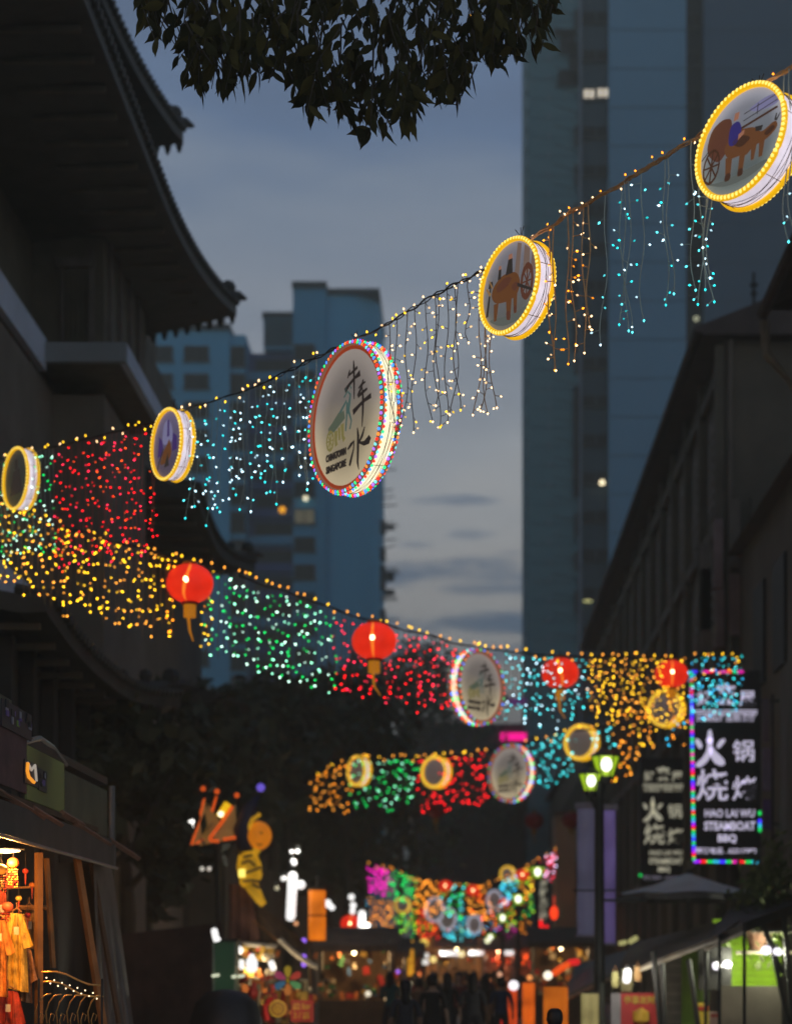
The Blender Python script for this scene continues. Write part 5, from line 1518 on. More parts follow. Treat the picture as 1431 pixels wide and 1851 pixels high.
# ================================================================== market stalls and people at street level
def point(name, loc, watts, col, r=.06):
    l = bpy.data.lights.new(name, 'POINT'); l.energy = watts; l.color = col; l.shadow_soft_size = r
    o = bpy.data.objects.new(name, l); COL.objects.link(o); o.location = loc
    return o
def lampchild(t, name, loc, watts, col, r=.06):
    o = point(name, loc, watts, col, r); o.parent = t; o.location = Vector(loc) - t.location
    return o
mt_wood = M('rough_stall_timber', (.34, .17, .06), .8, .3, 3)
mt_woodd = M('dark_stall_timber', (.14, .085, .045), .85, .3, 3)
mt_tarp = M('black_tarpaulin', (.035, .035, .033), .5, .3, 2, .3)
mt_plastic = M('grey_plastic_sheet', (.17, .14, .11), .45, .3, 2, .3)
mt_steel = M('dull_steel', (.30, .30, .28), .4, .2, 3, 0, .5)
def cloth(o0, a, b, c, d, mat, parent, name='cloth', folds=5, depth=.06, n=12, m_=8, seed=0):
    """hanging cloth between corners a-b (top) and c-d (bottom) with soft folds"""
    rr = random.Random(seed); ph = rr.random() * 6
    m = MB(o0); vs = []
    for i in range(m_ + 1):
        v = i / m_
        l, r = a.lerp(c, v), b.lerp(d, v)
        for j in range(n + 1):
            u = j / n
            p = l.lerp(r, u)
            vs.append(p + Vector((0, depth * (.3 + v) * math.sin(u * folds * 6.28 + ph + v * 1.5), 0)))
    fs = [(i * (n + 1) + j, i * (n + 1) + j + 1, (i + 1) * (n + 1) + j + 1, (i + 1) * (n + 1) + j) for i in range(m_) for j in range(n)]
    K = len(vs); vs += [v + Vector((0, .006, 0)) for v in vs]; fs += [tuple(K + q for q in f[::-1]) for f in fs]
    m.add(vs, fs)
    return m.build(name, mat, parent, smooth=True)

# ---- nearest stall on the left
X = -3.88
OS = Vector((X, 18, G))
t = thing('market_stall', 'nearest wooden market stall at the left edge with sloping fascia and glowing goods inside', 'stall', OS)
def pb(px): return X * F / (px - VX)          # depth of a point on the stall front
def sx(a, b, name, mat):
    m = MB(OS); m.box(a, b); return m.build(name, mat, t)
mt_gpanel = E('green_glow_sheet', S(66, 72, 34), .22, base=(.10, .115, .05), var=.8, scale=1.4)  # green light on the sheet put in as a weak emission
mt_dpanel = M('grey_green_sheet', (.14, .15, .10), .6, .3, 2)
sx((X - .02, 15.6, 3.14), (X, 17.65, 3.70), 'fascia_panel', M('maroon_board', (.16, .09, .085), .7, .3, 3))
sx((X - .02, 17.66, 3.10), (X, 19.3, 3.58), 'fascia_panel', mt_gpanel)
sx((X - .02, 19.31, 3.02), (X, 21.6, 3.52), 'fascia_panel', M('dim_green_sheet', (.13, .14, .08), .6, .35, 2))
sx((X - .6, 15.6, 3.72), (X - .1, 17.5, 3.95), 'roof_sign_back', mt_dpanel)
m = MB(OS); m.tube([(X - .05, 17.7, 3.60), (X - .05, 18.4, 3.72), (X - .05, 19.0, 3.70), (X - .05, 19.6, 3.60)], .03, 6); m.build('roof_hoop', mt_steel, t)
sx((X - .06, 15.6, 2.72), (X + .03, 22.0, 3.0), 'lower_beam', M('charcoal_beam', (.085, .08, .07), .6, .3, 2))
sx((X - .04, 15.6, 3.03), (X + .02, 21.0, 3.08), 'rail', mt_woodd)
m = MB(OS); m.tube([(X + .03, 15.6, 2.70), (X + .03, 22.05, 2.70)], .018, 6); m.build('drip_edge', mt_steel, t)
m = MB(OS); m.tube([(X, 21.9, 2.70), (X, 21.9, 3.60)], .035, 6); m.build('corner_post', mt_steel, t)
sx((X - 2.6, 15.6, 3.6), (X - .03, 21.8, 3.68), 'roof', mt_tarp)
# battens that poke out along the front
for (a, b_) in (((-20, 1420), (78, 1479)), ((135, 1488), (198, 1527)), ((200, 1520), (250, 1552)), ((60, 1462), (110, 1492)), ((112, 1470), (150, 1492))):
    y0_, y1_ = pb(max(a[0], 0)) if a[0] > 0 else 16.4, min(pb(b_[0]), 23.5)
    m = MB(OS); m.tube([P(a[0], a[1], y0_ - .1), P(b_[0], b_[1], y1_ - .1)], .034, 4); m.build('batten', M('orange_brown_batten', (.40, .20, .12), .75, .3, 3), t)
# uprights lit orange from inside
for (a, b_, y, r, mt) in (((70, 1542), (70, 1851), 18.4, .040, mt_wood), ((84, 1552), (96, 1750), 19.2, .028, mt_wood), ((139, 1552), (190, 1875), 20.2, .042, mt_wood),
                          ((30, 1641), (84, 1641), 18.5, .022, mt_wood), ((12, 1606), (56, 1604), 18.3, .010, mt_wood), ((165, 1560), (215, 1851), 21.6, .03, mt_woodd)):
    m = MB(OS); m.tube([P(a[0], a[1], y), P(b_[0], b_[1], y)], r, 4); m.build('upright' if abs(a[0] - b_[0]) < 60 and b_[1] - a[1] > 60 else 'shelf_bar', mt, t)
cloth(OS, P(168, 1562, 21.4), P(200, 1560, 22.6), P(178, 1890, 21.4), P(245, 1890, 22.6), mt_plastic, t, 'side_sheet', 4, .08, seed=3)
cloth(OS, P(105, 1560, 20.6), P(170, 1560, 22.0), P(100, 1890, 20.6), P(180, 1890, 22.0), mt_tarp, t, 'back_sheet', 3, .06, seed=4)
sx((X - 2.5, 15.6, G), (X - 2.3, 22, 3.6), 'back_wall', mt_woodd)
sx((X - 1.3, 15.8, G), (X - .4, 19.0, .75), 'counter', mt_woodd)
# stall lamp
lp = P(10, 1533, 17.6)
m = MB(OS); m.lathe([(.02, .10), (.16, .0), (.17, -.015), (.0, -.02)], lp, 14); m.build('lamp_shade', mt_iron, t)
m = MB(OS); m.lathe([(.0, -.05), (.13, -.03), (.13, -.022)], lp, 14); m.build('lamp_disc', E('warm_lamp_disc', (1.0, .85, .7), 2.5), t)
m = MB(OS); m.tube([lp + Vector((0, 0, .1)), lp + Vector((0, 0, .5))], .01, 5); m.build('lamp_cord', mt_wire_d, t)
lampchild(t, 'stall_lamp_light', lp + Vector((0, -.05, -.14)), 75, (1.0, .42, .10), .08)
lampchild(t, 'stall_lamp_light', P(40, 1700, 17.4) + Vector((0, -.4, 0)), 36, (1.0, .40, .08), .08)
# wares
def gar(px0, px1, py0, py1, y, c, lb, w0=.4, seed=1):
    o0 = P((px0 + px1) / 2, py0, y)
    tt = thing('hanging_garment', lb, 'garment', o0, 0, 'clothes hanging in the nearest stall')
    mid = (px0 + px1) / 2; half = (px1 - px0) / 2
    mt = M('garment_%d' % seed, c, .8, .75, 9, .3)
    cloth(o0, P(mid - half * max(w0, .55), py0, y), P(mid + half * max(w0, .55), py0 + 3, y), P(px0 + 3, py1 - 4, y), P(px1 - 5, py1 + 5, y), mt, tt, 'cloth_body', 3, .07, seed=seed)
    m = MB(o0); m.box(tuple(P(mid - 5, py0 + 40, y - .12)), tuple(P(mid + 4, py0 + 26, y - .12) + Vector((0, .004, 0)))); m.build('price_tag', M('price_tag_card', (.7, .65, .5), .7), tt)
    cloth(o0, P(mid - half * w0 - 3, py0 + 6, y), P(mid - half * w0 + 6, py0 + 2, y), P(mid - half * 1.3, py0 + 60, y - .05), P(mid - half * .6, py0 + 66, y - .05), mt, tt, 'sleeve', 1, .02, 5, 5, seed=seed + 5)
    cloth(o0, P(mid + half * w0 - 6, py0 + 2, y), P(mid + half * w0 + 3, py0 + 6, y), P(mid + half * .6, py0 + 66, y - .05), P(mid + half * 1.3, py0 + 60, y - .05), mt, tt, 'sleeve', 1, .02, 5, 5, seed=seed + 9)
    m = MB(o0); m.tube([P(mid - half * w0, py0 - 1, y), P(mid, py0 - 8, y), P(mid + half * w0, py0 - 1, y)], .008, 5); m.tube([P(mid, py0 - 8, y), P(mid, py0 - 18, y)], .006, 4); m.build('hanger', mt_wood, tt)
gar(6, 54, 1650, 1790, 17.9, (.66, .40, .07), 'yellow garment hanging in the nearest stall', .35, 21)
gar(-24, 22, 1662, 1800, 17.6, (.60, .24, .05), 'orange garment at the very left edge', .4, 33)
gar(-6, 12, 1610, 1690, 18.3, (.50, .10, .05), 'short red jacket high at the left edge', .5, 61)
gar(40, 66, 1640, 1712, 18.6, (.45, .24, .07), 'small brown jacket beside the first upright', .5, 73)
gar(-10, 40, 1790, 1870, 17.8, (.42, .05, .03), 'dark red garment at the bottom left corner', .6, 85)
gar(28, 62, 1712, 1810, 18.2, (.60, .28, .12), 'short rust coloured garment behind the yellow one', .5, 45)
for (px, py, y, n, lb, c) in ((24, 1560, 17.7, 6, 'round orange ornament with red tassels under the stall lamp', (.8, .2, .04)), (2, 1572, 17.5, 6, 'beaded gold ornament cut by the left edge', (.7, .4, .08)), (14, 1640, 17.9, 5, 'string of small red and gold charms above the yellow garment', (.6, .12, .05))):
    o0 = P(px, py, y)
    tt = thing('hanging_ornament', lb, 'ornament', o0)
    m = MB(o0); m.ball(o0, .055, 12, 8, sc=(1, 1, .85)); m.build('ball', M('ornament_%d' % px, c, .5), tt, smooth=True)
    m = MB(o0); rr = random.Random(px)
    for k in range(n):
        dx = (k - n / 2) * .018
        for j in range(8):
            m.ball(o0 + Vector((dx, rr.uniform(-.02, .02), -.06 - j * .022)), .008, 5, 3, rr.randrange(2))
    m.build('tassels', [M('red_bead', (.6, .05, .03), .5), M('gold_bead', (.8, .5, .1), .4)], tt)['kind'] = 'stuff'
    m = MB(o0); m.tube([o0 + Vector((0, 0, .04)), o0 + Vector((0, 0, .18))], .003, 4); m.build('cord', mt_wire_d, tt)
for i, (px, py, y, lb, c) in enumerate(((46, 1575, 18.3, 'red charm hanging beside the first upright', (.7, .06, .03)), (34, 1625, 18.1, 'gold charm between the upright and the yellow garment', (.75, .5, .08)), (58, 1600, 18.5, 'orange charm just left of the first upright', (.8, .25, .04)), (50, 1655, 18.4, 'small red lantern charm above the brown jacket', (.7, .05, .04)))):
    o0 = P(px, py, y); tt = thing('hanging_charm', lb, 'ornament', o0)
    m = MB(o0); m.ball(o0, .030, 10, 7, sc=(1, 1, .85)); m.build('ball', M('charm_%d' % i, c, .5), tt, smooth=True)
    m = MB(o0); m.tube([o0, o0 + Vector((0, 0, -.13))], [.012, .003], 6); m.build('tassel', M('charm_tassel', (.6, .08, .04), .7), tt)
    m = MB(o0); m.tube([o0 + Vector((0, 0, .02)), o0 + Vector((0, 0, .16))], .003, 4); m.build('cord', mt_wire_d, tt)
# wrought iron rack with little bulbs
o0 = P(130, 1840, 17.0)
tt = thing('wrought_iron_rack', 'curly wrought iron display rack glinting orange before the nearest stall', 'rack', o0)
def iron(pts, r=.009): m = MB(o0); m.tube([P(a, b, 17.0) for a, b in pts], r, 6); m.build('scroll', M('golden_iron', (.75, .45, .14), .35, .2, 5, 0, .6), tt, smooth=True)
iron([(78, 1776), (95, 1775), (112, 1779), (128, 1788), (145, 1798), (165, 1802), (182, 1802)]); iron([(76, 1758), (100, 1757), (120, 1762), (140, 1772), (160, 1780), (182, 1782)])
for k in range(6):
    x = 66 + k * 19
    iron([(x, 1851), (x - 2, 1830), (x + 4, 1812), (x + 14, 1800), (x + 26, 1797 + k)], .007)
    iron([(x + 6, 1862), (x + 4, 1845), (x + 8, 1832), (x + 14, 1836), (x + 11, 1846)], .005)
m = MB(o0)
for k in range(14):
    m.ball(P(84 + k * 7, 1768 + k * 2.3 + (k % 2) * 8, 16.95), .007, 6, 4)
m.build('bulbs', E('tiny_rack_bulb', (1.0, .75, .45), 2.5), tt)['kind'] = 'stuff'
for (a) in (70, 184):
    m = MB(o0); m.tube([P(a, 1770, 17), P(a, 2130, 17)], .010, 6); m.build('leg', mt_iron, tt)
# small lit pictures stuck on the fascia
o0 = Vector((X + .02, 17.9, 3.3))
for (pa, pbx, ya, yb, c, lb, kk) in ((42, 66, 1372, 1415, (1.0, .35, .03), 'orange rimmed poster on the green stall fascia', 1), (67, 82, 1388, 1428, (.16, .30, .26), 'pale teal poster beside the orange rimmed one', 0), (0, 54, 1262, 1312, (.13, .11, .20), 'dim collage poster at the top of the nearest stall', 2)):
    y0_, y1_ = pb(pa), pb(pbx)
    o0 = Vector((X + .012, y0_, zt(yb, y0_)))
    tt = thing('poster', lb, 'poster', o0)
    za, zb_ = zt(ya, y0_), zt(yb, y0_)
    m = MB(o0); m.box((X + .004, y0_, zb_), (X + .016, y1_, za)); m.build('sheet', M('poster_sheet_%d' % pa, (.05, .05, .06), .5), tt)
    if kk == 1:
        m = MB(o0); q = X + .03
        m.tube([(q, y0_ + .05, za - .03), (q, y0_ + .03, (za + zb_) / 2), (q, y0_ + .08, zb_ + .06), (q, y0_ + .30, zb_ + .03)], .016, 5); m.build('orange_rim', E('orange_poster_glow', (1.0, .35, .03), .9), tt)
        m = MB(o0); m.tube([(q, y0_ + .05, za - .03), (q, y0_ + .2, za - .08), (q, y0_ + .34, za - .02), (q, y0_ + .40, zb_ + .05)], .012, 5); m.build('pale_rim', E('pale_poster_glow', S(190, 180, 165), .6), tt)
    else:
        rr = random.Random(pa)
        m = MB(o0)
        for k in range(16 if kk == 2 else 7):
            yy = rr.uniform(y0_ + .02, y1_ - .1); zz = rr.uniform(zb_ + .02, za - .06)
            m.box((X + .018, yy, zz), (X + .022 + k * .0004, yy + rr.uniform(.03, .12), zz + rr.uniform(.02, .07)), rr.randrange(4))
        m.build('print', [M('print_grey', (.4, .4, .45), .6), M('print_violet', (.2, .14, .4), .6), M('print_green', (.25, .45, .08), .6), M('print_dark', (.05, .05, .05), .6)], tt)['kind'] = 'stuff'

# ---- crown and drummer lanterns over the second stall
def pxl(o0, y, pts): return [P(a, b, y) for a, b in pts]
yc = 42.0
o0 = P(385, 1560, yc)
t = thing('crown_lantern', 'large crown shaped lantern with orange light edges and ball tips', 'lantern', o0)
mt_crownp = E('crown_panel_dim', S(104, 78, 40), .7, base=(.3, .2, .08), var=.3, scale=2)
mt_orope = E('orange_rope_light', (1.0, .13, .015), .62, True)
for pts in ([(342, 1533), (369, 1443), (381, 1524)], [(366, 1522), (376, 1455), (398, 1487), (388, 1510)], [(383, 1520), (425, 1455), (404, 1520)], [(404, 1519), (424, 1460), (428, 1517)]):
    m = MB(o0)
    a = [P(x_, y_, yc) for x_, y_ in pts]; n = len(a)
    m.add(a + [v + Vector((0, .12, 0)) for v in a], [list(range(n)), list(range(2 * n - 1, n - 1, -1))] + [[i, n + i, n + (i + 1) % n, (i + 1) % n] for i in range(n)])
    fixn(m.build('panel', mt_crownp, t))
for pts, nm in (([(345, 1530), (357, 1495), (369, 1443)], 0), ([(352, 1526), (368, 1518)], 0), ([(383, 1468), (391, 1440)], 0), ([(378, 1517), (400, 1488), (420, 1458)], 1), ([(378, 1520), (396, 1521)], 1), ([(403, 1518), (426, 1514)], 1)):
    m = MB(o0); m.tube([P(a, b, yc - .12) for a, b in pts], .024 if nm == 0 else .036, 6); m.build('rope_light', mt_orope, t)
for (px, py) in ((367, 1426), (392, 1431), (428, 1438)):
    m = MB(o0); m.ball(P(px, py, yc - .05), .055, 8, 6); m.build('tip_ball', mt_orope, t, smooth=True)
    m = MB(o0); m.tube([P(px, py + 2, yc), P(px, py + 20, yc)], .02, 5); m.build('tip_stem', mt_iron, t)
m = MB(o0); m.tube([P(394, 1525, yc), P(396, 1780, yc)], .07, 8); m.build('pole', mt_iron, t)
tt = thing('tube_lamp', 'short yellow tube lamp leaning inside the crown lantern', 'lamp', P(404, 1465, yc))
m = MB(tt.location); m.tube([P(396, 1477, yc - .25), P(412, 1452, yc - .25)], .075, 8); m.build('tube', E('yellow_tube', (1.0, .55, .01), .85), tt); m = MB(tt.location); m.ball(P(399, 1472, yc - .33), .06, 8, 6); m.build('hot_spot', E('yellow_hot', (1.0, .95, .7), 2.0), tt)
tt = thing('bare_bulb', 'white glowing bulb hanging left of the crown lantern', 'lamp', P(347, 1489, yc))
m = MB(tt.location); m.ball(P(347, 1489, yc), .085, 10, 7); m.build('bulb', E('white_glow', (1.0, .98, .9), 2.2), tt, smooth=True); m = MB(tt.location); m.tube([P(347, 1482, yc), P(351, 1450, yc)], .008, 4); m.build('cord', mt_wire_d, tt)
# figure lantern
o0 = P(458, 1640, yc)
t = thing('figure_lantern', 'tall festive figure lantern with orange face, pointed blue hat and yellow striped coat', 'lantern', o0)
mt_face = E('face_lantern_orange', S(205, 112, 10), .75, base=(.5, .25, .03), var=.1)
mt_coat = E('coat_lantern_yellow', S(200, 145, 20), .62, base=(.5, .35, .05), var=.45, scale=3)
mt_hat = M('hat_night_blue', (.05, .055, .11), .6); mt_stripe = M('stripe_navy', (.02, .02, .05), .6)
m = MB(o0); m.ball(P(466, 1511, yc), .31, 16, 10, sc=(1, 1, 1)); m.build('head', mt_face, t, smooth=True)
hd = t.children[-1]
for v in hd.data.vertices: v.co.x = (v.co.x - (P(466, 0, yc).x - o0.x)) * .95 + (P(466, 0, yc).x - o0.x)
for (px, py, r, mt) in ((474, 1508, .035, mt_stripe), (462, 1505, .03, mt_stripe)):
    m = MB(o0); m.ball(P(px, py, yc) + Vector((0, -.26, 0)), r, 8, 6); m.build('eye', mt, t)
m = MB(o0); m.ball(P(480, 1520, yc) + Vector((0, -.12, 0)), .05, 8, 6); m.build('nose', mt_face, t, smooth=True)
m = MB(o0); m.tube([P(466, 1527, yc) + Vector((0, -.26, 0)), P(471, 1530, yc) + Vector((0, -.26, 0)), P(476, 1527, yc) + Vector((0, -.23, 0))], .012, 5); m.build('mouth', mt_stripe, t)
m = MB(o0); m.tube([P(447, 1540, yc), P(443, 1500, yc), P(450, 1462, yc), P(468, 1436, yc)], [.20, .26, .15, .03], 10); m.build('hat', mt_hat, t, smooth=True)
m = MB(o0); m.tube([P(449, 1500, yc - .2), P(456, 1482, yc - .25), P(470, 1472, yc - .2)], .045, 6); m.build('hat_brim', mt_coat, t, smooth=True)
m = MB(o0); m.ball(P(471, 1424, yc), .09, 10, 8); m.build('hat_ball', E('violet_ball', S(110, 90, 210), .9), t, smooth=True)
for pts, r in (([(462, 1530), (452, 1542), (449, 1556)], [.14, .16, .2]), ([(447, 1545), (450, 1568), (452, 1592)], [.20, .27, .22]), ([(450, 1552), (463, 1560), (468, 1566)], [.13, .10, .07]), ([(450, 1580), (465, 1584), (472, 1586)], [.14, .11, .09]), ([(452, 1595), (461, 1612), (470, 1628), (477, 1636)], [.16, .13, .10, .07]), ([(446, 1592), (436, 1600)], [.10, .07]), ([(432, 1540), (440, 1530)], [.05, .05])):
    m = MB(o0); m.tube([P(a, b, yc) for a, b in pts], r, 9); m.build('coat', mt_coat, t, smooth=True)
for pts in ([(436, 1562), (450, 1556), (462, 1566)], [(437, 1580), (452, 1576), (472, 1568)], [(438, 1594), (452, 1592), (474, 1594)], [(455, 1598), (470, 1606)], [(440, 1550), (456, 1546)]):
    m = MB(o0); m.tube([P(a, b, yc - .26) for a, b in pts], .028, 5); m.build('stripe', mt_stripe, t)
m = MB(o0); m.tube([P(437, 1572, yc - .30), P(437, 1586, yc - .30)], .07, 8); m.build('belly_lamp', E('yellow_hot2', (1.0, .8, .15), 1.6), t)
# ---- second stall under them
o0 = P(455, 1760, 42.6)
t = thing('market_stall', 'timber scaffolded stall with drooping awnings under the figure lantern', 'stall', o0)
def seg(pts, y, r, name, mt, n=5):
    m = MB(o0); m.tube([P(a, b, y) for a, b in pts], r, n); return m.build(name, mt, t)
cloth(o0, P(414, 1598, 42.5), P(452, 1602, 42.5), P(412, 1705, 42.5), P(470, 1700, 42.5), M('maroon_awning', (.20, .10, .08), .8, .4, 2), t, 'awning', 3, .07, seed=8)
cloth(o0, P(440, 1645, 42.9), P(475, 1640, 42.9), P(440, 1712, 42.9), P(560, 1712, 42.9), M('umber_awning', (.13, .09, .06), .8, .4, 2), t, 'awning', 2, .07, seed=9)
cloth(o0, P(215, 1690, 40.2), P(400, 1668, 40.2), P(215, 1890, 40.2), P(400, 1890, 40.2), M('dark_red_sheet', (.10, .05, .035), .85, .5, 1.5), t, 'side_sheet', 5, .07, seed=14)
seg([(458, 1665), (500, 1700)], 42, .03, 'awning_pole', mt_wood)
seg([(505, 1698), (530, 1722), (552, 1738), (574, 1750)], 41.5, .06, 'awning_edge', M('pale_awning_edge', (.5, .48, .40), .7, .3))
seg([(408, 1703), (430, 1706), (500, 1712)], 41.6, .05, 'awning_edge', M('pale_awning_edge', (.5, .48, .40), .7, .3))
for a in (415, 560): seg([(a, 1700), (a, 1920)], 42, .04, 'post', mt_woodd)
m = MB(o0); m.box(tuple(P(470, 1900, 42.2)), tuple(P(560, 1800, 42.2) + Vector((0, .6, 0)))); m.build('counter', mt_woodd, t)
# goods of the stall: pale and warm packets under the awning
def goods(o0, parent, boxes, seed, y, mats):
    rr = random.Random(seed); m = MB(o0)
    for (xa, xb, ya, yb, n) in boxes:
        for k in range(n):
            px, py = rr.uniform(xa, xb), rr.uniform(ya, yb); q = P(px, py, y + rr.uniform(-.4, .4))
            if rr.random() < .45: m.ball(q, rr.uniform(.04, .10), 7, 5, rr.randrange(len(mats)))
            else: m.obox(q, (rr.uniform(.06, .22), .06, rr.uniform(.06, .26)), rr.uniform(-.5, .5), 0, rr.uniform(-.3, .3), rr.randrange(len(mats)))
    m.build('merchandise', mats, parent)['kind'] = 'stuff'
GM = [M('goods_red', (.55, .04, .03), .6), M('goods_orange', (.7, .22, .04), .6), M('goods_gold', (.7, .45, .08), .5), M('goods_cream', (.6, .52, .36), .7), M('goods_dark', (.05, .04, .04), .7), M('goods_green', (.06, .22, .08), .7), M('goods_blue', (.06, .14, .3), .7)]
goods(o0, t, [(412, 505, 1712, 1732, 26), (420, 500, 1735, 1790, 34), (470, 560, 1790, 1850, 40)], 4, 41.8, GM[:4])
lampchild(t, 'stall_light', P(456, 1744, 41.2), 16, (1.0, .78, .5), .08)
lampchild(t, 'stall_light', P(520, 1752, 41.0), 9, (1.0, .7, .4), .08)
# green glazed kiosk
o0 = P(405, 1800, 37)
t = thing('glass_kiosk', 'small dark green glazed kiosk with a white corner light', 'kiosk', o0)
a, b = P(386, 1795, 37), P(425, 1703, 37)
m = MB(o0); m.box((a.x, 37, G), (b.x, 37.6, b.z)); m.build('body', E('green_glass_glow', S(28, 52, 34), .5, base=(.03, .10, .05), var=.3, scale=3), t)
for px in (386, 425):
    q = P(px, 1795, 36.97); m = MB(o0); m.box((q.x - .02, 36.95, G), (q.x + .02, 36.99, b.z + .05)); m.build('corner_frame', M('pale_green_frame', (.35, .42, .30), .5), t)
m = MB(o0); m.box((a.x - .05, 36.9, b.z + .001), (b.x + .05, 37.65, b.z + .05)); m.build('roof', mt_iron, t)
for (px0, px1, py) in ((383, 396, 1765), (419, 427, 1767), (430, 442, 1766)):
    m = MB(o0); m.tube([P(px0, py, 36.8), P(px1, py - 2, 36.8)], .03, 6); m.build('shelf_light', E('shelf_light', S(230, 235, 200), 1.0), t)
def glow(nm, lb, cat, shapes, y, mat, hang=True, watts=0, col=(1, .95, .85)):
    """a lamp made of rounded tubes: shapes are (points, radius) as seen, y metres off"""
    (pts, r) = shapes[0]
    o0 = P(pts[0][0], pts[0][1], y)
    t = thing(nm, lb, cat, o0)
    for pts, r in shapes:
        m = MB(o0)
        if len(pts) == 1: m.ball(P(pts[0][0], pts[0][1], y), r, 10, 7)
        else:
            A = [P(a, b, y) for a, b in pts]
            d = (A[0] - A[1]).normalized(); d2 = (A[-1] - A[-2]).normalized()
            m.tube([A[0] + d * r * .6] + A + [A[-1] + d2 * r * .6], [r * .55] + [r] * len(A) + [r * .55], 8)
        m.build('glow_tube' if len(pts) > 1 else 'globe', mat, t, smooth=True)
    top = min((q for p_, _ in shapes for q in p_), key=lambda q: q[1])
    if hang:
        m = MB(o0); m.tube([P(top[0], top[1] - 1, y + .05), P(top[0], top[1] - 9, y + .05)], .012, 5); m.tube([P(top[0] - 4, top[1] - 9, y + .05), P(top[0] + 4, top[1] - 9, y + .05)], .02, 5); m.build('fitting', mt_iron, t)
    if watts: lampchild(t, 'lamp_light', P(pts[0][0], pts[0][1], y - .35), watts, col, .1)
    return t
WH = E('white_lamp', (1.0, .98, .95), 1.25); WH2 = E('white_lamp_soft', (1.0, .97, .9), 1.1)
glow('corner_lamp', 'white L-shaped corner light on top of the green kiosk', 'lamp', [([(387, 1682), (390, 1696)], .06), ([(388, 1700), (396, 1698)], .04)], 36.9, WH, True)
glow('globe_lamp', 'round white lamp under the pale awning of the second stall', 'lamp', [([(432, 1718)], .085)], 41, WH)
glow('bottle_lamp', 'big white bottle shaped lamp in the middle of the second stall', 'lamp', [([(455, 1737), (455, 1752)], .115), ([(455, 1730)], .06)], 40.8, WH, True)
glow('bottle_lamp', 'narrow white lamp left of the big bottle shaped one', 'lamp', [([(436, 1738), (436, 1750)], .055)], 40.9, WH2)
glow('bottle_lamp', 'slanting white lamp right of the big bottle shaped one', 'lamp', [([(490, 1740), (494, 1752)], .06)], 40.9, WH)
glow('tube_lamp', 'tallest upright white tube lamp with a side bulb', 'lamp', [([(529, 1582), (525, 1660)], .12), ([(544, 1600)], .11), ([(529, 1556), (532, 1562)], .065), ([(527, 1540)], .05), ([(538, 1539)], .055)], 50, WH, True, 40)
glow('globe_lamp', 'small white lamp left of the tallest tube lamp', 'lamp', [([(510, 1589), (515, 1588)], .06)], 50, WH2)
glow('tube_lamp', 'second upright white tube lamp beside the red and gold lantern', 'lamp', [([(654, 1650), (651, 1720)], .11), ([(664, 1674)], .09)], 60, WH, True, 40)
glow('tube_lamp', 'short white tube lamp left of the red and gold lantern', 'lamp', [([(618, 1697), (618, 1712)], .085)], 60, WH2)
glow('tube_lamp', 'third upright white tube lamp left of the gold column', 'lamp', [([(726, 1704), (724, 1736)], .12)], 74, WH, True, 40)
glow('globe_lamp', 'pair of white bulbs right of the orange column lantern', 'lamp', [([(592, 1634)], .11), ([(600, 1641)], .08)], 52, WH)
for k, (px, py, r, y) in enumerate(((635, 1622, .10, 62), (638, 1637, .10, 62), (637, 1648, .09, 62))):
    glow('globe_lamp', ('top', 'middle', 'lowest')[k] + ' of three white bulbs on the red and gold lantern', 'lamp', [([(px, py)], r)], y - .6, WH, False)
for (xa, xb, py, y, lb) in ((797, 828, 1724, 96, 'widest horizontal white tube at the street end'), (849, 871, 1723, 98, 'horizontal white tube at the street end, second from the right'), (914, 929, 1723, 96, 'short horizontal white tube below the magenta curtain'), (760, 772, 1728, 92, 'upper one of two short white tubes at the left of the market front'), (760, 772, 1740, 92, 'lower one of two short white tubes at the left of the market front')):
    glow('strip_lamp', lb, 'lamp', [([(xa, py), (xb, py)], .11)], y, WH2 if xb - xa < 14 else WH, True, 25 if xb - xa > 20 else 0)
for (px, py, r, y, c, lb) in ((766, 1705, .18, 90, (1.0, .7, .12), 'yellow bulb over the market front, left one'), (712, 1698, .13, 88, (1.0, .4, .08), 'orange bulb left of the market front'), (742, 1706, .15, 86, (1.0, .5, .05), 'amber bulb on top of the gold column'),
                              (834, 1725, .15, 92, (1.0, .8, .4), 'round warm bulb right of the widest tube'), (783, 1735, .14, 90, (1.0, .75, .25), 'round yellow bulb left of the widest tube'), (881, 1701, .13, 95, (1, 1, .6), 'lime white bulb under the farthest lamp'),
                              (535, 1670, .06, 48, (1.0, .45, .2), 'small orange bulb under the tallest tube lamp'), (487, 1665, .055, 44, (1.0, .02, .05), 'small red bulb beside the awning pole'), (928, 1782, .13, 52, (1, .95, 1), 'white bulb over the red banners'), (990, 1764, .10, 44, (1, .9, .7), 'white bulb at the left end of the right awning'),
                              (744, 1783, .12, 70, (.9, .8, .5), 'dim cream bulb over the crowd'), (378, 1571, .05, 44, (.9, .8, .7), 'left one of the small cream bulbs beneath the crown lantern'), (365, 1571, .05, 44, (.8, .75, .65), 'far left small cream bulb beneath the crown lantern'), (500, 1606, .06, 50, (.5, .45, .3), 'dim bulb left of the tallest tube lamp')):
    glow('bulb_lamp', lb, 'lamp', [([(px, py)], r)], y, E('bulb_lamp_%d' % px, c, 1.5 if r > .09 else .75), True)
for k, (px, py, y) in enumerate(((549, 1701, 47), (549, 1730, 47), (549, 1744, 47), (694, 1755, 64), (708, 1758, 64), (719, 1757, 64))):
    glow('violet_bulb', ('top violet bulb in the column left of the orange lantern', 'middle violet bulb in the column left of the orange lantern', 'lowest violet bulb in the column left of the orange lantern', 'left violet bulb below the pumpkin lanterns', 'middle violet bulb below the pumpkin lanterns', 'right violet bulb below the pumpkin lanterns')[k], 'lamp', [([(px, py)], .06)], y, E('violet_bulb', S(150, 100, 235), 1.6), False)
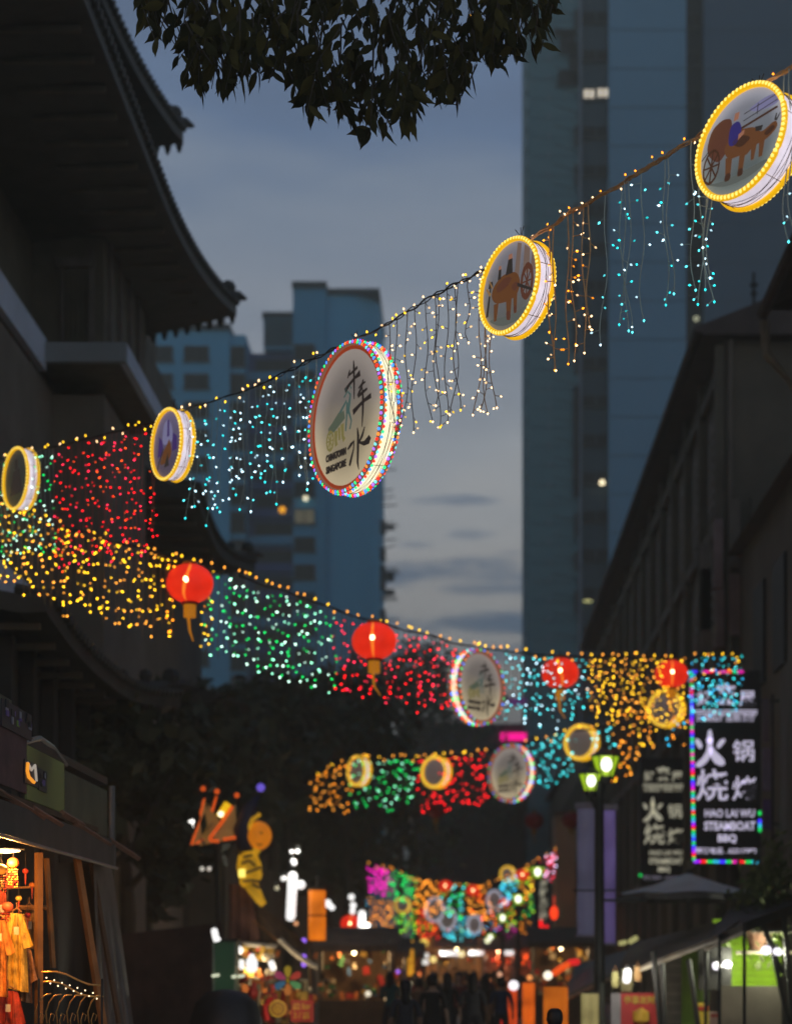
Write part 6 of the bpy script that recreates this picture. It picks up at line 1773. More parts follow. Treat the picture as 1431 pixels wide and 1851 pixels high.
for i, (px, py, y, c, lb) in enumerate(((603, 1766, 58, (1.0, .35, .1), 'small orange bulb, first of a loose row over the left stalls'), (617, 1749, 58, (1.0, .45, .2), 'small orange bulb just above the left stalls'), (665, 1797, 50, (.9, .8, .6), 'dim cream bulb low before the left stalls'), (684, 1782, 55, (1.0, .4, .12), 'orange bulb under the pumpkin lanterns'),
                              (700, 1806, 48, (.9, .6, .3), 'amber bulb low left of the crowd'), (730, 1780, 60, (1.0, .5, .2), 'amber bulb beside the gold column foot'), (757, 1762, 66, (1.0, .25, .06), 'red orange bulb right of the gold column'), (802, 1786, 72, (1.0, .45, .08), 'orange bulb above the crowd'), (845, 1792, 74, (1.0, .08, .04), 'red bulb above the right of the crowd'),
                              (884, 1770, 70, (1.0, .3, .1), 'orange bulb at the right row stalls'), (903, 1762, 66, (1.0, .5, .3), 'peach bulb at the right row stalls'), (957, 1768, 54, (1.0, .35, .1), 'orange bulb at the top of the orange red banner'))):
    glow('bulb_lamp', lb, 'lamp', [([(px, py)], .075)], y, E('loose_bulb_%d' % i, c, 1.1), True)
# orange column lantern, gold column, pumpkins, red and gold lantern
def column_lantern(px, pa, pb_, w, y, lb, c, st):
    o0 = P(px, pb_, y); t = thing('column_lantern', lb, 'lantern', o0)
    h = P(px, pa, y).z - o0.z; r = w / 2 / F * y
    m = MB(o0); m.lathe([(r * .94, 0), (r, h * .02), (r, h * .98), (r * .94, h)], o0, 14)
    m.build('shade', E('column_glow_%d' % px, c, st, True, var=.35, scale=1.6), t, smooth=True)
    for z in (0, h * .5, h):
        m = MB(o0); m.lathe([(r * 1.04, z - .02), (r * 1.04, z + .02)], o0, 14); m.build('hoop', mt_wood, t)
    m = MB(o0); m.tube([o0 + Vector((0, 0, h)), o0 + Vector((0, 0, h + .35))], .015, 5); m.build('cord', mt_wire_d, t)
column_lantern(573, 1609, 1702, 31, 50, 'tall orange column lantern, the largest glowing cylinder', (1.0, .22, .008), .72)
column_lantern(739, 1716, 1765, 17, 76, 'gold column lantern right of the third tube lamp', (1.0, .42, .02), .7)
column_lantern(636, 1702, 1728, 20, 61.5, 'squat gold lantern drum under the red round lantern', (1.0, .42, .02), .6)
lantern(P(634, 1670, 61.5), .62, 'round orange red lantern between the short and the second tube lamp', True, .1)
for (px, py, r, y, lb) in ((678, 1729, .23, 64, 'left and larger pumpkin shaped orange lantern'), (697, 1731, .20, 63.4, 'right pumpkin shaped orange lantern overlapping the larger one')):
    o0 = P(px, py, y); t = thing('pumpkin_lantern', lb, 'lantern', o0)
    m = MB(o0); prof = [(r * math.cos(-1.45 + 2.9 * i / 10) ** .7, r * .82 * math.sin(-1.45 + 2.9 * i / 10)) for i in range(11)]
    m.lathe(prof, o0, 24, 0, 10, .06); m.build('shade', E('pumpkin_glow', (1.0, .24, .01), .85, True), t, smooth=True)
    m = MB(o0); m.tube([o0 + Vector((0, 0, r * .8)), o0 + Vector((.03, 0, r * 1.2))], .035, 6); m.build('stalk', E('stalk_yellow', (.9, .6, .02), .6), t)
# pinwheel, frame, gold coin and price board of the toy stall
yy = 33.0
o0 = P(520, 1850, yy)
t = thing('toy_rack', 'wooden frame rack with red new year trinkets at the lower left centre', 'rack', o0)
def bar(a, b, r=.05):
    m = MB(o0); m.tube([P(a[0], a[1], yy), P(b[0], b[1], yy)], r, 4); m.build('bar', M('pale_timber_bar', (.45, .38, .22), .7), t)
bar((486, 1775), (503, 1775)); bar((540, 1775), (556, 1775)); bar((552, 1775), (553, 1812)); bar((467, 1780), (469, 1900), .035); bar((466, 1846), (500, 1848), .02)
goods(o0, t, [(478, 492, 1800, 1850, 10), (495, 570, 1798, 1812, 14), (455, 470, 1780, 1850, 10)], 9, yy + .3, GM[:3])
lampchild(t, 'rack_light', P(518, 1800, yy - 1.2), 12, (1.0, .75, .45), .1)
o0 = P(520, 1773, yy - .2)
t = thing('pinwheel', 'six-petalled pinwheel, each petal another colour', 'pinwheel', o0)
for k, c in enumerate(((.75, .62, .03), (.8, .05, .04), (.08, .55, .22), (.85, .28, .02), (.02, .25, .65), (.75, .08, .38))):
    a = R(90 - 60 * k); d = Vector((math.cos(a), 0, math.sin(a))); q = Vector((-d.z, 0, d.x))
    m = MB(o0); pts = []
    for i in range(12):
        u = 2 * math.pi * i / 12
        pts.append(o0 + d * (.145 + .105 * math.cos(u)) + q * .058 * math.sin(u) * (1 + .35 * math.cos(u)))
    m.add(pts + [p_ + Vector((0, .02, 0)) for p_ in pts], [list(range(12)), list(range(23, 11, -1))] + [[i, 12 + i, 12 + (i + 1) % 12, (i + 1) % 12] for i in range(12)])
    fixn(m.build('petal', M('petal_%d' % k, c, .5, .1), t))
m = MB(o0); m.ball(o0 + Vector((0, -.03, 0)), .03, 8, 6); m.build('hub', M('petal_0', (.7, .6, .05)), t)
m = MB(o0); m.tube([o0 + Vector((0, .03, 0)), o0 + Vector((0, .03, -.9))], .01, 5); m.build('stick', mt_wood, t)
o0 = P(502, 1824, yy - .3)
t = thing('coin_ornament', 'large round gold coin ornament with a ring pattern on red', 'ornament', o0)
m = MB(o0)
for (ra, rb, mi) in ((.145, .112, 0), (.112, .075, 1), (.075, .05, 0), (.05, .026, 1), (.026, 0.0001, 0)):
    for i in range(28):
        a, b = 2 * math.pi * i / 28, 2 * math.pi * (i + 1) / 28
        k = .02 if mi == 0 else .0
        m.add([o0 + Vector((ra * math.cos(a), -k, ra * math.sin(a))), o0 + Vector((ra * math.cos(b), -k, ra * math.sin(b))), o0 + Vector((rb * math.cos(b), -k, rb * math.sin(b))), o0 + Vector((rb * math.cos(a), -k, rb * math.sin(a)))], [(0, 1, 2, 3)], mi)
m.build('coin_face', [M('coin_gold', (.95, .55, .04), .45), M('coin_brown', (.45, .16, .02), .5)], t)
m = MB(o0); m.lathe([(.15, -.03), (.15, .0)], (0, 0, 0), 28); o = m.build('coin_back', M('goods_red', (.55, .04, .03)), t); o.rotation_euler = (R(90), 0, 0); o.location = (0, .005, 0); 
for v in o.data.vertices: v.co += o0
m = MB(o0); m.tube([P(483, 1846, yy - .2), P(480, 1820, yy - .2), P(490, 1803, yy - .2)], .055, 8); m.build('red_tassel_side', M('goods_red2', (.8, .03, .03), .5), t)
o0 = P(545, 1828, yy - .2)
t = thing('price_board', 'red price board with two rows of orange figures', 'sign', o0)
a, b = P(526, 1848, yy - .2), P(567, 1809, yy - .2)
m = MB(o0); m.box((a.x, yy - .22, a.z), (b.x, yy - .18, b.z)); m.build('board', M('red_board', (.62, .05, .04), .6), t)
text('$2 for', .14, (0, -.03, .07), M('orange_figure', (.95, .42, .04), .5), t, .006, .30)
text('3 / $5', .14, (0, -.03, -.08), M('orange_figure', (.95, .42, .04), .5), t, .006, .26)
m = MB(o0); m.tube([P(534, 1848, yy - .15), P(534, 1930, yy - .15)], .02, 5); m.build('leg', mt_wood, t); m = MB(o0); m.tube([P(560, 1848, yy - .15), P(560, 1930, yy - .15)], .02, 5); m.build('leg', mt_wood, t)
# dark covered load in the foreground
o0 = Vector(((408 - VX) / F * 24, 24, G))
m = MB(o0)
prof = []
rr = random.Random(5)
m.lathe([(.46, 0), (.46, .6), (.42, 1.15), (.36, 1.38), (.22, 1.50), (.05, 1.54)], o0, 26, 0, 7, .05)
for i, v in enumerate(m.v): m.v[i] = v + Vector((rr.uniform(-.012, .012), rr.uniform(-.012, .012), 0))
tag(m.build('covered_cart', mt_tarp, smooth=True), 'tall load under a black tarpaulin in front of the green kiosk', 'covered cart')

# ---- generic stalls deeper in the street
def far_stall(x0, x1, y, ztop, lb, seed, cols, watts, lc, side):
    o0 = Vector(((x0 + x1) / 2, y, G)); rr = random.Random(seed)
    t = thing('market_stall', lb, 'stall', o0)
    for x in (x0 + .05, x1 - .05):
        for dy in (0, 1.8):
            m = MB(o0); m.tube([(x, y + dy, G), (x, y + dy, ztop + (.3 if dy else 0))], .03, 5); m.build('post', mt_steel, t)
    m = MB(o0); m.add([(x0 - .15, y - .3, ztop - .1), (x1 + .15, y - .3, ztop - .1), (x1 + .15, y + 2, ztop + .4), (x0 - .15, y + 2, ztop + .4), (x0 - .15, y - .3, ztop - .28), (x1 + .15, y - .3, ztop - .28)], [(0, 1, 2, 3), (0, 4, 5, 1)]); m.build('awning', rr.choice([M('umber_awning', (.13, .09, .06)), M('maroon_awning', (.2, .1, .08))]), t)
    m = MB(o0); m.box((x0, y + .1, G), (x1, y + .8, .75)); m.build('counter', mt_woodd, t)
    m = MB(o0); m.box((x0, y + 1.9, G), (x1, y + 1.95, ztop + .1)); m.build('back_sheet', M('brown_back_sheet', (.25, .15, .08), .8, .4), t)
    m = MB(o0)
    for k in range(46):
        q = Vector((rr.uniform(x0, x1), y + rr.uniform(.1, 1.6), rr.choice([rr.uniform(.8, 1.1), rr.uniform(1.2, ztop - .15)])))
        if rr.random() < .4: m.ball(q, rr.uniform(.04, .09), 7, 5, rr.randrange(len(cols)))
        else: m.obox(q, (rr.uniform(.06, .2), .06, rr.uniform(.08, .3)), rr.uniform(-.5, .5), 0, rr.uniform(-.2, .2), rr.randrange(len(cols)))
    m.build('merchandise', cols, t)['kind'] = 'stuff'
    q = Vector(((x0 + x1) / 2, y + .2, ztop - .3))
    m = MB(o0); m.ball(q, .05, 8, 6); m.build('bulb', E('stall_bulb', (1.0, .85, .6), 5), t)
    lampchild(t, 'stall_light', q + Vector((0, -.1, -.1)), watts, lc, .08)
WARM = (1.0, .62, .28); RED = (1.0, .25, .12)
far_stall(-3.9, -1.9, 52, 2.3, 'left row stall with cream packets beneath the tallest tube lamp', 31, GM, 40, WARM, -1)
far_stall(-3.7, -1.9, 64, 2.2, 'left row stall below the pumpkin lanterns', 32, GM, 40, WARM, -1)
far_stall(-3.4, -1.7, 78, 2.25, 'left row stall beside the gold column lantern', 33, [GM[0], GM[1], GM[4], GM[2]], 50, RED, -1)
far_stall(-1.5, .6, 104, 2.9, 'wide stall across the street end with coloured clothes', 34, GM, 90, WARM, 0)
far_stall(.9, 2.4, 98, 2.7, 'street end stall at the right with red goods', 35, [GM[0], GM[1], GM[3], GM[2]], 75, RED, 0)
far_stall(2.0, 3.8, 80, 2.6, 'right row stall with red and orange cloths', 36, [GM[0], GM[1], GM[2], GM[4]], 75, RED, 1)
far_stall(2.1, 3.9, 62, 2.5, 'right row stall behind the red banners', 37, [GM[0], GM[1], GM[2], GM[3]], 22, WARM, 1)
# red and orange glowing banners on the right
for (xa, xb, ya, yb, y, c, st, lb) in ((918, 934, 1776, 1860, 54, (1.0, .10, .015), .55, 'narrow red glowing banner left of the lamp post foot'), (944, 966, 1776, 1860, 50, (1.0, .16, .01), .65, 'orange red glowing banner between two lamp posts'), (900, 912, 1790, 1860, 56, (.8, .03, .02), .4, 'dark red banner, leftmost of the glowing banners'),
                                     (982, 1026, 1783, 1900, 43, (1.0, .22, .01), .42, 'wide plain orange banner right of the lamp post'), (1050, 1082, 1795, 1900, 37, S(150, 140, 90), .55, 'cream poster board left of the nearest lamp post')):
    o0 = P((xa + xb) / 2, yb, y); t = thing('shop_banner', lb, 'banner', o0)
    cloth(o0, P(xa, ya, y), P(xb, ya, y), P(xa, yb, y), P(xb, yb, y), E('banner_glow_%d' % xa, c, st, True, var=.45, scale=2.2), t, 'banner_cloth', 2, .02, seed=xa)
    m = MB(o0); m.tube([P(xa, ya, y), P(xb, ya, y)], .02, 5); m.build('rod', mt_iron, t)
for (pts, y, c, lb) in (([(1001, 1760), (1012, 1752), (1026, 1744)], 45, (1.0, .10, .01), 'slanting red light string under the teal awning'), ([(1028, 1741), (1044, 1739)], 45.5, (.8, .02, .02), 'short dark red light bar above the teal awning')):
    glow('light_bar', lb, 'lamp', [(pts, .075)], y, E('bar_glow_%d' % pts[0][0], c, .9), False)

# ---- right side: parasol, awnings, green shop
yp = 39.0
ax, az = (1243 - VX) / F * yp, zt(1578, yp)
o0 = Vector((ax, yp, G))
t = thing('parasol', 'large grey market parasol spread below the steamboat signs', 'parasol', o0)
seg8 = []
rr_ = 1.42
rim = [Vector((ax + rr_ * math.cos(R(22.5 + 45 * k)), yp + rr_ * math.sin(R(22.5 + 45 * k)), az - .44)) for k in range(8)]
mt_par = M('grey_parasol_cloth', (.66, .69, .72), .8, .15, 1.5)
apex = Vector((ax, yp, az))
for k in range(8):
    a, b = rim[k], rim[(k + 1) % 8]
    m = MB(o0); q0 = apex.lerp(a, .5) - Vector((0, 0, .02)); q1 = apex.lerp(b, .5) - Vector((0, 0, .02))
    mid = (a + b) / 2 + Vector((0, 0, .035))
    vs = [apex, q0, q1, a, mid, b]
    vs2 = [v - Vector((0, 0, .012)) for v in vs]
    m.add(vs + vs2, [(0, 1, 2), (1, 3, 4), (1, 4, 2), (2, 4, 5), (6, 8, 7), (7, 10, 9), (7, 8, 10), (8, 11, 10), (3, 9, 10, 4), (4, 10, 11, 5)])
    m.build('canopy_panel', mt_par, t)
    m = MB(o0); m.add([a, mid, b, a - Vector((0, 0, .13)), mid - Vector((0, 0, .13)), b - Vector((0, 0, .13))], [(0, 3, 4, 1), (1, 4, 5, 2)]); m.build('valance', M('dark_valance', (.08, .08, .08), .8), t)
    m = MB(o0); m.tube([apex - Vector((0, 0, .06)), a - Vector((0, 0, .02))], .012, 4); m.build('rib', mt_iron, t)
m = MB(o0); m.tube([(ax, yp, G), apex + Vector((0, 0, .06))], .03, 8); m.build('pole', mt_iron, t)
m = MB(o0); m.lathe([(.05, 0), (.06, .03), (.02, .07)], apex, 8); m.build('finial', mt_iron, t)
m = MB(o0); m.lathe([(.3, 0), (.3, .08), (.06, .12)], o0, 12); m.build('base', mt_iron, t)
# a second, darker parasol edge lower right and awnings
def awn(pts, th, mt, lb, y=None, cat='awning'):
    o0 = P(*pts[0]); t = thing('awning', lb, cat, o0)
    A = [P(*p_) for p_ in pts]
    m = MB(o0); n = len(A)
    m.add(A + [a + Vector((0, 0, -th)) for a in A], [list(range(n)), list(range(2 * n - 1, n - 1, -1))] + [[i, (i + 1) % n, n + (i + 1) % n, n + i] for i in range(n)])
    fixn(m.build('canvas', mt, t))
    m = MB(o0); m.tube([A[0] + Vector((0, -.02, -th)), A[1] + Vector((0, -.02, -th))], .035, 6); m.build('edge_pipe', M('pale_pipe_edge', (.40, .36, .27), .5), t)
    for q in (A[0], A[1]):
        m = MB(o0); m.tube([q, Vector((q.x, q.y, G))], .028, 6); m.build('post', mt_iron, t)
    return t
awn([(1018, 1802, 44), (1122, 1752, 40), (1140, 1715, 43), (1040, 1745, 48)], .10, M('teal_awning', (.06, .10, .12), .6, .3, 2), 'low teal awning crossing behind the nearest lamp post')
awn([(1110, 1765, 38), (1300, 1690, 33), (1350, 1655, 36), (1140, 1705, 43)], .08, M('brown_awning', (.11, .085, .06), .7, .3, 2), 'long brown awning beneath the parasol')
awn([(1275, 1700, 34), (1345, 1668, 32), (1460, 1625, 35), (1320, 1640, 38)], .16, M('black_awning', (.06, .06, .055), .7, .3, 2), 'black awning at the right edge over the lime green shop')
o0 = Vector(((1350 - VX) / F * 38.3, 38.3, G))
t = thing('green_shop', 'lime green boarded shop glowing under white lamps at the lower right', 'shop', o0)
mt_lime = M('lime_paint', (.36, .66, .015), .7, .2, 1.5)
for k in range(11):
    za, zb_ = zt(1788 - k * 11.5, 38.3), zt(1788 - (k + 1) * 11.5, 38.3)
    m = MB(o0); m.box(((1288 - VX) / F * 38.3, 38.3 + (.02 if k % 2 else 0), za + .006), ((1412 - VX) / F * 38.3, 38.36, zb_)); m.build('board', mt_lime, t)
for k in range(6):
    xa = (1232 - VX) / F * 38.5 + k * .09
    m = MB(o0); m.box((xa, 38.55, G), (xa + .085, 38.6, zt(1715, 38.5))); m.build('board', M('lime_paint_dull', (.16, .30, .03), .7, .3, 2), t)
m = MB(o0); m.box(((1300 - VX) / F * 36.5, 36.5, G), ((1412 - VX) / F * 36.5, 36.6, zt(1783, 36.5))); m.build('counter', M('taupe_counter', (.30, .27, .22), .7, .2, 1.5), t)
m = MB(o0); m.box(((1262 - VX) / F * 37.5, 37.5, zt(1790, 37.5)), ((1322 - VX) / F * 37.5, 37.6, zt(1712, 37.5))); m.build('menu_board', mt_board, t)
m = MB(o0); m.box(((1200 - VX) / F * 38.9, 38.9, G), ((1236 - VX) / F * 38.9, 39.0, zt(1730, 38.9))); m.build('shutter', M('grey_shutter', (.30, .29, .27), .5, .2, 3), t)
for k in range(7):
    m = MB(o0); m.box(((1200 - VX) / F * 38.9, 38.87, zt(1850 - k * 17, 38.9)), ((1236 - VX) / F * 38.9, 38.899, zt(1846 - k * 17, 38.9))); m.build('shutter_slat', M('grey_slat', (.42, .40, .37), .5), t)
for (a, b_) in (((1370, 1650), (1412, 1760)), ((1416, 1650), (1432, 1851)), ((1392, 1700), (1424, 1851)), ((1196, 1742), (1202, 1900)), ((1180, 1720), (1196, 1900)), ((1244, 1735), (1262, 1860)), ((1275, 1712), (1276, 1820))):
    m = MB(o0); m.tube([P(a[0], a[1], 35.6), P(b_[0], b_[1], 35.6)], .05, 5); m.build('post', mt_iron, t)
sh_l = [((1292, 1747), .095, 'left white lamp on the black menu board'), ((1310, 1743), .085, 'right white lamp on the black menu board'), ((1381, 1719), .10, 'left white lamp before the lime boards'), ((1402, 1720), .08, 'right white lamp before the lime boards, at the slanted post')]
for (q, r, lb) in sh_l:
    glow('globe_lamp', lb, 'lamp', [([q, (q[0] + 7, q[1] + (2 if r < .09 else -1))], r * .8)], 35.4 if q[0] > 1350 else 37.2, E('violet_white_lamp', (.95, .9, 1.0), 1.7), True)
lampchild(t, 'shop_light', P(1390, 1722, 36.4), 65, (1.0, 1.0, .75), .1)
lampchild(t, 'shop_light', P(1330, 1738, 37.0), 45, (1.0, 1.0, .75), .1)
glow('oval_lamp', 'upright white oval lamp above the red new year poster', 'lamp', [([(1134, 1755), (1132, 1774)], .075)], 36.5, WH, True, 14)
glow('strip_lamp', 'slanted cream strip lamp upper left of the awning', 'lamp', [([(1120, 1706), (1130, 1704)], .05), ([(1138, 1703), (1150, 1696)], .055)], 41, E('cream_strip', S(190, 185, 120), .7), False)
o0 = P(1155, 1850, 36)
t = thing('poster_board', 'red new year poster board with yellow characters and a gold disc', 'poster', o0)
a, b = P(1122, 1880, 36), P(1190, 1796, 36)
m = MB(o0); m.box((a.x, 36, G), (b.x, 36.05, b.z)); m.build('board', M('poster_red', (.72, .06, .06), .6, .15), t)
text('恭喜发财', .15, tuple(P(1155, 1809, 35.98) - o0), M('poster_yellow', (.85, .55, .08), .6), t, .004, .56)
m = MB(o0); m.ball(P(1158, 1838, 35.96), .17, 20, 3); m.build('gold_disc', M('poster_gold', (.85, .5, .05), .5), t)
for v in t.children[-1].data.vertices: v.co.y = (v.co.y - (35.96 - o0.y)) * .1 + (35.96 - o0.y)
m = MB(o0); m.ball(P(1157, 1845, 35.9), .08, 14, 3); m.build('peach_motif', M('poster_peach', (.8, .5, .4), .6), t)
for v in t.children[-1].data.vertices: v.co.y = (v.co.y - (35.9 - o0.y)) * .1 + (35.93 - o0.y)
m = MB(o0); m.box(tuple(P(1104, 1880, 36)), (a.x - .005, 36.04, b.z)); m.build('side_panel', M('poster_grey', (.45, .44, .46), .6), t)
lampchild(t, 'poster_light', P(1140, 1775, 34.8), 20, (1.0, .9, .75), .1)
for (xa, xb, ya, yb, y, c, lb) in ((1105, 1118, 1757, 1786, 36.6, (.45, .42, .16), 'olive bag hanging left of the oval lamp'), (1121, 1143, 1752, 1793, 36.9, (.62, .6, .30), 'pale lime bag behind the oval lamp'), (1146, 1158, 1748, 1775, 36.6, (.62, .38, .16), 'tan bag hanging right of the oval lamp'), (1262, 1280, 1813, 1860, 37, (.75, .55, .05), 'yellow carton by the lime shop post'), (1284, 1300, 1830, 1860, 36, (.6, .4, .33), 'pinkish carton behind the orange tag')):
    o0 = P((xa + xb) / 2, yb, y); t = thing('hanging_bag' if ya < 1800 else 'carton', lb, 'bag' if ya < 1800 else 'box', o0)
    a, b = P(xa, yb, y), P(xb, ya, y)
    m = MB(o0)
    w = (b.x - a.x); h = b.z - a.z
    if ya < 1800: m.add([(a.x + w * .1, y, b.z), (b.x - w * .1, y, b.z), (b.x, y - .04, a.z + h * .3), (b.x - w * .1, y, a.z), (a.x + w * .1, y, a.z), (a.x, y - .04, a.z + h * .3)] + [(a.x + w * .1, y + .12, b.z), (b.x - w * .1, y + .12, b.z), (b.x, y + .16, a.z + h * .3), (b.x - w * .1, y + .12, a.z), (a.x + w * .1, y + .12, a.z), (a.x, y + .16, a.z + h * .3)],
              [(0, 5, 4, 3, 2, 1), (6, 7, 8, 9, 10, 11)] + [(i, (i + 1) % 6, 6 + (i + 1) % 6, 6 + i) for i in range(6)])
    else: m.box(tuple(a), (b.x, y + .2, b.z))
    fixn(m.build('body', M('bag_%d' % xa, c, .7, .25, 4), t))
    m = MB(o0)
    if ya < 1800: m.tube([(a.x + w * .25, y + .05, b.z), (a.x + w * .5, y + .05, b.z + .12), (b.x - w * .25, y + .05, b.z)], .01, 5); m.build('handle', mt_wood, t)
    else: m.box((a.x - .005, y - .012, b.z - h * .3), (b.x + .005, y - .002, b.z - h * .15)); m.build('tape', M('goods_red', (.55, .04, .03)), t)

# ================================================================== people (dark, mostly seen from behind)
def body_mesh(name, pose):
    """one continuous body grown over a jointed skeleton"""
    V, Ed, Rd = [], [], []
    def add(p, r, parent=None):
        V.append(p); Rd.append(r)
        if parent is not None: Ed.append((parent, len(V) - 1))
        return len(V) - 1
    st, arm = pose
    pel = add((0, 0, .92), (.15, .11)); wa = add((0, 0, 1.06), (.135, .095), pel); ch = add((0, .0, 1.26), (.16, .11), wa); nk0 = add((0, .01, 1.40), (.085, .07), ch); nk = add((0, .0, 1.47), (.052, .052), nk0)
    h1 = add((0, -.015, 1.56), (.078, .088), nk); h2 = add((0, -.015, 1.64), (.082, .095), h1); add((0, .0, 1.70), (.055, .06), h2)
    for s in (-1, 1):
        hp = add((s * .095, 0, .88), (.095, .10), pel); kn = add((s * .105, -st * s * .14 - .02, .48), (.058, .062), hp); an = add((s * .11, st * s * .10 + .02 if s * st < 0 else .03 + st * .1, .09), (.036, .04), kn)
        he = add((s * .11, V[an][1] - .03, .045), (.04, .04), an); add((s * .12, V[an][1] - .17, .03), (.038, .026), he)
        sh = add((s * .185, 0, 1.37), (.065, .06), nk0); el = add((s * .245, arm * s * .08 + .03, 1.10), (.042, .042), sh)
        if arm > .5 and s > 0: wr = add((s * .20, -.22, 1.16), (.028, .026), el); hx = (0, -1, .2)
        else: wr = add((s * .255, -.06 + arm * s * .05, .87), (.028, .024), el); hx = (0, -.15, -1)
        d = Vector(hx).normalized(); w0 = Vector(V[wr]); pm = add(tuple(w0 + d * .07), (.034, .018), wr)
        side = Vector((0, 1, 0)) if abs(d.z) > .5 else Vector((1, 0, 0))
        for f, (o_, L) in enumerate(((-.027, .065), (-.009, .078), (.009, .072), (.027, .055))):
            a_ = add(tuple(Vector(V[pm]) + side * o_ + d * .035), (.0095, .0095), pm); b_ = add(tuple(Vector(V[a_]) + d * L * .5 + Vector((-s * .006, 0, 0))), (.0085, .0085), a_); add(tuple(Vector(V[b_]) + d * L * .45 + Vector((-s * .016, 0, 0))), (.007, .007), b_)
        th = add(tuple(w0 + d * .03 - side * .035), (.012, .011), wr); add(tuple(w0 + d * .075 - side * .05), (.009, .009), th)
    me = bpy.data.meshes.new(name); me.from_pydata(V, Ed, [])
    ob = bpy.data.objects.new(name, me); COL.objects.link(ob)
    md = ob.modifiers.new('skin', 'SKIN'); md.use_smooth_shade = True
    for i, sv in enumerate(me.skin_vertices[0].data): sv.radius = Rd[i]; sv.use_root = (i == 0)
    sb_ = ob.modifiers.new('sub', 'SUBSURF'); sb_.levels = 1; sb_.render_levels = 1
    dg = bpy.context.evaluated_depsgraph_get(); dg.update()
    out = bpy.data.meshes.new_from_object(ob.evaluated_get(dg)); out.name = name
    bpy.data.objects.remove(ob)
    out.materials.clear()
    for _ in range(3): out.materials.append(None)
    for p_ in out.polygons:
        c = p_.center
        p_.material_index = 2 if (c.z > 1.43 or (abs(c.x) > .19 and c.z < 1.12) or c.y < -.18 and c.z > 1.0) else (1 if c.z > .93 else 0)
        p_.use_smooth = True
    return out
bodies = [body_mesh('body', p_) for p_ in ((.0, .0), (1.0, .4), (-1.0, .6))]
def hair_mesh(long_):
    m = MB(); prof = [(.002, 1.745)] ; 
    P_ = [(.040, 1.742), (.078, 1.72), (.098, 1.68), (.104, 1.63), (.100, 1.58), (.085, 1.53 if not long_ else 1.50)] + ([(.10, 1.42), (.085, 1.34)] if long_ else [])
    m.lathe([(r, z) for r, z in P_][::-1], (0, .018, 0), 16)
    mask = []
    for i, f in enumerate(m.f):
        c = sum((m.v[k] for k in f), Vector()) / len(f)
        if c.y < -.045 and c.z < 1.675: mask.append(i)
    m.f = [f for i, f in enumerate(m.f) if i not in mask]; m.m = [0] * len(m.f)
    return m
def face_mesh():
    m = MB()
    for s in (-1, 1):
        m.ball((s * .031, -.098, 1.615), .011, 6, 5); m.ball((s * .088, .0, 1.60), .020, 6, 5)
    m.ball((0, -.114, 1.59), .015, 6, 5); m.obox((0, -.101, 1.553), (.045, .012, .009))
    return m
mt_hair = M('black_hair', (.015, .012, .010), .5); SK = [M('skin_tan', (.30, .18, .11), .6, .1), M('skin_light', (.42, .28, .20), .6, .1), M('skin_brown', (.16, .09, .05), .6, .1)]
hairs = []
for L_ in (False, True):
    o = hair_mesh(L_).build('hair', mt_hair, None, smooth=True); hairs.append(o.data); bpy.data.objects.remove(o)
o = face_mesh().build('face', mt_stripe, None); face_me = o.data; bpy.data.objects.remove(o)
rp = random.Random(77)
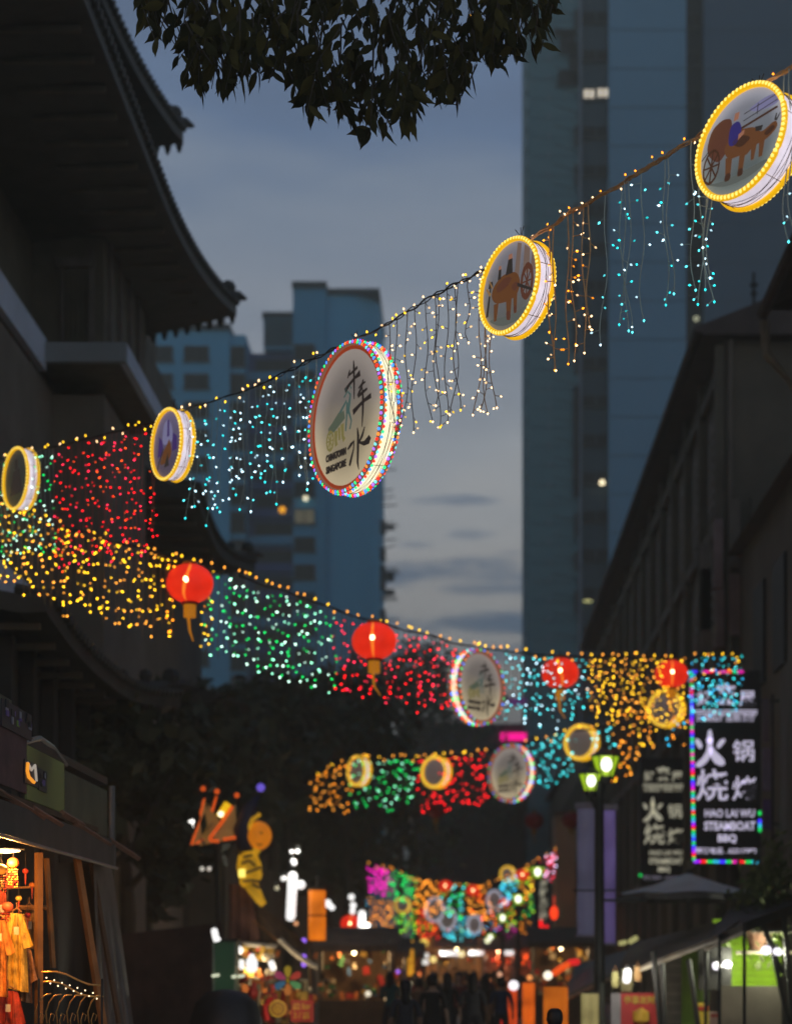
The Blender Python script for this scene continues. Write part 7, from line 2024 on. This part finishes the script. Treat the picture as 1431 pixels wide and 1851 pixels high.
people = [(-.9, 30, 3.2, 'grey hooded top', (.05, .05, .055), 1), (-.35, 40, 3.1, 'black jacket', (.02, .02, .02), 1), (.45, 43.5, 3.0, 'dark brown coat', (.05, .03, .02), 1), (.05, 53, 3.1, 'black sweater', (.02, .02, .02), 0), (.62, 57, 3.2, 'dark blue coat', (.02, .03, .06), 0), (-.85, 55, 3.0, 'ochre top', (.3, .18, .04), 1), (.0, 66, 3.1, 'rust jacket', (.3, .08, .03), 0), (-.55, 34, 3.1, 'black shirt', (.02, .02, .02), 0), (.15, 37, 3.0, 'dark grey shirt', (.06, .06, .06), 1), (.75, 41, 3.3, 'navy shirt', (.02, .03, .08), 0), (-.15, 45, .2, 'maroon shirt', (.16, .03, .03), 1), (.45, 49, 3.1, 'black coat', (.02, .02, .02), 0),
          (-1.0, 43, 3.0, 'brown shirt', (.12, .07, .04), 0), (-1.3, 52, .1, 'dull red top', (.22, .05, .04), 1), (-.75, 49, 2.9, 'charcoal top', (.04, .04, .04), 0), (1.15, 78, 3.2, 'dark green shirt', (.03, .06, .03), 1), (-.5, 58, 3.1, 'white shirt', (.5, .5, .5), 0),
          (.3, 62, .0, 'blue shirt', (.05, .1, .25), 1), (.9, 66, 3.1, 'orange shirt', (.5, .16, .04), 0), (-1.1, 68, 3.3, 'grey shirt', (.18, .18, .18), 0), (1.75, 60, 3.0, 'pink shirt', (.4, .12, .14), 1), (-.2, 74, 3.1, 'tan jacket', (.25, .17, .1), 0),
          (.90, 20, 3.2, 'dark shirt', (.02, .02, .02), 0), (-1.75, 47, 2.9, 'teal shirt', (.03, .12, .12), 1), (1.25, 72, .1, 'yellow shirt', (.5, .35, .05), 0)]
where = ['alone ahead of the crowd', 'just left of the crowd centre', 'just right of the crowd centre', 'behind the middle of the crowd', 'in the third rank of the crowd', 'at the left flank of the crowd', 'in the far middle of the lane', 'left of centre, nearest of the crowd', 'in the middle of the crowd', 'right of the crowd centre', 'facing the camera in the crowd', 'in the second rank of the crowd', 'before the left stalls', 'facing us by the left stalls', 'walking away on the right', 'at the far end of the lane', 'deep in the crowd',
         'facing the camera far back', 'far back on the right', 'far back on the left', 'beside the right row stalls', 'farthest in the middle', 'nearest of all, only the head in view', 'next to the toy rack', 'facing us at the far right']
for i, (x, y, rz, nm, c, lg) in enumerate(people):
    t = thing('person', 'person in a %s standing %s' % (nm, where[i]), 'person', (x, y, G), rz + rp.uniform(-.3, .3), 'people in the market lane')
    me = bodies[i % 3]
    b = bpy.data.objects.new('body', me); COL.objects.link(b); b.parent = t
    for k, mt in enumerate((M('trousers_dark', (.03, .03, .035), .8), M('top_%d' % i, c, .8, .2, 6), SK[i % 3])):
        b.material_slots[k].link = 'OBJECT'; b.material_slots[k].material = mt
    h = bpy.data.objects.new('hair', hairs[lg]); COL.objects.link(h); h.parent = t
    f = bpy.data.objects.new('face', face_me); COL.objects.link(f); f.parent = t
    s = rp.uniform(.90, .99) if y > 25 else .80; t.scale = (s, s, s)
# person with a cap close by, only the crown of the head shows

# ------------------------------------------------------------------ thin haze added to lift the blacks
hm = bpy.data.materials.new('black_lift_haze')
hm.use_nodes = True
hn = hm.node_tree
for n in list(hn.nodes):
    hn.nodes.remove(n)
ho = hn.nodes.new('ShaderNodeOutputMaterial')
hv = hn.nodes.new('ShaderNodeVolumePrincipled')
hv.inputs['Color'].default_value = (1.0, 0.98, 0.74, 1)
hv.inputs['Density'].default_value = 0.0025
hv.inputs['Anisotropy'].default_value = 0.0
hn.links.new(hv.outputs[0], ho.inputs['Volume'])
g = MB(); g.box((-640, -80, -1.6), (640, 1540, 90))
tag(g.build('haze', hm), None, None, kind='stuff')
